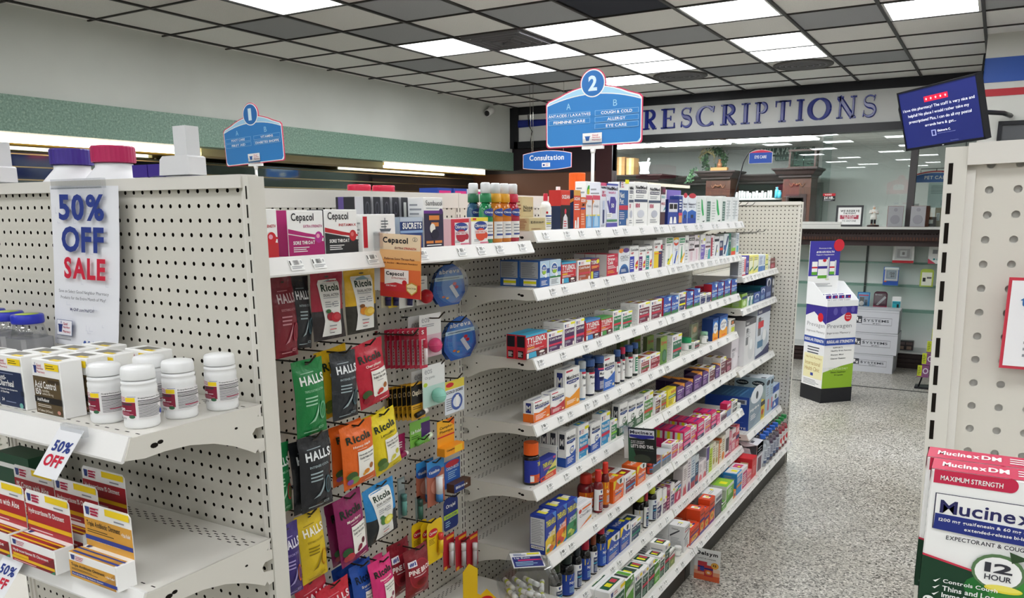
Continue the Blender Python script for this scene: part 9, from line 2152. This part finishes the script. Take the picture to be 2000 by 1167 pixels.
ad = gp_front('#1f2c4e','','',[L(0.1,0.64,0.9,0.67,1,'#8a94b0'),T('Anti-',0.1,0.53,0.38,0.63,'w',1),T('Diarrheal',0.1,0.41,0.66,0.53,'w',1),T('Controls the Symptoms',0.12,0.33,0.78,0.37,'w'),T('of Diarrhea',0.12,0.28,0.45,0.32,'w'),R(0.9,0.26,1.0,0.36,'#141c34'),T('24',0.14,0.12,0.24,0.18,'w'),L(0.3,0.1,0.7,0.14,1,'#8a94b0'),E(0.88,0.08,0.07,0.05,'#6fb0a8')])
ac_m = carton_mesh(0.082,0.038,0.094,*ac)
ad_m = carton_mesh(0.08,0.038,0.092,*ad)
for k,(me,x,y,lb) in enumerate(((ac_m,-1.318,0.733,'white and brown acid control carton, foremost, beside the iron bottles'),(ac_m,-1.312,0.775,'acid control carton, second row back from the shelf edge'),(ac_m,-1.304,0.818,'acid control carton, third row back from the shelf edge'),(ac_m,-1.272,0.872,'acid control carton, hindmost, near the pegboard'),
         (ad_m,-1.433,0.735,'white and navy antidiarrheal carton, foremost at the picture edge'),(ad_m,-1.425,0.778,'antidiarrheal carton, second row back from the shelf edge'),(ad_m,-1.415,0.822,'antidiarrheal carton, third row back from the shelf edge'),(ad_m,-1.40,0.872,'antidiarrheal carton, hindmost, below the sale sign'),(ad_m,-1.52,0.74,'antidiarrheal carton beside the foremost one, at the shelf front'))):
 tag(put('medicine_carton',me,None,(x,y,E0),0.02 * (k % 3 - 1)),lb,'box','acid control and antidiarrheal cartons')
PIL = mt('#dcdfe6',0.18,0,0.5)
for k,(x,y) in enumerate(((-1.66,0.90),(-1.742,0.905),(-1.82,0.91))):
 t = thing('tablet_bottle','clear square bottle of pink tablets with a blue cap, %s from the sale sign' % ORD[k + 1],'bottle',(x,y,E0),0,'clear bottles of pink tablets')
 m = MB()
 h = 0.033
 pts = [(h * a,h * b) for a,b in ((-1,-0.8),(-0.8,-1),(0.8,-1),(1,-0.8),(1,0.8),(0.8,1),(-0.8,1),(-1,0.8))]
 m.prism(pts,lambda u,v,d: (u,v,d),0,0.085,FROST)
 m.lathe([(h * 1.02,0.085),(h * 0.9,0.1),(0.027,0.112)],PLASTIC,20)
 m.obj('body',t)
 q = MB()
 rnd = random.Random(k)
 for i in range(60):
  c = (rnd.uniform(-0.024,0.024),rnd.uniform(-0.024,0.024),0.006 + 0.04 * rnd.random())
  q.sphere(c,0.006,mt('#ecc6cc',0.5),4,0.6)
 o = q.obj('tablets',t)
 o['kind'] = 'stuff'
 c = MB().lathe([(0.029,0.113),(0.03,0.116),(0.03,0.128),(0.028,0.131)],mt('#2a35b4',0.3),28)
 c.obj('cap',t)
 MB().lathe([(0.021,0.1312),(0.021,0.1316)],mt('#a9c04a',0.4),20).obj('sticker',t)
# lower end shelf: ointment cartons with header cards
def ointment(lb,x,y,w_,base,els,hdr,grp,rz=0.0):
 t = thing('ointment_carton',lb,'box',(x,y,H - 0.5775),rz,grp)
 h,d,hh = 0.042,0.034,0.075
 me = carton_mesh(w_,d,h,'w',els,[L(0.1,0.2,0.6,0.8,5,'lgrey')],els[:4] + [R(0.0,0.45,1,0.55,hdr)])
 put('carton',me,t)
 m = MB()
 r = 0.006
 pts = [(-w_ / 2,h),(w_ / 2,h),(w_ / 2,h + hh - r),(w_ / 2 - r,h + hh),(-w_ / 2 + r,h + hh),(-w_ / 2,h + hh - r)]
 m.prism(pts,lambda u,v,q: (u,q,v),d - 0.001,d,mt('w',0.45))
 art(m,plane_sf((-w_ / 2,d - 0.001,h),(w_,0,0),(0,0,hh)),[R(0,0,1,0.66,base)] + [e for e in els if e[0] in 'tl'] + [R(0,0.16,1,0.26,hdr),G([(0.05,0.92),(0.14,0.92),(0.125,0.74),(0.065,0.74)],'#2a3a7a'),L(0.16,0.72,0.34,0.92,3,'#b0284a'),R(0.48,0.82,0.98,0.97,'yel'),L(0.66,0.7,0.95,0.79,1)])
 m.obj('header_card',t)
def hc_els(title):
 return [R(0,0,0.98,0.66,'#a82430'),G([(0.5,0),(0.98,0),(0.98,0.66)],'#7a1a24'),R(0.0,0.12,0.98,0.24,'#e8b81e'),G([(0.05,0.94),(0.14,0.94),(0.125,0.74),(0.065,0.74)],'#2a3a7a'),T(title,0.05,0.42,0.86,0.58,'w',1),R(0.04,0.26,0.4,0.38,'#e8b81e'),L(0.05,0.03,0.7,0.1,1,'#e8c8c8'),G([(0.88,0),(0.98,0),(0.98,0.14)],'#3a8a6a'),L(0.16,0.74,0.34,0.94,3,'#b0284a')]
tab = [R(0,0,0.97,0.68,'#d8a040'),G([(0.6,0),(0.97,0),(0.97,0.68)],'#b8863a'),R(0.04,0.1,1.0,0.24,'#2a3f94'),G([(0.05,0.94),(0.14,0.94),(0.125,0.74),(0.065,0.74)],'#2a3a7a'),T('Triple Antibiotic Ointment',0.05,0.44,0.76,0.6,'#33302a',1),T('+ Pain Relief',0.78,0.44,0.97,0.53,'w'),L(0.05,0.32,0.7,0.42,2,'#5a4a2a'),T('First Aid Antibiotic / Pain Relieving Ointment',0.07,0.13,0.72,0.21,'w',1),L(0.16,0.74,0.34,0.94,3,'#b0284a')]
ointment('yellow triple antibiotic ointment carton with a header card, lower end shelf',-1.185,0.694,0.124,'#d8a040',tab,'#2a3f94','ointment cartons')
ointment('red hydrocortisone ointment carton, foremost of three',-1.331,0.682,0.128,'#a82430',hc_els('Hydrocortisone 1% Ointment'),'#e8b81e','ointment cartons')
ointment('red hydrocortisone ointment carton, second of three',-1.352,0.745,0.128,'#a82430',hc_els('Hydrocortisone 1% Ointment'),'#e8b81e','ointment cartons')
ointment('red hydrocortisone ointment carton, hindmost of three',-1.372,0.81,0.128,'#a82430',hc_els('Hydrocortisone 1% Ointment'),'#e8b81e','ointment cartons')
ointment('red cream with aloe carton at the picture edge, the foremost',-1.468,0.684,0.128,'#a82430',hc_els('1% Cream with Aloe'),'#e8b81e','ointment cartons')
ointment('red cream with aloe carton at the picture edge, behind its twin',-1.492,0.75,0.128,'#a82430',hc_els('1% Cream with Aloe'),'#e8b81e','ointment cartons')
tag(MB().box((-0.06,0,0),(0.06,0.05,0.09),mt('#1f4a34',0.5)).box((-0.06,-0.0005,0.06),(0.06,0,0.07),mt('w')).obj('medicine_carton',None,(-1.71,0.86,H - 0.5775)),'dark green carton at the back of the lower end shelf','box')
# ---------------------------------------------------------------- expectorant cartons on the other end shelf
big = [R(0.02,0.905,0.46,1.0,'#c8284c'),E(0.46,0.955,0.045,0.05,'#c8284c'),T('MAXIMUM STRENGTH',0.06,0.93,0.42,0.965,'w',1),R(0.04,0.575,1.0,0.835,'#33344a'),R(0.047,0.58,1.0,0.83,'w'),T('Mucinex',0.075,0.695,0.61,0.79,'#26265a',1),T('DM',0.63,0.69,0.84,0.775,'#4a9a2a',2),G([(0.047,0.575),(0.05,0.69),(1,0.655),(1,0.56),(0.7,0.55),(0.35,0.56)],'#22307e'),T('1200 mg guaifenesin & 60 mg dextromethorphan HBr',0.075,0.63,0.96,0.66,'w',1),T('extended-release bi-layer tablets',0.23,0.585,0.75,0.615,'w',1),
       T('EXPECTORANT & COUGH SUPPRESSANT',0.13,0.51,0.87,0.54,'#33343c',1),G([(0,0),(1,0),(1,0.3),(0.6,0.27),(0.3,0.31),(0,0.37)],'#123a24'),G([(0,0.37),(0.3,0.31),(0.6,0.27),(1,0.3),(1,0.315),(0.6,0.285),(0.3,0.325),(0,0.385)],'#c8304a'),E(0.62,0.2,0.36,0.15,'#1f6a2c'),E(0.62,0.2,0.22,0.1,'#3a8a34'),
       E(0.45,0.34,0.155,0.13,'#5a7a52'),E(0.45,0.335,0.135,0.112,'w'),G([(0.5,0.5),(0.62,0.465),(0.52,0.42)],'#2f4a2c'),T('12',0.37,0.335,0.53,0.405,'#33343c',2),T('HOUR',0.375,0.28,0.53,0.32,'#33343c',1),E(0.49,0.225,0.11,0.028,'#e0d03a'),E(0.49,0.232,0.1,0.02,'#eade62'),
       T('Controls Cough',0.14,0.185,0.46,0.222,'w',1),T('Thins and Loosens Mucus',0.14,0.135,0.7,0.172,'w',1),T('Immediate and Extended Release',0.14,0.085,0.86,0.122,'w',1),G([(0.08,0.2),(0.095,0.19),(0.125,0.225),(0.095,0.205)],'w'),G([(0.08,0.15),(0.095,0.14),(0.125,0.175),(0.095,0.155)],'w'),G([(0.08,0.1),(0.095,0.09),(0.125,0.125),(0.095,0.105)],'w'),E(0.065,0.05,0.035,0.03,'w'),T('14',0.045,0.035,0.085,0.065,'#123a24',2),T('EXTENDED-RELEASE',0.13,0.045,0.38,0.065,'#cfe0cf',1),T('BI-LAYER TABLETS',0.13,0.015,0.36,0.035,'#cfe0cf',1)]
bside = [R(0,0,1,0.38,'#123a24'),R(0,0.905,1,1,'#c8284c'),L(0.3,0.45,0.7,0.85,6,'lgrey')]
btop = [R(0,0,1,1,'#cc3358'),T('Mucinex',0.06,0.3,0.32,0.7,'w',2),T('DM',0.33,0.3,0.45,0.7,'w',2),L(0.5,0.2,0.95,0.8,3,'w')]
bm = carton_mesh(0.122,0.033,0.118,'w',big,bside,btop)
for k,(x,y,lb) in enumerate(((0.0335,0.722,'white and green twelve-hour expectorant carton, the foremost of two'),(0.028,0.757,'white and green twelve-hour expectorant carton behind the foremost one'))):
 tag(put('medicine_carton',bm,None,(x,y,H - 0.3255)),lb,'box','expectorant cartons on the end shelf')
t = thing('notice_sheet','white notice with a red border clipped on the pegboard over the expectorant cartons','notice',(0.085,0.978,H - 0.115))
m = MB().box((-0.07,-0.002,-0.047),(0.07,0,0.047),mt('#c8384a',0.4)).box((-0.067,-0.0026,-0.044),(0.067,-0.002,0.044),mt('#ececee',0.4))
art(m,plane_sf((-0.067,-0.0026,-0.044),(0.134,0,0),(0,0,0.088)),[T('take',0.07,0.7,0.4,0.84,'#2a6aa8',1),L(0.12,0.5,0.9,0.62,2,'#3a7ab0'),L(0.12,0.1,0.8,0.4,4)])
m.obj('sheet',t)
# ---------------------------------------------------------------- lower candy bay: jar of balms, yellow tray
shelf('cream lower shelf under the hanging candy, holding the jar of lip balms',(XB + 0.0032,(YS[0] + YS[1]) / 2,H - 1.255),math.pi / 2,1.205,0.43,8,77)
JZ = H - 1.2545
JX,JY = -1.19,2.105
t = thing('candy_jar','clear slanted plastic jar with a round mouth, full of lip balm tubes','jar',(JX,JY,JZ),math.radians(38))
m = MB()
# squat hexagonal body: outline in the x-z plane, extruded along y
out = [(-0.055,0),(0.055,0),(0.088,0.055),(0.088,0.085),(0.05,0.165),(-0.05,0.165),(-0.092,0.08),(-0.092,0.06)]
P = lambda u,v,d: (u,d,v)
n = len(out)
q = [P(u * 0.92,v,-0.078) for u,v in out] + [P(u,v,-0.06) for u,v in out] + [P(u,v,0.06) for u,v in out] + [P(u * 0.92,v,0.078) for u,v in out]
fs = [(i + k * n,(i + 1) % n + k * n,(i + 1) % n + (k + 1) * n,i + (k + 1) * n) for k in range(3) for i in range(n)] + [tuple(range(n)),tuple(reversed(range(3 * n,4 * n)))]
m.add(q,fs,PLASTIC)
m.obj('body',t)
m = MB()
c0 = Vector((0.066,0,0.125))
ax = Vector((0.09,0,0.045)).normalized()
e1,e2 = Vector((0,1,0)),ax.cross(Vector((0,1,0))).normalized()
for rr,off in ((0.052,0.004),(0.049,0.018)):
 m.tube([c0 + ax * off + rr * (math.cos(a) * e1 + math.sin(a) * e2) for a in [2 * math.pi * i / 32 for i in range(33)]],0.003,PLASTIC,6)
vs = [c0 + ax * o + rr * (math.cos(a) * e1 + math.sin(a) * e2) for rr,o in ((0.052,-0.004),(0.049,0.018)) for a in [2 * math.pi * i / 32 for i in range(32)]]
m.add(vs,[(i,(i + 1) % 32,(i + 1) % 32 + 32,i + 32) for i in range(32)],PLASTIC,True)
m.obj('mouth',t)
m = MB().box((-0.05,-0.055,0.1655),(0.05,0.055,0.167),mt('#e6e6e8',0.4))
art(m,plane_sf((-0.05,-0.055,0.167),(0,0.11,0) if 0 else (0.1,0,0),(0,0.11,0)),[R(0.04,0.04,0.96,0.72,'#27307a'),R(0.2,0.44,0.96,0.52,'#d0306a'),T('Lip Balm',0.1,0.55,0.6,0.68,'w',1),L(0.1,0.1,0.9,0.4,3,'sky'),R(0.55,0.85,0.95,0.95,'tag'),L(0.1,0.78,0.5,0.95,2,'#4a5a9a')])
m.obj('label_card',t)
rnd = random.Random(11)
bal = MB().tube([(0,0,-0.034),(0,0,0.012)],0.0078,mt('#e4e2dc',0.35),12)
bal.tube([(0,0,0.012),(0,0,0.034)],0.0082,mt('#efefec',0.3),12)
bal.tube([(0,0,-0.02),(0,0,-0.008)],0.0079,mt('#c3cc3a',0.4),12)
balm = bal.mesh('balm')
a38 = math.radians(38)
cnt = 0
for lv in range(4):
 for row in range(2):
  for q in range(4):
   lx = -0.052 + 0.034 * q + rnd.uniform(-0.005,0.005)
   ly = -0.036 + 0.072 * row + rnd.uniform(-0.004,0.004)
   lzv = 0.011 + 0.0205 * lv + 0.003 * (q % 2)
   if lv == 3 and q == 3:
    continue
   cnt += 1
   o = put('lip_balm',balm,None,(JX + lx * math.cos(a38) - ly * math.sin(a38),JY + lx * math.sin(a38) + ly * math.cos(a38),JZ + lzv))
   o.rotation_euler = (math.pi / 2 + rnd.uniform(-0.12,0.12) * (lv == 3),rnd.uniform(0,6.28),a38 + rnd.uniform(-0.25,0.25) + (0.5 if lv == 3 else 0))
   tag(o,'white lip balm tube with a lime band, loose in the clear jar','lip balm','lip balm tubes in the jar')
# yellow counter tray with a tall back card
TX,TY = -1.185,1.89
t = thing('counter_tray','yellow cardboard balm tray with a cut-out header, beside the clear jar','display',(TX,TY,JZ),math.radians(52))
m = MB()
YC = mt('#e0bb1c',0.45)
m.box((-0.075,-0.05,0),(0.075,0.06,0.06),YC)
m.obj('tray',t)
m = MB().prism([(-0.075,0.06),(-0.02,0.06),(-0.015,0.115),(-0.03,0.125),(-0.028,0.205),(-0.055,0.225),(-0.075,0.2)],lambda u,v,d: (u,d,v),0.055,0.0575,YC)
m.prism([(-0.02,0.06),(0.03,0.06),(0.03,0.1),(0.0,0.135),(-0.018,0.12)],lambda u,v,d: (u,d,v),0.054,0.0565,YC)
art(m,plane_sf((-0.03,0.0535,0.062),(0.055,0,0),(0,0,0.06)),[E(0.5,0.5,0.46,0.36,'red'),T('Carmex',0.14,0.38,0.86,0.64,'w',1)])
m.obj('header_card',t)
for k,(lx,ly) in enumerate(((0.04,0.025),(-0.005,0.0))):
 x,y = TX + lx * math.cos(math.radians(52)) - ly * math.sin(math.radians(52)),TY + lx * math.sin(math.radians(52)) + ly * math.cos(math.radians(52))
 q = thing('balm_jar','small balm jar with a red lid in the yellow tray, %s' % ('by the header' if k == 0 else 'toward the shelf edge'),'jar',(x,y,JZ + 0.0605),0,'red-lidded balm jars')
 MB().lathe([(0.019,0),(0.02,0.012)],mt('#ececea',0.3),20).obj('body',q)
 MB().lathe([(0.0225,0.012),(0.0225,0.026),(0.021,0.028)],mt('#c8242e',0.3),24).obj('lid',q)
 m = MB()
 art(m,plane_sf((-0.013,-0.012,0.028),(0.026,0,0),(0,0.024,0)),[R(0.0,0.1,1,0.9,'w'),R(0.1,0.5,0.9,0.75,'yel'),L(0.1,0.15,0.9,0.4,2,'#3a4a9a')])
 m.obj('sticker',q)
# wire hooks on top of the short bay
for k in range(5):
 m = MB().tube([(0,0,0),(0.16 + 0.012 * k,0,0.006),(0.2 + 0.012 * k,0,0.01),(0.215 + 0.012 * k,0,0.026)],0.0022,mt('#55534e',0.3,0.6),6)
 m.box((-0.001,-0.015,-0.006),(0.003,0.015,0.007),WIRE)
 tag(m.obj('peg_hook',None,(XB + 0.001,4.86 + 0.11 * k,H + (0.022 if k < 3 else -0.14))),'empty wire hook in the short bay, %s' % (ORD[k + 1] + ' along from the green devices'),'peg hook','empty hooks in the short bay')
for k in range(4):
 m = MB().tube([(0,0,0),(0.17 + 0.012 * k,0,0.006),(0.2 + 0.012 * k,0,0.01),(0.215 + 0.012 * k,0,0.026)],0.0022,mt('#55534e',0.3,0.6),6)
 m.box((-0.001,-0.015,-0.006),(0.003,0.015,0.007),WIRE)
 tag(m.obj('peg_hook',None,(XB + 0.001,4.80 + 0.12 * k,H - 0.145)),'lower empty wire hook in the short bay, %s along' % ORD[k + 1],'peg hook','lower empty hooks in the short bay')
